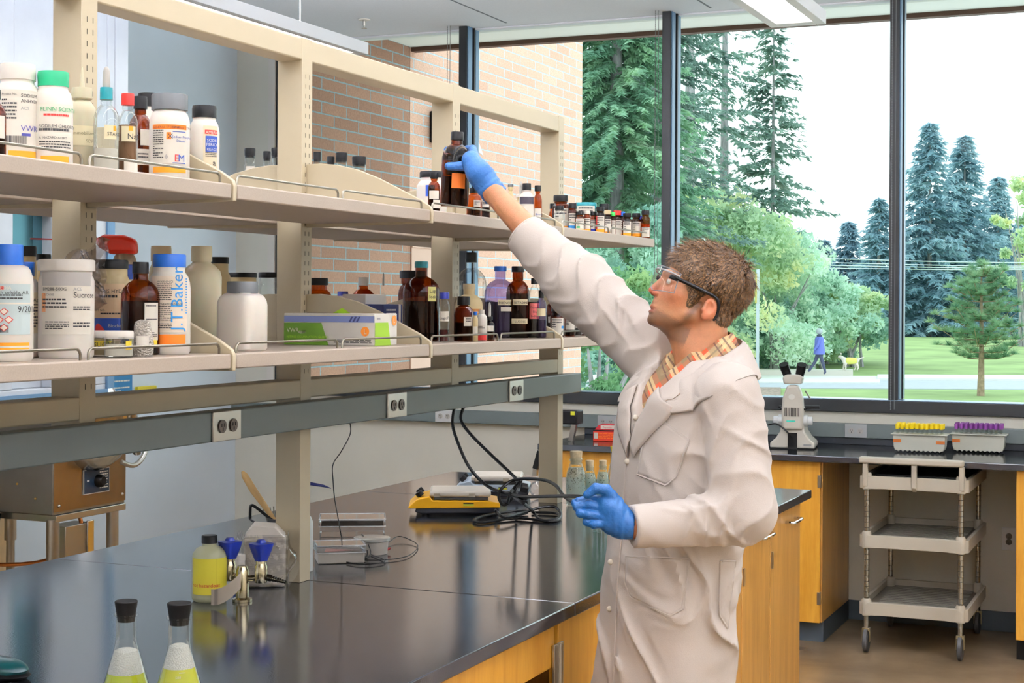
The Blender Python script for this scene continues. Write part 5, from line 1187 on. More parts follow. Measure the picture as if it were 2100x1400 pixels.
m = MB(); m.box(0, .006, .19, .37, .79, .9, mat('dial_rim', (206, 206, 200), .4)); m.box(.006, .008, .194, .366, .794, .896, mat('dial_navy', (22, 40, 60), .35)); m.build('dial_plate', None, t)
m = MB(); decal(m, flat_map((.0084, .28, .79), (0, 1, 0), (0, 0, 1), (1, 0, 0)), .17, .11, None, (('l', .08, .4, .4, .55, 1, paper), ('l', .6, .95, .1, .95, 8, paper))); m.build('dial_print', None, t, fix=False)
MB().lathe([(.03, 0), (.028, .022), (.02, .03)], black_pl, 22, axis=Matrix.Rotation(PI / 2, 3, 'Y')).build('dial_knob', None, t, loc=(.008, .29, .845))
m = MB(); m.ball((0, 0, 0), (.2, .2, .28), mat('bowl_steel', (206, 206, 204), .18, metal=1), 28, 18); m.v = [(x, y, min(z, .0)) for x, y, z in m.v]; m.build('bowl', None, t, loc=(-.0, .25, 1.17))
MB().lathe([(.21, 0), (.215, .012), (.2, .03)], MATS['bowl_steel'], 32).build('rim', None, t, loc=(0, .25, 1.165))
m = MB(); m.ball((0, 0, 0), (.21, .21, .17), MATS['bowl_steel'], 28, 16); m.v = [(x, y, max(z, 0)) for x, y, z in m.v]; m.build('lid', None, t, loc=(-.1, .22, 1.2))
m = MB(); m.tube([(.19, .27, 1.17), (.2, .31, 1.05), (.18, .34, .97)], [.03, .024, .018], MATS['bowl_steel'], 12); m.tube(spline([(.17, .24, .94), (.19, .3, .92), (.19, .37, .95), (.18, .42, 1.02), (.17, .46, 1.1)], 4), .011, steel, 10); m.build('tilt_arm', None, t)
MB().tube([(.18, .41, .99), (.17, .46, 1.09)], .017, black_rubber, 12).build('grip', None, t)
m = MB(); m.box(-.12, -.02, .1, .28, .5, .66, steel); m.box(-.02, -.01, .24, .285, .47, .67, chrome); m.build('junction_box', None, t, .003)
cop = mat('copper_pipe', (176, 110, 60), .3, metal=1)
m = MB(); m.tube(spline([(-.05, .23, .7), (-.03, .23, .6), (-.05, .18, .55), (-.15, .05, .5), (-.45, -.1, .49), (-.8, -.2, .45)], 5), .009, cop, 8); m.build('pipe', None, t)
m = MB(); m.tube(spline([(-.3, -.02, .72), (-.33, -.04, .6), (-.45, -.06, .5), (-.6, -.1, .38), (-.8, -.1, .2)], 5), .024, black_rubber, 12); m.build('drain_hose', None, t)
m = MB(); m.box(-.12, 0, -.05, .05, 0, .2, mat('valve_green', (96, 150, 84), .5)); o = m.build('valve_box', None, None, .01, loc=(-4.85, 5.05, .5));
m2 = MB(); m2.tube([(-4.9, 5.05, 0), (-4.9, 5.05, .5)], .02, steel, 10); q_ = m2.build('stand', None, o); q_.matrix_parent_inverse = Matrix.Translation((4.85, -5.05, -.5)); tag(o, 'green painted valve box on a pipe beside the kettle legs', 'valve')
# oak wainscot behind the kettle and tall steel hood beside it
o = box(XL + .002, XL + .02, 3.0, 6.25, 0, .66, woodmat('pale_oak', (186, 158, 118), (204, 176, 134), (4, 4, .5))).build('oak_panel', None, None, .002); tag(o, 'pale oak board on the wall behind the steam kettle', 'panel')
t = empty('fume_hood', 'tall brushed metal hood cabinet with a glazed front, behind the first shelf bay', 'fume hood', (0, 0, 0))
hm = mat('hood_metal', (196, 202, 210), .4, metal=.2, noise=.12, nscale=2.5)
ya = onx(0, 500, -4.2).y - .3; yb = onx(218, 500, -4.2).y
y1 = onx(27, 500, -4.2).y; y2 = onx(107, 500, -4.2).y; y3 = onx(232, 300, -4.2).y
m = MB(); m.box(-5.2, -4.2, ya - .6, yb, 1.27, 1.3, hm); m.box(-5.2, -4.2, ya - .6, y1, 1.3, 3.2, hm); m.box(-5.2, -4.2, y2, yb, 1.3, 3.2, hm); m.box(-5.2, -4.2, y1, y2, 2.0, 3.2, hm); m.box(-5.2, -4.25, y1, y2, 1.3, 1.36, hm); m.box(-5.2, -4.2, yb + .002, yb + .052, 2.0, 3.2, hm); m.box(-5.2, -4.2, yb + .056, yb + .145, 2.0, 3.2, hm); m.build('body', None, t, .004)
MB().box(-4.26, -4.25, y1, y2, 1.36, 2.0, mat('sash_glass', (70, 110, 120), .05, metal=.8)).build('sash', None, t)
MB().box(-4.202, -4.19, yb - .0, yb + .045, 1.28, 2.0, mat('hood_edge_blue', (92, 126, 156), .3, metal=.3)).build('edge_trim', None, t)
MB().box(-4.199, -4.188, ya - .6, yb, 1.262, 1.28, mat('hood_edge_blue', (0, 0, 0))).build('lower_trim', None, t)
MB().box(-4.7, -4.6, ya, ya + .06, 0, 1.27, hm).build('leg', None, t)
q = onx(222, 790, XL)
o = box(0, .004, 0, .26, 0, .14, mat('notice_blue', (30, 110, 160), .5)); decal(o, flat_map((.0045, .13, 0), (0, 1, 0), (0, 0, 1), (1, 0, 0)), .26, .14, None, (('l', .1, .9, .1, .9, 6, paper),))
q2 = onx(240, 792, XL); o = o.build('wall_notice', None, None, loc=(XL + .001, q2.y - .13, q2.z - .06), fix=False); tag(o, 'small blue printed notice on the side wall above the kettle', 'notice')
q2 = onx(296, 797, XL); o = box(0, .02, -.09, .09, -.016, .016, mat('marker_yellow', (206, 190, 40), .5)).build('yellow_marker', None, None, .004, loc=(XL + .001, q2.y, q2.z)); tag(o, 'yellow pen lying on a wall ledge next to the blue notice', 'pen')

# ------------------------------------------------------------------ counter things
CT = .9205
mp = onz(1622, 921, CT)
t = empty('microscope', 'white binocular microscope seen from behind on the window counter', 'microscope', (mp.x, mp.y + .04, CT), YAW * .35); t.scale = (1.12, 1.1, .98)
mw = mat('microscope_cream', (214, 208, 196), .35); mwe = mat('microscope_white', (226, 230, 232), .3)
m = MB(); m.prism([(-.1, .004), (.1, .004), (.1, .03), (.075, .055), (.055, .09), (.05, .13), (-.05, .13), (-.055, .09), (-.075, .055), (-.1, .03)], -.03, .17, mw, 'y'); m.build('base', None, t, .008)
m = MB(); m.box(-.098, .098, -.028, .168, 0, .006, black_pl); m.build('base_foot', None, t)
m = MB(); ring = [(-.046, 0.1), (-.048, .2), (-.044, .26), (-.03, .31), (-.022, .33), (.022, .33), (.034, .31), (.046, .26), (.05, .2), (.048, .1)]
m.prism(ring, -.045, .03, mw, 'y'); m.build('arm', None, t, .012, seg=3)
m = MB()
for k in range(10): m.box(-.033 + k * .0068, -.030 + k * .0068, -.0462, -.0445, .17, .215, black_pl)
m.build('vent', None, t)
m = MB(); m.box(-.025, .015, -.0462, -.0448, .142, .15, mat('teal_badge', (40, 160, 140), .4)); m.build('badge', None, t)
m = MB(); m.box(-.02, .022, -.034, -.0295, 0, .085, black_pl); m.build('power_inlet', None, t)
m = MB(); m.lathe([(.014, 0), (.014, .003)], mat('logo_plate', (232, 230, 222), .4), 16, (-.002, -.046, .27), axis=Matrix.Rotation(PI / 2, 3, 'X')); m.build('round_plate', None, t)
box(.05, .085, -.0315, -.03, .018, .027, mat('badge_grey', (150, 150, 146), .5)).build('name_plate', None, t)
for s in (-1, 1):
    ax = Matrix.Rotation(PI / 2 * s, 3, 'Y')
    m = MB(); m.lathe([(.03, 0), (.03, .018), (.022, .02), (.022, .04), (.018, .042)], mwe, 22, axis=ax); m.build('focus_knob', None, t, loc=(.046 * s, 0, .145))
m = MB(); m.box(-.055, .055, -.01, .12, .2, .21, black_pl); m.build('stage', None, t)
m = MB(); m.tube([(.05, .05, .212), (.115, .05, .214)], .009, black_pl, 12); m.build('stage_control', None, t)
m = MB(); m.tube([(-.045, .05, .205), (-.07, .05, .215)], .007, black_pl, 12); m.build('stage_control', None, t)
m = MB(); m.prism([(-.04, .335), (.04, .335), (.046, .37), (.03, .385), (-.03, .385), (-.046, .37)], -.03, .06, mw, 'y'); m.build('head', None, t, .008, seg=3)
for s in (-1, 1):
    m = MB(); m.tube([(s * .026, .02, .375), (s * .034, .0, .405), (s * .038, -.012, .425)], [.019, .021, .018], black_pl, 18); m.tube([(s * .0355, -.004, .41), (s * .041, -.02, .437)], [.021, .022], black_pl, 18); m.build('eyepiece', None, t)
MB().tube([(.055, .0, .3), (.075, .02, .26)], .004, steel, 8).build('lamp_lever', None, t)
MB().tube(spline([(-.11, -.01, .12), (-.07, -.045, .13), (-.03, -.05, .1), (0, -.04, .06)], 4), .004, black_pl, 8).build('lead', None, t)
# tube racks: white ribbed trays of capped tubes
def rack(lab, px, capm, grp, capword):
    p = onz(px, 927, CT); t = empty('tube_tray', lab, 'tray', (p.x, p.y + .005, CT), .03)
    tm = mat('tray_plastic', (226, 226, 212), .35, trans=.15)
    m = MB(); W = .245; D = .11
    prof = []
    n = 20
    for i in range(n): prof.append((W * i / n, .0))
    m.prism([(0.0, .03), (.006, .012)] + [(.012 + (W - .024) * (i / 40), .004 + .008 * abs(math.cos(PI * i * 10 / 40))) for i in range(41)] + [(W - .006, .012), (W, .03), (W + .004, .088), (-.004, .088)], 0, D, tm, 'y')
    m.build('tray_body', None, t, .002)
    m = MB(); m.box(-.014, W + .014, -.012, D + .012, .088, .093, tm); m.build('tray_rim', None, t, .002)
    m = MB(); rt = mat('rust_tape', (170, 92, 30), .7)
    m.box(-.002, .036, -.0012, .0, .05, .066, rt); m.build('tape', None, t)
    if px < 1900: MB().box(W - .04, W + .002, -.0012, .0, .046, .062, rt).build('tape', None, t)
    first = None
    for r in range(3):
        for c in range(10):
            x = .016 + c * .0236; y = .018 + r * .036
            q = p + Vector((x * math.cos(.03) - y * math.sin(.03), x * math.sin(.03) + y * math.cos(.03) + .005, 0))
            row = ('front', 'middle', 'back')[r]
            lb = '%s capped test tube, %s from the microscope end in the %s row' % (capword, ('first', 'second', 'third', 'fourth', 'fifth', 'sixth', 'seventh', 'eighth', 'ninth', 'tenth')[c], row)
            if first is None:
                first = empty('capped_tube', lb, 'test tube', (q.x, q.y, CT + .0935), 0, grp)
                MB().lathe([(.0062, 0), (.0062, .03)], glassy('tube_plastic', (.9, .92, .9), refl=1.5), 10).build('tube', None, first)
                MB().lathe([(.0092, .022), (.0098, .046), (.009, .048)], capm, 14).build('cap', None, first); o = first
            else: o = copy_tree(first); o.location = (q.x, q.y, CT + .0935 + random.uniform(0, .004)); o['label'] = lb
rack('white ribbed plastic tray holding the yellow capped tubes', 1832, mat('tube_cap_yellow', (244, 214, 20), .4), 'yellow capped test tubes in the tray', 'yellow')
rack('white ribbed plastic tray holding the purple capped tubes', 1953, mat('tube_cap_purple', (110, 44, 122), .4), 'purple capped test tubes in the tray', 'purple')
# red box and folding step
p = onz(1210, 905, CT)
t = empty('foil_box', 'red and black cardboard dispenser box lying on the window counter', 'box', (p.x, 7.85, CT), .12)
m = MB(); m.box(0, .3, 0, .06, 0, .05, mat('box_red', (206, 52, 26), .5)); m.build('carton', None, t, .002)
m = MB(); m.prism([(-.0, .05), (.03, .085), (.045, .09), (.3, .09), (.3, .05)], .0, .062, mat('box_crimson', (180, 30, 40), .5), 'y'); m.build('lid', None, t, .002)
m = MB(); decal(m, flat_map((.15, -.0005, 0), (1, 0, 0), (0, 0, 1), (0, -1, 0)), .3, .09, None, (('r', .0, .5, .6, .66, black_pl), ('r', .14, .55, .72, .94, paper), ('t', 'Reynolds', .18, .78, .013, red_ink), ('l', .1, .5, .1, .45, 4, mat('deep_orange', (0, 0, 0))), ('r', .02, .09, .15, .5, paper))); m.build('print', None, t, fix=False)
o = box(0, .09, 0, .06, 0, .006, white_pl).build('white_lid', None, None, .002, loc=(p.x + .13, 7.84, CT + .0965)); tag(o, 'flat white lid on top of the red dispenser box', 'lid')
t = empty('folding_stool', 'folded step stool with a black top and aluminium legs by the counter end', 'step stool', (0, 0, 0))
a = ony(1148, 868, 7.75); b = ony(1190, 858, 7.75)
m = MB(); m.box(a.x - .02, b.x, 7.70, 7.8, a.z - .0, b.z + .045, black_pl); m.build('top_cap', None, t, .008)
m = MB(); m.box(b.x - .035, b.x - .012, 7.698, 7.7, b.z + .02, b.z + .04, mat('sticker_yellow', (226, 224, 60), .5)); m.build('sticker', None, t)
m = MB(); m.tube([(b.x - .03, 7.76, b.z), (b.x - .055, 7.76, CT + .003)], .018, steel, 4); m.build('leg', None, t)
l1 = ony(1116, 925, 7.5); l2 = ony(1106, 985, 7.5)
m = MB(); m.tube([(a.x - .0, 7.7, a.z + .02), (l1.x - .02, 7.5, l1.z)], .012, steel, 4); m.tube([(l1.x - .02, 7.5, l1.z), (l2.x - .02, 7.5, l2.z + .06)], .02, black_pl, 4); m.tube([(l2.x - .02, 7.5, l2.z + .06), (l2.x - .1, 7.5, .0)], .017, steel, 4); m.build('leg', None, t)
# utility cart
t = empty('utility_cart', 'grey three-shelf utility cart parked in the knee space under the counter', 'cart', (-1.19, 7.52, 0))
cg = mat('cart_beige', (186, 178, 162), .5); cdk = mat('cart_shelf_grey', (120, 116, 106), .55)
W = .232; D = .72
for z in (.19, .51, .79):
    m = MB(); top = z > .7
    ou = [(-W - .02, .02), (-W + .01, -.01), (-W + .06, -.01), (-W + .075, 0), (W - .075, 0), (W - .06, -.01), (W - .01, -.01), (W + .02, .02), (W + .02, D - .02), (W - .01, D), (-W + .01, D), (-W - .02, D - .02)]
    n = len(ou); inn = [(x * .93, .03 + (y - .0) * .93) for x, y in ou]
    vs = [(x, y, h) for h in (-.012, .048) for x, y in ou] + [(x, y, h) for h in (.048, .018) for x, y in inn]
    fs = [tuple(range(n))[::-1]] + [(i, (i + 1) % n, (i + 1) % n + n, i + n) for i in range(n)] + [(i + n, (i + 1) % n + n, (i + 1) % n + 2 * n, i + 2 * n) for i in range(n)] + [(i + 2 * n, (i + 1) % n + 2 * n, (i + 1) % n + 3 * n, i + 3 * n) for i in range(n)]
    m.add([(x, y, zz + z) for x, y, zz in vs], fs, cg)
    m.add([(x, y, z + .018) for x, y in inn], [tuple(range(n))], cdk)
    for k in range(14): m.box(-W * .84, W * .84, .07 + k * .045, .082 + k * .045, z + .018, z + .022, cdk)
    m.build('shelf', None, t, .003)
pst = mat('cart_post', (176, 174, 166), .25, metal=.9)
for x in (-W + .015, W - .015):
    for y in (.012, D - .05):
        m = MB(); m.lathe([(.0125, .1), (.0125, .8)], pst, 14, (x, y, 0))
        for z in np.arange(.26, .78, .0255): m.lathe([(.0131, z), (.0131, z + .0015)], black_pl, 14, (x, y, 0))
        m.build('post', None, t)
        for zz in (.185, .505, .785):
            MB().lathe([(.021, zz - .01), (.023, zz + .06), (.018, zz + .07)], cg, 14, (x, y, 0)).build('collar', None, t)
        m = MB(); m.box(x - .018, x + .018, y - .016, y + .016, .1, .115, mat('caster_brass', (170, 156, 120), .35, metal=.9)); m.box(x - .019, x - .015, y - .014, y + .014, .05, .11, MATS['caster_brass']); m.box(x + .015, x + .019, y - .014, y + .014, .05, .11, MATS['caster_brass']); c_ = m.build('caster', None, t, .001)
        ax = Matrix.Rotation(PI / 2, 3, 'Y')
        MB().lathe([(.05, -.011), (.056, -.008), (.056, .008), (.05, .011)], mat('wheel_grey', (60, 60, 60), .5), 28, axis=ax).build('wheel', None, c_, loc=(x, y, .056))
m = MB(); m.box(-W - .018, W - .0, -.03, .02, .9, .93, cg); m.build('handle', None, t, .008, seg=3)
m = MB()
for x in (-W + .01, .005, W - .01): m.prism([(-.012, .79), (.012, .77), (.012, .9), (-.02, .9)], x - .012, x + .012, cg, 'x')
m.build('handle_bracket', None, t, .004)
o = box(-.19, .2, .07, .62, 0, .03, black_pl).build('black_tray', None, None, .006, loc=(-1.19, 7.52, .814)); tag(o, 'flat black tray lying on the top shelf of the cart', 'tray')
# ------------------------------------------------------------------ the person at the bench
def surfnet(sdf, lo, hi, h, blk=8):
    lo = np.array(lo, np.float32); hi = np.array(hi, np.float32)
    nb = np.ceil((hi - lo) / (h * blk)).astype(int); n = nb * blk + 1
    A = np.full(tuple(n), 1., np.float32)
    cs = h * blk
    cg = np.stack(np.meshgrid(*[lo[i] + (np.arange(nb[i]) + .5) * cs for i in range(3)], indexing='ij'), -1).reshape(-1, 3)
    cd = sdf(cg.astype(np.float32)); keep = np.abs(cd) < cs * 1.25
    ids = np.array(np.unravel_index(np.nonzero(keep)[0], tuple(nb))).T
    sgn = np.where(cd < 0, -1., 1.).reshape(tuple(nb))
    A[:-1, :-1, :-1] = np.repeat(np.repeat(np.repeat(sgn, blk, 0), blk, 1), blk, 2)
    loc = np.stack(np.meshgrid(*[np.arange(blk + 1)] * 3, indexing='ij'), -1).reshape(-1, 3)
    for k in range(0, len(ids), 1500):
        sub = ids[k:k + 1500]; gi = (sub[:, None, :] * blk + loc[None]).reshape(-1, 3)
        pts = lo + gi.astype(np.float32) * h
        A[gi[:, 0], gi[:, 1], gi[:, 2]] = sdf(pts.astype(np.float32))
    ins = A < 0
    cell = np.zeros(tuple(n - 1), np.int8)
    for dx in (0, 1):
        for dy in (0, 1):
            for dz in (0, 1): cell += ins[dx:n[0] - 1 + dx, dy:n[1] - 1 + dy, dz:n[2] - 1 + dz]
    ci = np.array(np.nonzero((cell > 0) & (cell < 8))).T
    idx = np.full(tuple(n - 1), -1, np.int32); idx[ci[:, 0], ci[:, 1], ci[:, 2]] = np.arange(len(ci))
    acc = np.zeros((len(ci), 3), np.float32); cnt = np.zeros(len(ci), np.float32)
    cor = [(a, b, c) for a in (0, 1) for b in (0, 1) for c in (0, 1)]
    for a in cor:
        for ax in range(3):
            if a[ax]: continue
            b = list(a); b[ax] = 1
            va = A[ci[:, 0] + a[0], ci[:, 1] + a[1], ci[:, 2] + a[2]]; vb = A[ci[:, 0] + b[0], ci[:, 1] + b[1], ci[:, 2] + b[2]]
            m_ = (va < 0) != (vb < 0); t_ = np.where(m_, va / np.where(m_, va - vb, 1), 0)
            p = np.zeros((len(ci), 3), np.float32) + np.array(a, np.float32); p[:, ax] += t_
            acc += p * m_[:, None]; cnt += m_
    V = lo + (ci + acc / cnt[:, None]) * h
    F = []
    for ax in range(3):
        u, v = (ax + 1) % 3, (ax + 2) % 3
        s0 = [slice(None)] * 3; s1 = [slice(None)] * 3; s0[ax] = slice(0, -1); s1[ax] = slice(1, None)
        a = ins[tuple(s0)]; b = ins[tuple(s1)]
        e = np.array(np.nonzero(a != b)).T
        e = e[(e[:, u] > 0) & (e[:, v] > 0) & (e[:, u] < n[u] - 1) & (e[:, v] < n[v] - 1)]
        fl = a[e[:, 0], e[:, 1], e[:, 2]]
        def g(du, dv):
            q = e.copy(); q[:, u] -= du; q[:, v] -= dv; return idx[q[:, 0], q[:, 1], q[:, 2]]
        quad = np.stack([g(1, 1), g(0, 1), g(0, 0), g(1, 0)], 1)
        quad[~fl] = quad[~fl][:, ::-1]; F.append(quad)
    F = np.concatenate(F); F = F[(F >= 0).all(1)]
    return V, F
def npmesh(name, V, F, m_, parent, smooth=True):
    me = bpy.data.meshes.new(name); me.vertices.add(len(V)); me.vertices.foreach_set('co', V.astype(np.float32).ravel())
    k = F.shape[1]; me.loops.add(len(F) * k); me.loops.foreach_set('vertex_index', F.astype(np.int32).ravel())
    me.polygons.add(len(F)); me.polygons.foreach_set('loop_start', np.arange(0, len(F) * k, k, dtype=np.int32))
    me.polygons.foreach_set('use_smooth', np.full(len(F), smooth)); me.update(calc_edges=True); me.validate()
    for q in (m_ if isinstance(m_, (list, tuple)) else [m_]): me.materials.append(q)
    o = bpy.data.objects.new(name, me); COL.objects.link(o); o.parent = parent
    return o
def smin(a, b, k):
    h = np.clip(.5 + .5 * (b - a) / k, 0, 1); return b + (a - b) * h - k * h * (1 - h)
def smax(a, b, k): return -smin(-a, -b, k)
def nrm(p): return np.sqrt((p * p).sum(-1))
def cone(p, a, b, ra, rb):
    a = np.array(a, np.float32); b = np.array(b, np.float32); ab = b - a; t_ = np.clip(((p - a) @ ab) / (ab @ ab), 0, 1)
    return nrm(p - a - t_[:, None] * ab) - (ra + (rb - ra) * t_)
def ell(p, c, r, M=None):
    q = p - np.array(c, np.float32)
    if M is not None: q = q @ M
    r = np.array(r, np.float32); k0 = nrm(q / r); k1 = nrm(q / (r * r)) + 1e-9
    return k0 * (k0 - 1) / k1
# figure frame: x to the picture's right, y away from the camera, z up; origin on the floor under the hips
O0 = np.array([.355, 3.72, 0.])
person = empty('person', 'person in an off-white lab coat and goggles putting an amber bottle on the upper shelf', 'person', tuple(RR * O0[0] + VV * O0[1]), YAW)
def Lp(px, py, w):
    q = P(px, py, w); return np.array([q.dot(RR), q.dot(VV), q.z]) - O0
# --- head
PIT = math.radians(22); HY = math.radians(8)
HC = Lp(1437, 597, 3.72)
fwd = np.array([-math.cos(PIT) * math.cos(HY), -math.cos(PIT) * math.sin(HY), math.sin(PIT)])
lft = np.array([math.sin(HY), -math.cos(HY), 0.])
upv = np.cross(fwd, lft)
HM = np.stack([fwd, lft, upv], 1).astype(np.float32)     # head -> figure
def h2f(p): return HC + HM @ np.array(p) * .001
def head_sdf(q):
    """q in mm in the head frame"""
    a = np.abs(q[:, 1]); s = np.stack([q[:, 0], a, q[:, 2]], 1)      # mirror
    d = ell(q, (-10, 0, 26), (97, 75, 78))
    d = smin(d, ell(q, (44, 0, -38), (55, 57, 72)), 22)
    d = smin(d, ell(q, (55, 0, -84), (40, 40, 30)), 14)
    d = smin(d, cone(s, (6, 50, -62), (72, 16, -104), 15, 14), 16)
    d = smin(d, ell(q, (81, 0, -106), (14, 17, 14)), 8)
    d = smin(d, cone(s, (92, 0, 6), (84, 34, 8), 11, 9), 10)
    d = smin(d, ell(s, (62, 44, -32), (20, 16, 16)), 14)
    d = smin(d, cone(q, (96, 0, -6), (110, 0, -42), 5.5, 8.5), 7)
    d = smin(d, ell(s, (101, 10, -47), (9, 7, 6)), 4)
    d = smax(d, -ell(s, (104, 31, -11), (17, 16, 12)), 8)
    d = smin(d, nrm(s - np.array([80, 31, -11], np.float32)) - 13.0, 2)
    d = smin(d, ell(q, (90, 0, -66), (8, 16, 9)), 6)
    d = smin(d, ell(q, (91, 0, -77), (9.5, 21, 5)), 4)
    d = smin(d, ell(q, (89, 0, -90), (9.5, 18, 5.5)), 4)
    d = smax(d, -ell(q, (98, 0, -83.5), (8, 17, 2.2)), 2)
    # ears
    ca, sa = math.cos(.25), math.sin(.25); M = np.array([[ca, 0, sa], [0, 1, 0], [-sa, 0, ca]], np.float32)
    e = ell(s, (-17, 78, -38), (17, 9, 25), M)
    e = smin(e, ell(s, (-12, 77, -58), (9, 7, 10)), 6)
    e = smax(e, -ell(s, (-13, 88, -34), (10, 9, 16), M), 3)
    e = smin(e, ell(s, (-2, 80, -46), (5, 5, 6)), 3)
    d = smin(d, e, 4)
    return d
NB = Lp(1440, 790, 3.72); NC = Lp(1436, 728, 3.72)
bx = np.array([-math.cos(.44), -math.sin(.44), 0.]); by = np.array([math.sin(.44), -math.cos(.44), 0.])   # chest faces bx, left is by
shL = Lp(1492, 812, 3.56); shR = Lp(1325, 712, 3.87)
elL = Lp(1518, 1058, 3.50); wrL = Lp(1296, 1079, 3.44)
elR = Lp(1190, 588, 4.0); wrR = Lp(1012, 396, 4.16)
chest = Lp(1405, 880, 3.72); waist = Lp(1385, 1050, 3.72); hip = Lp(1378, 1180, 3.72)
def c3(v): return tuple(float(q) for q in v)
def body_sdf(p):
    q = (p - HC.astype(np.float32)) @ HM * 1000
    far = nrm(q)
    d = np.where(far < 260, 0, 0).astype(np.float32)
    m_ = far < 235
    hd = (far - 125) * .001
    if m_.any(): hd = hd.copy(); hd[m_] = head_sdf(q[m_]) * .001
    d = hd
    d = smin(d, cone(p, h2f((-28, 0, -52)), NB, .056, .062), .02)
    d = smin(d, cone(p, h2f((30, 0, -108)), NC + bx * .02, .018, .04), .03)     # throat
    d = smin(d, cone(p, chest + np.array([0, 0, .07]), shL, .06, .04), .03); d = smin(d, cone(p, chest + np.array([0, 0, .05]), shR, .06, .035), .03)
    d = smin(d, cone(p, chest + by * .05, waist, .1, .1), .06)
    d = smin(d, cone(p, chest - by * .05, waist, .1, .1), .06)
    d = smin(d, cone(p, waist, hip, .1, .12), .05)
    d = smin(d, cone(p, shL, elL, .05, .04), .02); d = smin(d, cone(p, elL, wrL, .04, .027), .02)
    d = smin(d, cone(p, shR, elR, .04, .042), .02)
    mR = elR + (wrR - elR) * .35
    d = smin(d, cone(p, elR, mR, .042, .040), .02); d = smin(d, cone(p, mR, wrR, .040, .028), .02)
    d = smin(d, cone(p, wrR, wrR + (wrR - elR) * .15, .027, .026), .01)
    return d.astype(np.float32)
V, F = surfnet(body_sdf, (-.48, -.36, .95), (.3, .62, 2.02), .0028)
def attrmat(name, rough, sss=0., bump=0., bscale=300):
    m = bpy.data.materials.new(name); m.use_nodes = True; nt = m.node_tree; b = nt.nodes['Principled BSDF']
    at = nt.nodes.new('ShaderNodeAttribute'); at.attribute_name = 'tint'
    tc = nt.nodes.new('ShaderNodeTexCoord'); n = nt.nodes.new('ShaderNodeTexNoise'); n.inputs['Scale'].default_value = 90; n.inputs['Detail'].default_value = 5
    r = nt.nodes.new('ShaderNodeMapRange'); r.inputs[1].default_value = .3; r.inputs[2].default_value = .7; r.inputs[3].default_value = .9; r.inputs[4].default_value = 1.08
    nt.links.new(tc.outputs['Object'], n.inputs[0]); nt.links.new(n.outputs[0], r.inputs[0])
    mx = nt.nodes.new('ShaderNodeMix'); mx.data_type = 'RGBA'; mx.blend_type = 'MULTIPLY'; mx.inputs[0].default_value = 1
    nt.links.new(at.outputs['Color'], mx.inputs[6]); nt.links.new(r.outputs[0], mx.inputs[7]); nt.links.new(mx.outputs[2], b.inputs['Base Color'])
    b.inputs['Roughness'].default_value = rough
    if sss: b.inputs['Subsurface Weight'].default_value = sss; b.inputs['Subsurface Scale'].default_value = .006
    if bump:
        n2 = nt.nodes.new('ShaderNodeTexNoise'); n2.inputs['Scale'].default_value = bscale; nt.links.new(tc.outputs['Object'], n2.inputs[0])
        bp = nt.nodes.new('ShaderNodeBump'); bp.inputs['Strength'].default_value = bump; bp.inputs['Distance'].default_value = .002; nt.links.new(n2.outputs[0], bp.inputs['Height']); nt.links.new(bp.outputs[0], b.inputs['Normal'])
    return m
body = npmesh('body', V, F, attrmat('face_skin', .48, .12, .25), person)
q = (V - HC) @ HM * 1000
skc = np.array(lin((174, 117, 80))); rosy = np.array(lin((184, 92, 66))); lipc = np.array(lin((158, 84, 68))); beard = np.array(lin((84, 56, 32))); eye_w = np.array(lin((220, 214, 206)))
col = np.tile(skc, (len(V), 1))
def blend(mask, c): 
    global col
    mask = np.clip(mask, 0, 1)[:, None]; col = col * (1 - mask) + c * mask
jit = np.sin(q[:, 0] * 1.1) * np.cos(q[:, 1] * .9) * np.sin(q[:, 2] * 1.3) * 6
inh = nrm(q) < 200
ear = (np.abs(q[:, 1]) > 68) & (np.abs(q[:, 0] + 16) < 26) & (np.abs(q[:, 2] + 40) < 38)
blend(np.where(ear, .4, 0), rosy); blend(np.exp(-((q[:, 0] - 108) / 14) ** 2 - ((q[:, 2] + 42) / 16) ** 2) * .7, rosy); blend(np.where(inh, np.exp(-((np.abs(q[:, 1]) - 46) / 18) ** 2 - ((q[:, 2] + 42) / 18) ** 2 - ((q[:, 0] - 62) / 25) ** 2) * .4, 0), rosy)
jaw = np.exp(-np.clip(np.maximum(q[:, 2] + 93 + (60 - q[:, 0]) * .16 + jit * .6, 0), 0, 40) ** 2 / 90.) * np.exp(-np.clip(-128 - q[:, 2], 0, 60) ** 2 / 200.) * (q[:, 0] > -2) * inh
chin_b = np.exp(-((q[:, 0] - 88) / 22) ** 2 - ((q[:, 2] + 108) / 16) ** 2 - (q[:, 1] / 30) ** 2)
must = np.exp(-((q[:, 2] + 68) / 5) ** 2 - (q[:, 1] / 24) ** 2) * (q[:, 0] > 80)
side = np.exp(-((q[:, 0] - 16 + (q[:, 2] + 60) * .3 + jit * .4) / 11) ** 2) * np.clip((q[:, 2] + 100) / 20, 0, 1) * (q[:, 2] < -28) * (np.abs(q[:, 1]) > 35) * inh
blend(jaw * .8, beard); blend(chin_b * .9, beard); blend(must * .45, beard); blend(side * .9, beard)
lips = np.exp(-((q[:, 2] + 83.5) / 8) ** 4 - (q[:, 1] / 20) ** 4) * (q[:, 0] > 88)
blend(lips * .8, lipc)
eb = nrm(np.stack([q[:, 0] - 80, np.abs(q[:, 1]) - 31, q[:, 2] + 11], 1)); blend(np.where((eb < 14) & (np.abs(q[:, 2] + 12) < 5) & (q[:, 0] > 86), 1., 0.), eye_w); blend(np.where((nrm(np.stack([np.abs(q[:, 1]) - 31, q[:, 2] + 11], 1)) < 4.5) & (q[:, 0] > 90) & (eb < 14), 1., 0.), np.array((.02, .03, .04)))
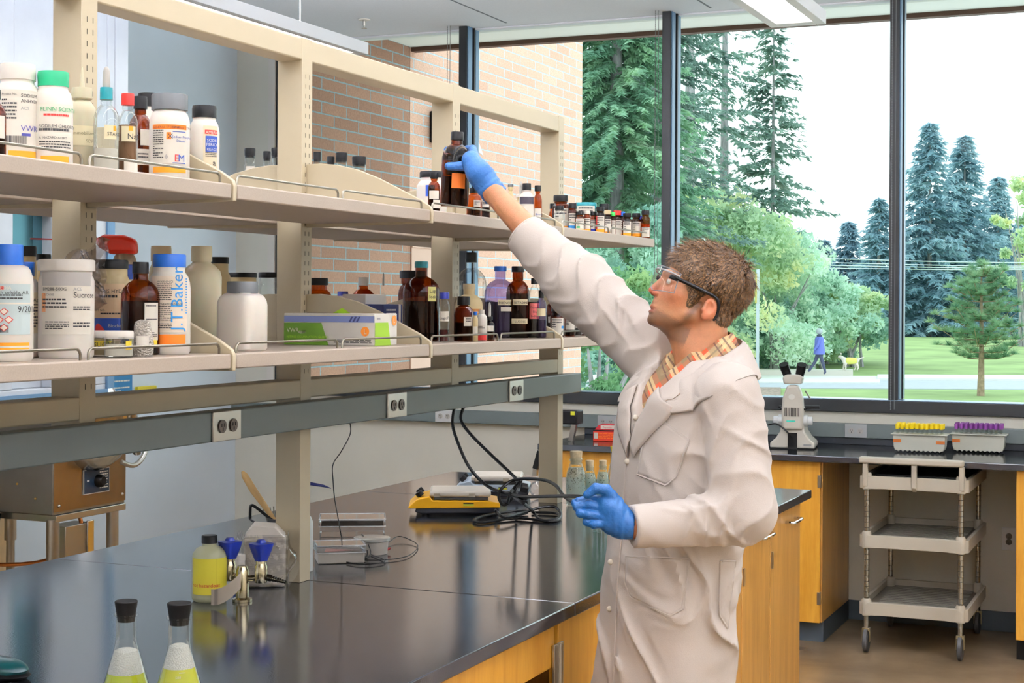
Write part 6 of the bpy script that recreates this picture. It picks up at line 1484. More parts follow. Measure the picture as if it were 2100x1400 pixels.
brow = np.exp(-((q[:, 2] - 10 + (np.abs(q[:, 1]) - 30) ** 2 * .006) / 4) ** 2) * (np.abs(np.abs(q[:, 1]) - 30) < 22) * (q[:, 0] > 70); blend(brow * .8, beard)
ca_ = body.data.color_attributes.new('tint', 'FLOAT_COLOR', 'POINT'); ca_.data.foreach_set('color', np.concatenate([col, np.ones((len(V), 1))], 1).astype(np.float32).ravel())
# --- hair: a shell grown on the skull inside a profile outline
HP = np.array([(112, 36), (100, 34), (84, 22), (64, 8), (50, -6), (40, -26), (33, -50), (25, -62), (14, -58), (10, -40), (8, -18), (-4, -6), (-22, -6), (-36, -16), (-42, -40), (-46, -58), (-60, -68), (-84, -66), (-140, -36), (-150, 60), (-90, 150), (60, 150), (130, 90)], np.float32)
def poly_sd(x, z, poly):
    n = len(poly); d = np.full(x.shape, 1e9, np.float32); ins_ = np.zeros(x.shape, bool); j = n - 1
    for i in range(n):
        ex, ez = poly[j] - poly[i]; wx, wz = x - poly[i][0], z - poly[i][1]
        t_ = np.clip((wx * ex + wz * ez) / (ex * ex + ez * ez), 0, 1); d = np.minimum(d, (wx - ex * t_) ** 2 + (wz - ez * t_) ** 2)
        c = ((poly[i][1] > z) != (poly[j][1] > z)) & (x < (poly[j][0] - poly[i][0]) * (z - poly[i][1]) / (poly[j][1] - poly[i][1] + 1e-9) + poly[i][0]); ins_ ^= c; j = i
    return np.where(ins_, -np.sqrt(d), np.sqrt(d))
def hair_sdf(q):
    s = poly_sd(q[:, 0] - (q[:, 1] ** 2) * .0016 * 0, q[:, 2], HP); inn = -s
    top = np.clip((q[:, 2] - 0) / 80, 0, 1)
    th = np.clip(inn * .55, -6, 8.5 + 4.5 * top)
    ph = q[:, 0] * .05 + q[:, 2] * .04
    st = 2.4 * np.sin(q[:, 0] * .42 - q[:, 2] * .16 + 2.2 * np.sin(q[:, 1] * .13 + ph)) + 1.7 * np.sin(q[:, 1] * .5 + q[:, 2] * .14 + 2. * np.sin(q[:, 0] * .12)) + .8 * np.sin(q[:, 0] * .9 + q[:, 1] * .7 - q[:, 2] * .3)
    d = ell(q, (-10, 0, 26), (97, 75, 78)); d = smin(d, ell(q, (44, 0, -38), (55, 57, 72)), 22); d = smin(d, cone(q, (-28, 0, -52), (-60, 0, -190), 56, 60), 20)
    return d - th - st * np.clip(inn / 14, 0, 1)
def hs(p): return hair_sdf(p).astype(np.float32)
Vh, Fh = surfnet(hs, (-135, -105, -100), (135, 105, 135), 2.6)
hairm = mat('brown_hair', (72, 50, 30), .5, noise=.35, nscale=26, bump=.7, bscale=150, stretch=(1, 1, .25), spec=.3)
Vf = HC + (Vh * .001) @ HM.T
hair = npmesh('hair', Vf, Fh, hairm, person)
# loose strands laid along the growth direction
tri = Vh[Fh[:, :3]]; nn = np.cross(tri[:, 1] - tri[:, 0], tri[:, 2] - tri[:, 0]); nn /= np.linalg.norm(nn, axis=1)[:, None] + 1e-9
cen = Vh[Fh].mean(1); ok = hair_sdf(cen) < 1; out = (ell(cen, (-10, 0, 20), (60, 45, 50)) > 0)
sel = rng.choice(np.nonzero(out)[0], 15000); c_ = cen[sel]; n_ = nn[sel]
sg = np.sign((n_ * (c_ - np.array([-10, 0, 10]))).sum(1)); n_ = n_ * sg[:, None]
crown = np.array([-70, 0, 95.]); fl = c_ - crown; fl[:, 2] -= np.clip(60 - c_[:, 2], 0, 150) * .9; fl[:, 0] -= np.clip(20 - c_[:, 2], 0, 90) * .35
fl += rng.normal(0, 7, fl.shape); fl -= n_ * (fl * n_).sum(1)[:, None]; fl /= np.linalg.norm(fl, axis=1)[:, None] + 1e-9
ln = rng.uniform(14, 31, (len(sel), 1)) * np.clip(.55 + c_[:, 2:3] / 120, .4, 1.2); wd = np.cross(fl, n_) * rng.uniform(.5, 1.2, (len(sel), 1))
a_ = c_ + n_ * .3 - fl * 3; tp = c_ + fl * ln + n_ * rng.uniform(.1, 1.6, (len(sel), 1))
W3 = lambda x: HC + (x * .001) @ HM.T
stm = bpy.data.materials.new('hair_strand'); stm.use_nodes = True
nb_ = stm.node_tree; b_ = nb_.nodes['Principled BSDF']; b_.inputs['Roughness'].default_value = .42
tc_ = nb_.nodes.new('ShaderNodeTexCoord'); no_ = nb_.nodes.new('ShaderNodeTexNoise'); no_.inputs['Scale'].default_value = 240; no_.inputs['Detail'].default_value = 0; rp_ = nb_.nodes.new('ShaderNodeValToRGB')
rp_.color_ramp.elements[0].position = .3; rp_.color_ramp.elements[1].position = .72; rp_.color_ramp.elements[0].color = (*lin((52, 35, 20)), 1); rp_.color_ramp.elements[1].color = (*lin((138, 100, 60)), 1)
nb_.links.new(tc_.outputs['Object'], no_.inputs[0]); nb_.links.new(no_.outputs[0], rp_.inputs[0]); nb_.links.new(rp_.outputs[0], b_.inputs['Base Color'])
o = tris('strands', W3(a_ - wd), W3(a_ + wd), W3(tp), stm, hair); o['kind'] = 'stuff'
# --- goggles
gg = empty('goggles', 'x', 'x'); del gg['label'], gg['category']; gg.parent = person; gg.location = c3(HC); gg.rotation_euler = Matrix([list(r) for r in HM]).to_euler(); gg.scale = (.001,) * 3
lens = glassy('goggle_lens', (.94, .95, .97), refl=.8, rough=.04)
vs = []; fs = []; na, nz_ = 28, 9
def gpt(a, z, off=0):
    y = 76 * math.sin(a); x = 66 + 52 * math.cos(a) ** .8 + off - abs(z + 10) * .08; return (x, y * (1 + off * .004), z)
for i in range(na):
    a = -1.42 + 2.84 * i / (na - 1); hz_ = 33 - 5 * abs(a) ** 1.5
    dip = 9 * math.exp(-(a / .18) ** 2)
    for j in range(nz_): v = j / (nz_ - 1); vs.append(gpt(a, -12 + (-hz_ + dip) * (1 - v) + hz_ * .92 * v))
for i in range(na - 1):
    for j in range(nz_ - 1): k = i * nz_ + j; fs.append((k, k + nz_, k + nz_ + 1, k + 1))
m = MB(); m.add(vs, fs, lens, True); m.build('lens', None, gg, fix=False)
rimp = [vs[i * nz_] for i in range(na)] + [vs[(na - 1) * nz_ + j] for j in range(1, nz_)] + [vs[i * nz_ + nz_ - 1] for i in range(na - 2, -1, -1)] + [vs[j] for j in range(nz_ - 2, 0, -1)]
m = MB(); m.tube(rimp, 1.3, mat('goggle_rim', (196, 200, 208), .15, trans=.6), 6, closed=True); m.build('lens_rim', None, gg)
m = MB(); m.tube([vs[i * nz_ + nz_ - 2] for i in range(na)], 2.0, mat('goggle_top', (226, 226, 232), .3, trans=.4), 6); m.build('brow_shield', None, gg)
for s in (-1, 1):
    m = MB(); m.tube(spline([(84, 72 * s, -2), (60, 77 * s, -3), (20, 80 * s, -5), (-14, 82 * s, -8), (-30, 82 * s, -18), (-38, 78 * s, -44), (-36, 74 * s, -60)], 5), [4.5] * 12 + [4.0] * 10 + [3.2] * 9, black_pl, 8)
    m.v = [(x, y, -5 + (z + 5) * 1.0) for x, y, z in m.v]; m.build('temple_arm', None, gg)
    m = MB(); m.box(74, 98, min(60 * s, 73 * s), max(60 * s, 73 * s), -8, 3, black_pl); m.build('hinge', None, gg, 2)
# --- lab coat
cuffL0, cuffL1 = elL, Lp(1297, 1079, 3.44); cuffR1 = Lp(1074, 478, 4.09)
LV = [(1.60, 1440, .045, .05), (1.55, 1436, .06, .07), (1.52, 1432, .08, .1), (1.48, 1424, .11, .16), (1.43, 1414, .135, .197), (1.36, 1406, .147, .2), (1.25, 1396, .146, .19), (1.12, 1388, .143, .18), (1.0, 1379, .146, .18), (.9, 1375, .146, .185), (.78, 1361, .142, .185), (.66, 1352, .14, .185), (.5, 1345, .142, .19)]
lz = np.array([l[0] for l in LV])[::-1]; lc = np.array([(l[1] - 1050) / F_PX * 3.72 - O0[0] for l in LV])[::-1]; la = np.array([l[2] for l in LV])[::-1]; lb = np.array([l[3] for l in LV])[::-1]
def torso(p, off=0.):
    z = p[:, 2]; cx_ = np.interp(z, lz, lc); A_ = np.interp(z, lz, la) + off; B_ = np.interp(z, lz, lb) + off
    rx = p[:, 0] - cx_; ry = p[:, 1]
    x = (rx * bx[0] + ry * bx[1]) / A_; y = (rx * by[0] + ry * by[1]) / B_
    k = (np.abs(x) ** 2.3 + np.abs(y) ** 2.3) ** (1 / 2.3)
    d = (k - 1) * np.minimum(A_, B_) * .9
    d = np.maximum(d, z - 1.565)
    return np.maximum(d, .47 - z)
folds = []
def fold(a, b, wav, amp, rad, ph=0., sharp=1.):
    """creases running across the line a-b"""
    a, b = np.array(a), np.array(b); n = (b - a) / np.linalg.norm(b - a); folds.append(((a + b) / 2, n, PI / wav / 1.5, amp, rad, ph, np.linalg.norm(b - a) / 2, sharp))
fold(Lp(1560, 930, 3.47), Lp(1470, 1070, 3.45), .045, .0065, .09, .3)
fold(Lp(1450, 1000, 3.46), Lp(1480, 1080, 3.44), .036, .0075, .05, 1.)
fold(Lp(1560, 1080, 3.47), Lp(1420, 1060, 3.44), .04, .007, .06, .5)
fold(Lp(1400, 1040, 3.44), Lp(1440, 1120, 3.42), .05, .005, .07, 2.)
fold(Lp(1440, 880, 3.5), Lp(1500, 930, 3.47), .05, .006, .07, 0.)
fold(Lp(1430, 900, 3.53), Lp(1340, 900, 3.55), .07, .006, .1, 1.3)
fold(Lp(1390, 1160, 3.6), Lp(1470, 1220, 3.6), .07, .006, .12, 0.)
fold(Lp(1290, 1150, 3.6), Lp(1420, 1130, 3.58), .06, .004, .1, 0.)
fold(Lp(1240, 1330, 3.6), Lp(1480, 1310, 3.58), .1, .009, .2, .4)
fold(Lp(1240, 1220, 3.6), Lp(1350, 1210, 3.58), .07, .005, .14, .4)
fold(Lp(1120, 520, 4.05), Lp(1200, 590, 3.95), .06, .008, .08, .4)
fold(Lp(1190, 560, 3.98), Lp(1290, 660, 3.88), .055, .009, .1, .0)
fold(Lp(1240, 690, 3.88), Lp(1300, 640, 3.85), .05, .006, .07, .6)
fold(Lp(1350, 780, 3.7), Lp(1290, 700, 3.8), .05, .006, .07, 1.)
fold(Lp(1270, 760, 3.7), Lp(1330, 800, 3.65), .05, .005, .09, 0.)
fold(Lp(1480, 760, 3.55), Lp(1550, 860, 3.5), .08, .004, .1, 0.)
fold(Lp(1470, 1180, 3.7), Lp(1510, 1300, 3.7), .09, .006, .1, 0.)
def coat_sdf(p):
    d = torso(p)
    d = smin(d, cone(p, NB + by * .05 + np.array([0, 0, .0]), shL, .05, .066), .03)
    d = smin(d, cone(p, NB - by * .05 + np.array([0, 0, .0]), shR, .05, .07), .03)
    uL = cone(p, shL, elL + np.array([.012, 0, .01]), .077, .07)
    fL = cone(p, elL, cuffL1, .064, .046); aL = (cuffL1 - elL) / np.linalg.norm(cuffL1 - elL)
    fL = np.maximum(fL, (p - cuffL1) @ aL)
    fL = np.maximum(fL, -np.maximum(cone(p, cuffL1 - aL * .05, cuffL1 + aL * .05, .033, .033), -((p - cuffL1) @ aL) - .04))
    arm = smin(uL, fL, .022)
    d = smin(d, arm, .014)
    uR = cone(p, shR, elR, .078, .082); fR = cone(p, elR, cuffR1, .08, .057); aR = (cuffR1 - elR) / np.linalg.norm(cuffR1 - elR)
    fR = np.maximum(fR, (p - cuffR1) @ aR)
    fR = np.maximum(fR, -np.maximum(cone(p, cuffR1 - aR * .08, cuffR1 + aR * .05, .044, .044), -((p - cuffR1) @ aR) - .07))
    d = smin(d, smin(uR, fR, .03), .03)
    # displacement by creases
    e = np.zeros(len(p), np.float32); near_ = np.abs(d) < .03
    if near_.any():
        pp = p[near_]; ee = np.zeros(len(pp), np.float32)
        for c, n, k, amp, rad, ph, hl, sh in folds:
            r_ = pp - c; t_ = r_ @ n; w_ = np.exp(-(np.clip(np.abs(t_) - hl, 0, 9) / (rad * .4)) ** 2) * np.exp(-((r_ ** 2).sum(1) - t_ ** 2) / rad ** 2)
            wob = 1.4 * np.sin(pp[:, 2] * 17 + pp[:, 0] * 23 + ph) + .8 * np.sin(pp[:, 1] * 31 - pp[:, 2] * 27)
            s_ = np.sin(t_ * k + ph + wob); ee += 1.5 * amp * w_ * ((1 - np.abs(s_)) ** 1.6 * 1.1 - .35)
        ee += .0028 * np.sin(pp[:, 0] * 19 + 2 * np.sin(pp[:, 2] * 11)) * np.sin(pp[:, 2] * 14 + 2 * np.sin(pp[:, 1] * 13))
        # hanging folds of the skirt
        sk_ = np.clip((1.05 - pp[:, 2]) / .35, 0, 1); an = np.arctan2(pp[:, 1], pp[:, 0] - np.interp(pp[:, 2], lz, lc)); ee += sk_ * .006 * np.sin(an * 7 + 1.5 * np.sin(pp[:, 2] * 7))
        e[near_] = ee
    d = d - e
    # neck opening: V in front, round at the nape
    r_ = p - NC.astype(np.float32); x = r_ @ bx.astype(np.float32); y = r_ @ by.astype(np.float32); z = r_[:, 2]
    vcut = np.maximum(np.maximum(y - np.clip((z + .15) * .62, -1, .07), -y - np.clip((z + .15) * .62, -1, .05)), .03 - x)
    d = smax(d, -vcut, .006)
    d = smax(d, -(cone(p, NC + np.array([0, 0, -.055]), NC + np.array([0, 0, .06]), .084, .12)), .006)
    return d.astype(np.float32)
V, F = surfnet(coat_sdf, (-.46, -.42, .44), (.34, .52, 1.95), .005)
coatm = mat('lab_coat_cotton', (188, 177, 168), .85, noise=.025, nscale=9, bump=.12, bscale=500, sheen=.2)
coat = npmesh('lab_coat', V, F, coatm, person)
bvh = BVHTree.FromPolygons([Vector(v) for v in V.tolist()], F.tolist())
def drape(pts, org, off):
    """push points along rays from org until they meet the cloth"""
    out = []
    for p in pts:
        d = (Vector(p) - org); h_, n_, i_, ds = bvh.ray_cast(org, d.normalized(), 9)
        out.append(h_ - d.normalized() * off if h_ is not None else Vector(p))
    return out
CO = Vector(c3(np.array([0, 0, CAM_H]) - O0))
def patch(name, poly, parent, off=.0025, n=16, thick=.003, seamw=True):
    """cloth patch with four sides given in picture coordinates at arm's depth, laid on the coat: two opposite edge polylines"""
    A_, B_ = poly; vs = []
    def samp(pl, t_):
        pl = [Vector((*q, 0)) for q in pl]; L = [0]
        for i in range(1, len(pl)): L.append(L[-1] + (pl[i] - pl[i - 1]).length)
        s = t_ * L[-1]
        for i in range(1, len(pl)):
            if s <= L[i] + 1e-9: return pl[i - 1].lerp(pl[i], (s - L[i - 1]) / max(L[i] - L[i - 1], 1e-9))
        return pl[-1]
    for i in range(n + 1):
        a = samp(A_, i / n); b = samp(B_, i / n)
        for j in range(n + 1): q_ = a.lerp(b, j / n); vs.append(c3(Lp(q_.x, q_.y, 3.6)))
    vs = drape(vs, CO, off); fs = [(i * (n + 1) + j, (i + 1) * (n + 1) + j, (i + 1) * (n + 1) + j + 1, i * (n + 1) + j + 1) for i in range(n) for j in range(n)]
    m = MB(); m.add(vs, fs, coatm, True)
    edge = [vs[j] for j in range(n + 1)] + [vs[i * (n + 1) + n] for i in range(1, n + 1)] + [vs[n * (n + 1) + j] for j in range(n - 1, -1, -1)] + [vs[i * (n + 1)] for i in range(n - 1, 0, -1)]
    m.tube([e_ for e_ in edge], .0012, coatm, 5, closed=True)
    o = m.build(name, None, parent, fix=False); s = o.modifiers.new('thickness', 'SOLIDIFY'); s.thickness = thick; s.offset = 0; return o
patch('chest_pocket', ([(1331, 843), (1412, 902)], [(1307, 972), (1366, 995), (1386, 977)]), coat)
patch('side_pocket', ([(1284, 1140), (1414, 1146)], [(1281, 1190), (1292, 1224), (1373, 1263), (1400, 1248)]), coat)
patch('vent_flap', ([(1478, 1150), (1508, 1150)], [(1476, 1262), (1492, 1288)]), coat, n=10)
# front closing edge and buttons
edge = drape([c3(Lp(x, y, 3.6)) for x, y in ((1300, 868), (1291, 905), (1284, 950), (1280, 1000), (1276, 1060), (1272, 1130), (1266, 1200), (1262, 1300), (1258, 1395), (1255, 1480))], CO, .002)
MB().tube(spline(edge, 4), .0022, coatm, 6).build('front_edge', None, coat)
for x, y in ((1303, 856), (1286, 946), (1252, 1152), (1250, 1248)):
    q_ = drape([c3(Lp(x, y, 3.6))], CO, .004)[0]
    m = MB(); m.ball(c3(q_), (.007, .006, .007), mat('coat_button', (226, 216, 200), .4), 14, 8); m.build('button', None, coat)
# cuff stitching
for c0, ax_, r0 in ((cuffL1, (cuffL1 - elL), .0455), (cuffR1, (cuffR1 - elR), .0555)):
    ax_ = Vector(c3(ax_)).normalized(); u_ = ax_.orthogonal().normalized(); w_ = ax_.cross(u_)
    m = MB(); m.tube([Vector(c3(c0)) - ax_ * .002 + (u_ * math.cos(a) + w_ * math.sin(a)) * (r0 - .004) for a in np.linspace(0, 2 * PI, 29)[:-1]], .0035, coatm, 6, closed=True); m.build('cuff_hem', None, coat)
# collars: sheets turned over around the neck
def collar(name, rows, m_, parent, thick=.003, push=.006):
    """rows: list of curves (each a list of body-frame points for the left half, front to nape); mirrored to the far half"""
    n = 9; vs = []; fs = []; R_ = len(rows)
    full = []
    for row in rows:
        half = spline([Vector(q_) for q_ in row], n); other = [Vector((v.x, -v.y, v.z)) for v in half[:-1]]; full.append(half + other[::-1])
    N = len(full[0])
    for row in full:
        W_ = np.array([NC + bx * v.x + by * v.y + np.array([0, 0, v.z]) for v in row])
        for _ in range(6):
            sd = coat_sdf(W_.astype(np.float32)); G = np.stack([coat_sdf((W_ + e_).astype(np.float32)) - sd for e_ in np.eye(3) * .004], 1); G /= np.linalg.norm(G, axis=1)[:, None] + 1e-9
            W_ = W_ + G * np.clip(push - sd, 0, .02)[:, None]
        vs += [c3(w_) for w_ in W_]
    for j in range(R_ - 1):
        for i in range(N - 1): fs.append((j * N + i, j * N + i + 1, (j + 1) * N + i + 1, (j + 1) * N + i))
    m = MB(); m.add(vs, fs, m_, True); o = m.build(name, None, parent, fix=False)
    s = o.modifiers.new('thickness', 'SOLIDIFY'); s.thickness = thick; s.offset = 0
    b = o.modifiers.new('smooth', 'SUBSURF'); b.levels = 1; b.render_levels = 1
    # unwrap: u along, v across for the check pattern
    return o, N
def plaid(name):
    m = bpy.data.materials.new(name); m.use_nodes = True; nt = m.node_tree; b = nt.nodes['Principled BSDF']; b.inputs['Roughness'].default_value = .85
    tc = nt.nodes.new('ShaderNodeTexCoord'); mp = nt.nodes.new('ShaderNodeMapping'); mp.inputs['Rotation'].default_value = (0, math.radians(40), 0.2); sp = nt.nodes.new('ShaderNodeSeparateXYZ')
    nt.links.new(tc.outputs['Object'], mp.inputs[0]); nt.links.new(mp.outputs[0], sp.inputs[0])
    prev = None
    def band(out, scale, off, width, colr, prev, fac=.8):
        a = nt.nodes.new('ShaderNodeMath'); a.operation = 'MULTIPLY_ADD'; a.inputs[1].default_value = scale; a.inputs[2].default_value = off; nt.links.new(out, a.inputs[0])
        f_ = nt.nodes.new('ShaderNodeMath'); f_.operation = 'FRACT'; nt.links.new(a.outputs[0], f_.inputs[0])
        l_ = nt.nodes.new('ShaderNodeMath'); l_.operation = 'LESS_THAN'; l_.inputs[1].default_value = width; nt.links.new(f_.outputs[0], l_.inputs[0])
        k = nt.nodes.new('ShaderNodeMath'); k.operation = 'MULTIPLY'; k.inputs[1].default_value = fac; nt.links.new(l_.outputs[0], k.inputs[0])
        mx = nt.nodes.new('ShaderNodeMix'); mx.data_type = 'RGBA'; nt.links.new(k.outputs[0], mx.inputs[0]); mx.inputs[7].default_value = (*lin(colr), 1)
        if prev is None: mx.inputs[6].default_value = (*lin((188, 66, 26)), 1)
        else: nt.links.new(prev, mx.inputs[6])
        return mx.outputs[2]
    for out in (sp.outputs['Z'], sp.outputs['X']):
        prev = band(out, 15, .1, .42, (104, 92, 62), prev, .75); prev = band(out, 15, .62, .3, (214, 190, 140), prev, .65); prev = band(out, 15, .5, .06, (54, 24, 20), prev, .85); prev = band(out, 15, .83, .05, (60, 24, 20), prev, .85)
    nt.links.new(prev, b.inputs['Base Color']); return m
plaid_m = plaid('red_plaid_flannel')
collar('coat_collar', [
    [(.108, .035, -.085), (.075, .085, -.05), (.0, .105, .004), (-.06, .085, .032), (-.092, 0, .045)],
    [(.116, .045, -.083), (.082, .1, -.05), (.0, .12, -.002), (-.07, .096, .026), (-.104, 0, .038)],
    [(.126, .085, -.105), (.09, .13, -.085), (.015, .15, -.035), (-.075, .12, -.012), (-.118, 0, -.002)],
    [(.128, .1, -.13), (.094, .15, -.12), (.02, .178, -.075), (-.08, .14, -.05), (-.125, 0, -.036)]], coatm, coat)
shirt = empty('plaid_shirt', 'x', 'x'); del shirt['label'], shirt['category']; shirt.parent = person
collar('collar', [
    [(.085, .01, -.058), (.055, .052, -.01), (.0, .068, .034), (-.05, .052, .052), (-.07, 0, .056)],
    [(.092, .016, -.056), (.062, .062, -.008), (.0, .078, .036), (-.056, .06, .05), (-.078, 0, .054)],
    [(.112, .05, -.085), (.082, .082, -.06), (.01, .098, .0), (-.06, .074, .02), (-.085, 0, .024)],
    [(.113, .066, -.118), (.09, .1, -.092), (.014, .116, -.022), (-.066, .088, .0), (-.094, 0, .008)]], plaid_m, shirt, .002, .003)
def shirt_sdf(p):
    d = torso(p, -.02); d = smin(d, cone(p, NB, NC + np.array([0, 0, .02]), .075, .07), .02)
    d = smin(d, cone(p, NB + by * .05 + np.array([0, 0, -.04]), shL, .04, .05), .04); d = smin(d, cone(p, NB - by * .05 + np.array([0, 0, -.04]), shR, .04, .05), .04)
    r_ = p - NC.astype(np.float32); x = r_ @ bx.astype(np.float32); y = r_ @ by.astype(np.float32); z = r_[:, 2]
    vcut = np.maximum(np.abs(y) - np.clip((z + .045) * .8, -1, .05), .03 - x)
    d = smax(d, -vcut, .004)
    d = np.maximum(d, z - .01); return np.maximum(d, -(z + .5)).astype(np.float32)
V2, F2 = surfnet(shirt_sdf, (-.25, -.25, .98), (.3, .25, 1.62), .006)
npmesh('shirt_front', V2, F2, plaid_m, shirt)
# lapels laid on the chest
def lapel(name, side):
    vs = []; n = 14; k_ = 6
    inner = spline([Vector((side * .052, -.07)).to_3d(), Vector((side * .036, -.11)).to_3d(), Vector((side * .018, -.145)).to_3d(), Vector((side * .002, -.19)).to_3d()], 5)
    outer = spline([Vector((side * .115, -.112)).to_3d(), Vector((side * .105, -.14)).to_3d(), Vector((side * .06, -.185)).to_3d(), Vector((side * .014, -.235)).to_3d()], 5)
    N = len(inner)
    for i in range(N):
        for j in range(k_ + 1):
            q_ = inner[i].lerp(outer[i], j / k_); tgt = NC + by * q_.x + np.array([0, 0, q_.y]); og = Vector(c3(tgt + bx * .6)); h_, n_, i_, ds = bvh.ray_cast(og, Vector(c3(-bx)), 2)
            if h_ is None: h_ = Vector(c3(tgt + bx * .12))
            vs.append(h_ + Vector(c3(bx)) * (.006 + .006 * math.sin(PI * j / k_)))
    fs = [(i * (k_ + 1) + j, (i + 1) * (k_ + 1) + j, (i + 1) * (k_ + 1) + j + 1, i * (k_ + 1) + j + 1) for i in range(N - 1) for j in range(k_)]
    m = MB(); m.add(vs, fs, coatm, True); o = m.build(name, None, coat, fix=False); s = o.modifiers.new('thickness', 'SOLIDIFY'); s.thickness = .0035; s.offset = 0
lapel('lapel', 1); lapel('lapel', -1)
# --- gloves
glm = mat('blue_nitrile', (20, 80, 138), .42, noise=.05, nscale=40, bump=.25, bscale=140, sss=.04)
glm2 = mat('blue_nitrile_raised', (48, 104, 172), .42, noise=.05, nscale=40, bump=.25, bscale=140)
def hand_sdf(parts, cuff, wav):
    def f(p):
        d = None
        for pts, rs in parts['palm']: 
            for i in range(len(pts) - 1):
                c = cone(p, pts[i], pts[i + 1], rs[i], rs[i + 1]); d = c if d is None else smin(d, c, .012)
        g = None
        for pts, rs in parts['fingers']:
            e = None
            for i in range(len(pts) - 1):
                c = cone(p, pts[i], pts[i + 1], rs[i], rs[i + 1]); e = c if e is None else smin(e, c, .003)
            g = e if g is None else np.minimum(g, e)
        d = smin(d, g, .006)
        c0, c1, r0, r1 = cuff; ax_ = (c1 - c0) / np.linalg.norm(c1 - c0); t_ = (p - c0) @ ax_
        cu = np.maximum(cone(p, c0, c1, r0, r1), t_ - np.linalg.norm(c1 - c0)); d = smin(d, cu, .012)
        d = np.maximum(d, -np.maximum(cone(p, c1 - ax_ * .02, c1 + ax_ * .02, r1 - .003, r1 - .003), np.linalg.norm(c1 - c0) - .012 - t_))
        return (d + .0008 * np.sin(t_ * wav) * np.exp(-np.clip(np.abs(t_) - .01, 0, 1) / .03)).astype(np.float32)
    return f
def glove(name, parts, cuff, lo, hi, m_):
    V, F = surfnet(hand_sdf(parts, cuff, 420), lo, hi, .0022); return npmesh(name, V, F, m_, person)
w0 = 3.44
q1 = lambda x, y, dd=0.: Lp(x, y, w0 + dd)
L_palm = [([q1(1280, 1076), q1(1262, 1050), q1(1240, 1030)], [.026, .027, .018]), ([q1(1280, 1078), q1(1256, 1070), q1(1236, 1060)], [.026, .026, .021]), ([q1(1278, 1074), q1(1250, 1040, -.01)], [.026, .022])]
L_f = [([q1(1266, 1030, -.005), q1(1243, 1004, -.012), q1(1222, 1001, -.012), q1(1204, 1014, -.01)], [.014, .0125, .0115, .009]),
       ([q1(1240, 1030, .0), q1(1214, 1022, .012), q1(1186, 1027, .01)], [.0115, .0105, .0085]),
       ([q1(1236, 1044, -.004), q1(1208, 1034, -.004), q1(1184, 1040, .002), q1(1178, 1030, .012)], [.0115, .0105, .0095, .008]),
       ([q1(1236, 1058, -.01), q1(1208, 1055, -.014), q1(1190, 1052, -.006), q1(1196, 1040, .008)], [.0115, .0105, .0095, .008]),
       ([q1(1240, 1072, -.012), q1(1218, 1075, -.018), q1(1203, 1070, -.01), q1(1204, 1058, .004)], [.0105, .0095, .0085, .0075])]
glove('glove', dict(palm=L_palm, fingers=L_f), (q1(1276, 1077), q1(1297, 1078), .028, .031), q1(1160, 1115, -.08), q1(1310, 975, .06), glm)
w0 = 4.17
bot_b = Lp(931, 424, 4.235); bot_t = Lp(938, 273, 4.235); bax = (bot_t - bot_b) / np.linalg.norm(bot_t - bot_b)
R_palm = [([q1(1010, 393), q1(990, 364, .01), q1(972, 342, .03)], [.029, .033, .026]), ([q1(1008, 390), q1(980, 352, -.01), q1(966, 328, .0)], [.028, .031, .025])]
def arc(hh, r_, a0, a1, n=4):
    c = bot_b + bax * hh; ex = np.array([1., 0, 0]); ey = np.array([0, 1., 0]); return [c + ex * r_ * math.cos(a) + ey * r_ * math.sin(a) for a in np.linspace(a0, a1, n)]
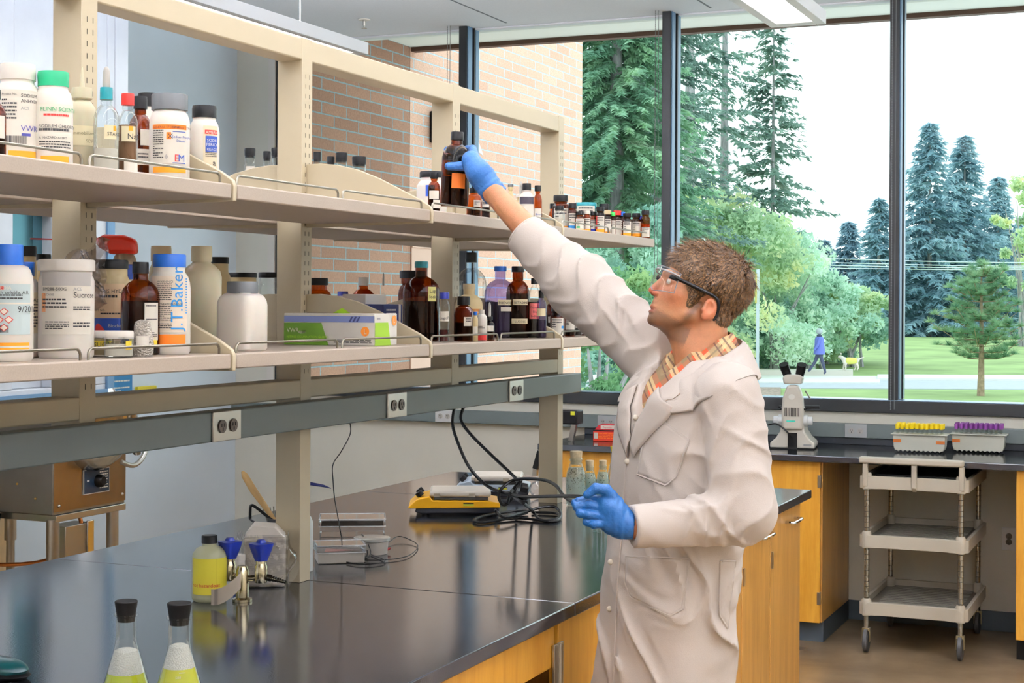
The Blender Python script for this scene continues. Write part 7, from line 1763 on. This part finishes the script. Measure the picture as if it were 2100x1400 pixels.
R_f = [([q1(985, 358, -.02)] + arc(.105, .054, -.75, -1.9, 3), [.0165, .0135, .0125, .0105]),
       ([q1(975, 325, .02)] + arc(.158, .048, .5, 2.2, 5), [.0125, .0115, .011, .0105, .01, .0085]),
       ([q1(980, 338, .03)] + arc(.138, .053, .5, 2.2, 5), [.0125, .0115, .011, .0105, .01, .0085]),
       ([q1(985, 350, .035)] + arc(.117, .054, .5, 2.1, 5), [.012, .011, .0105, .01, .0095, .008]),
       ([q1(990, 362, .035)] + arc(.097, .053, .5, 2.0, 5), [.011, .01, .0095, .009, .0085, .0075])]
glove('glove', dict(palm=R_palm, fingers=R_f), (q1(1004, 384), q1(1018, 402), .029, .0335), q1(880, 430, -.12), q1(1045, 250, .2), glm2)
# legs and shoes (below the picture)
tr = mat('dark_trousers', (52, 54, 62), .9)
m = MB()
for s in (-1, 1):
    f0 = hip + by * .07 * s; m.tube([c3(f0 + np.array([0, 0, .0])), c3(np.array([f0[0] + .0, f0[1], .5])), c3(np.array([f0[0] + .01, f0[1], .06]))], [.06, .055, .05], tr, 16)
m.build('trousers', None, person)
for s in (-1, 1):
    f0 = hip + by * .09 * s; m = MB(); m.ball(c3(np.array([f0[0], f0[1], .045]) + bx * .05), (.13, .075, .045), black_pl, 18, 10); m.build('shoe', None, person)
# --- the bottle in the raised hand
bb = O0 + bot_b; wbb = RR * bb[0] + VV * bb[1] + Vector((0, 0, bb[2]))
t = empty('held_bottle', 'amber glass bottle with an orange label gripped by the raised blue glove', 'bottle', tuple(wbb))
bx3 = Vector(c3(bax)); wax = RR * bx3.x + VV * bx3.y + Vector((0, 0, bx3.z)); t.rotation_euler = Vector((0, 0, 1)).rotation_difference(wax).to_euler()
R = .0385; H = .2
MB().lathe([(R * .9, 0), (R, .006), (R, H * .66), (R * .93, H * .73), (R * .7, H * .8), (R * .42, H * .84), (R * .38, H * .93)], amber, 32).build('body', None, t)
MB().lathe([(R * .9, .003), (R * .95, H * .4)], brown_liq, 28).build('liquid', None, t)
MB().lathe([(R * .46, H * .9), (R * .46, H), (R * .42, H * 1.01)], caps['black'], 24).build('cap', None, t)
m = MB(); decal(m, cyl_map(R + .0008, H * .24, math.atan2(-wbb.y, -wbb.x) + .25), R * 1.0, H * .2, mat('orange_tag', (236, 120, 38), .6)); m.build('label', None, t, fix=False)
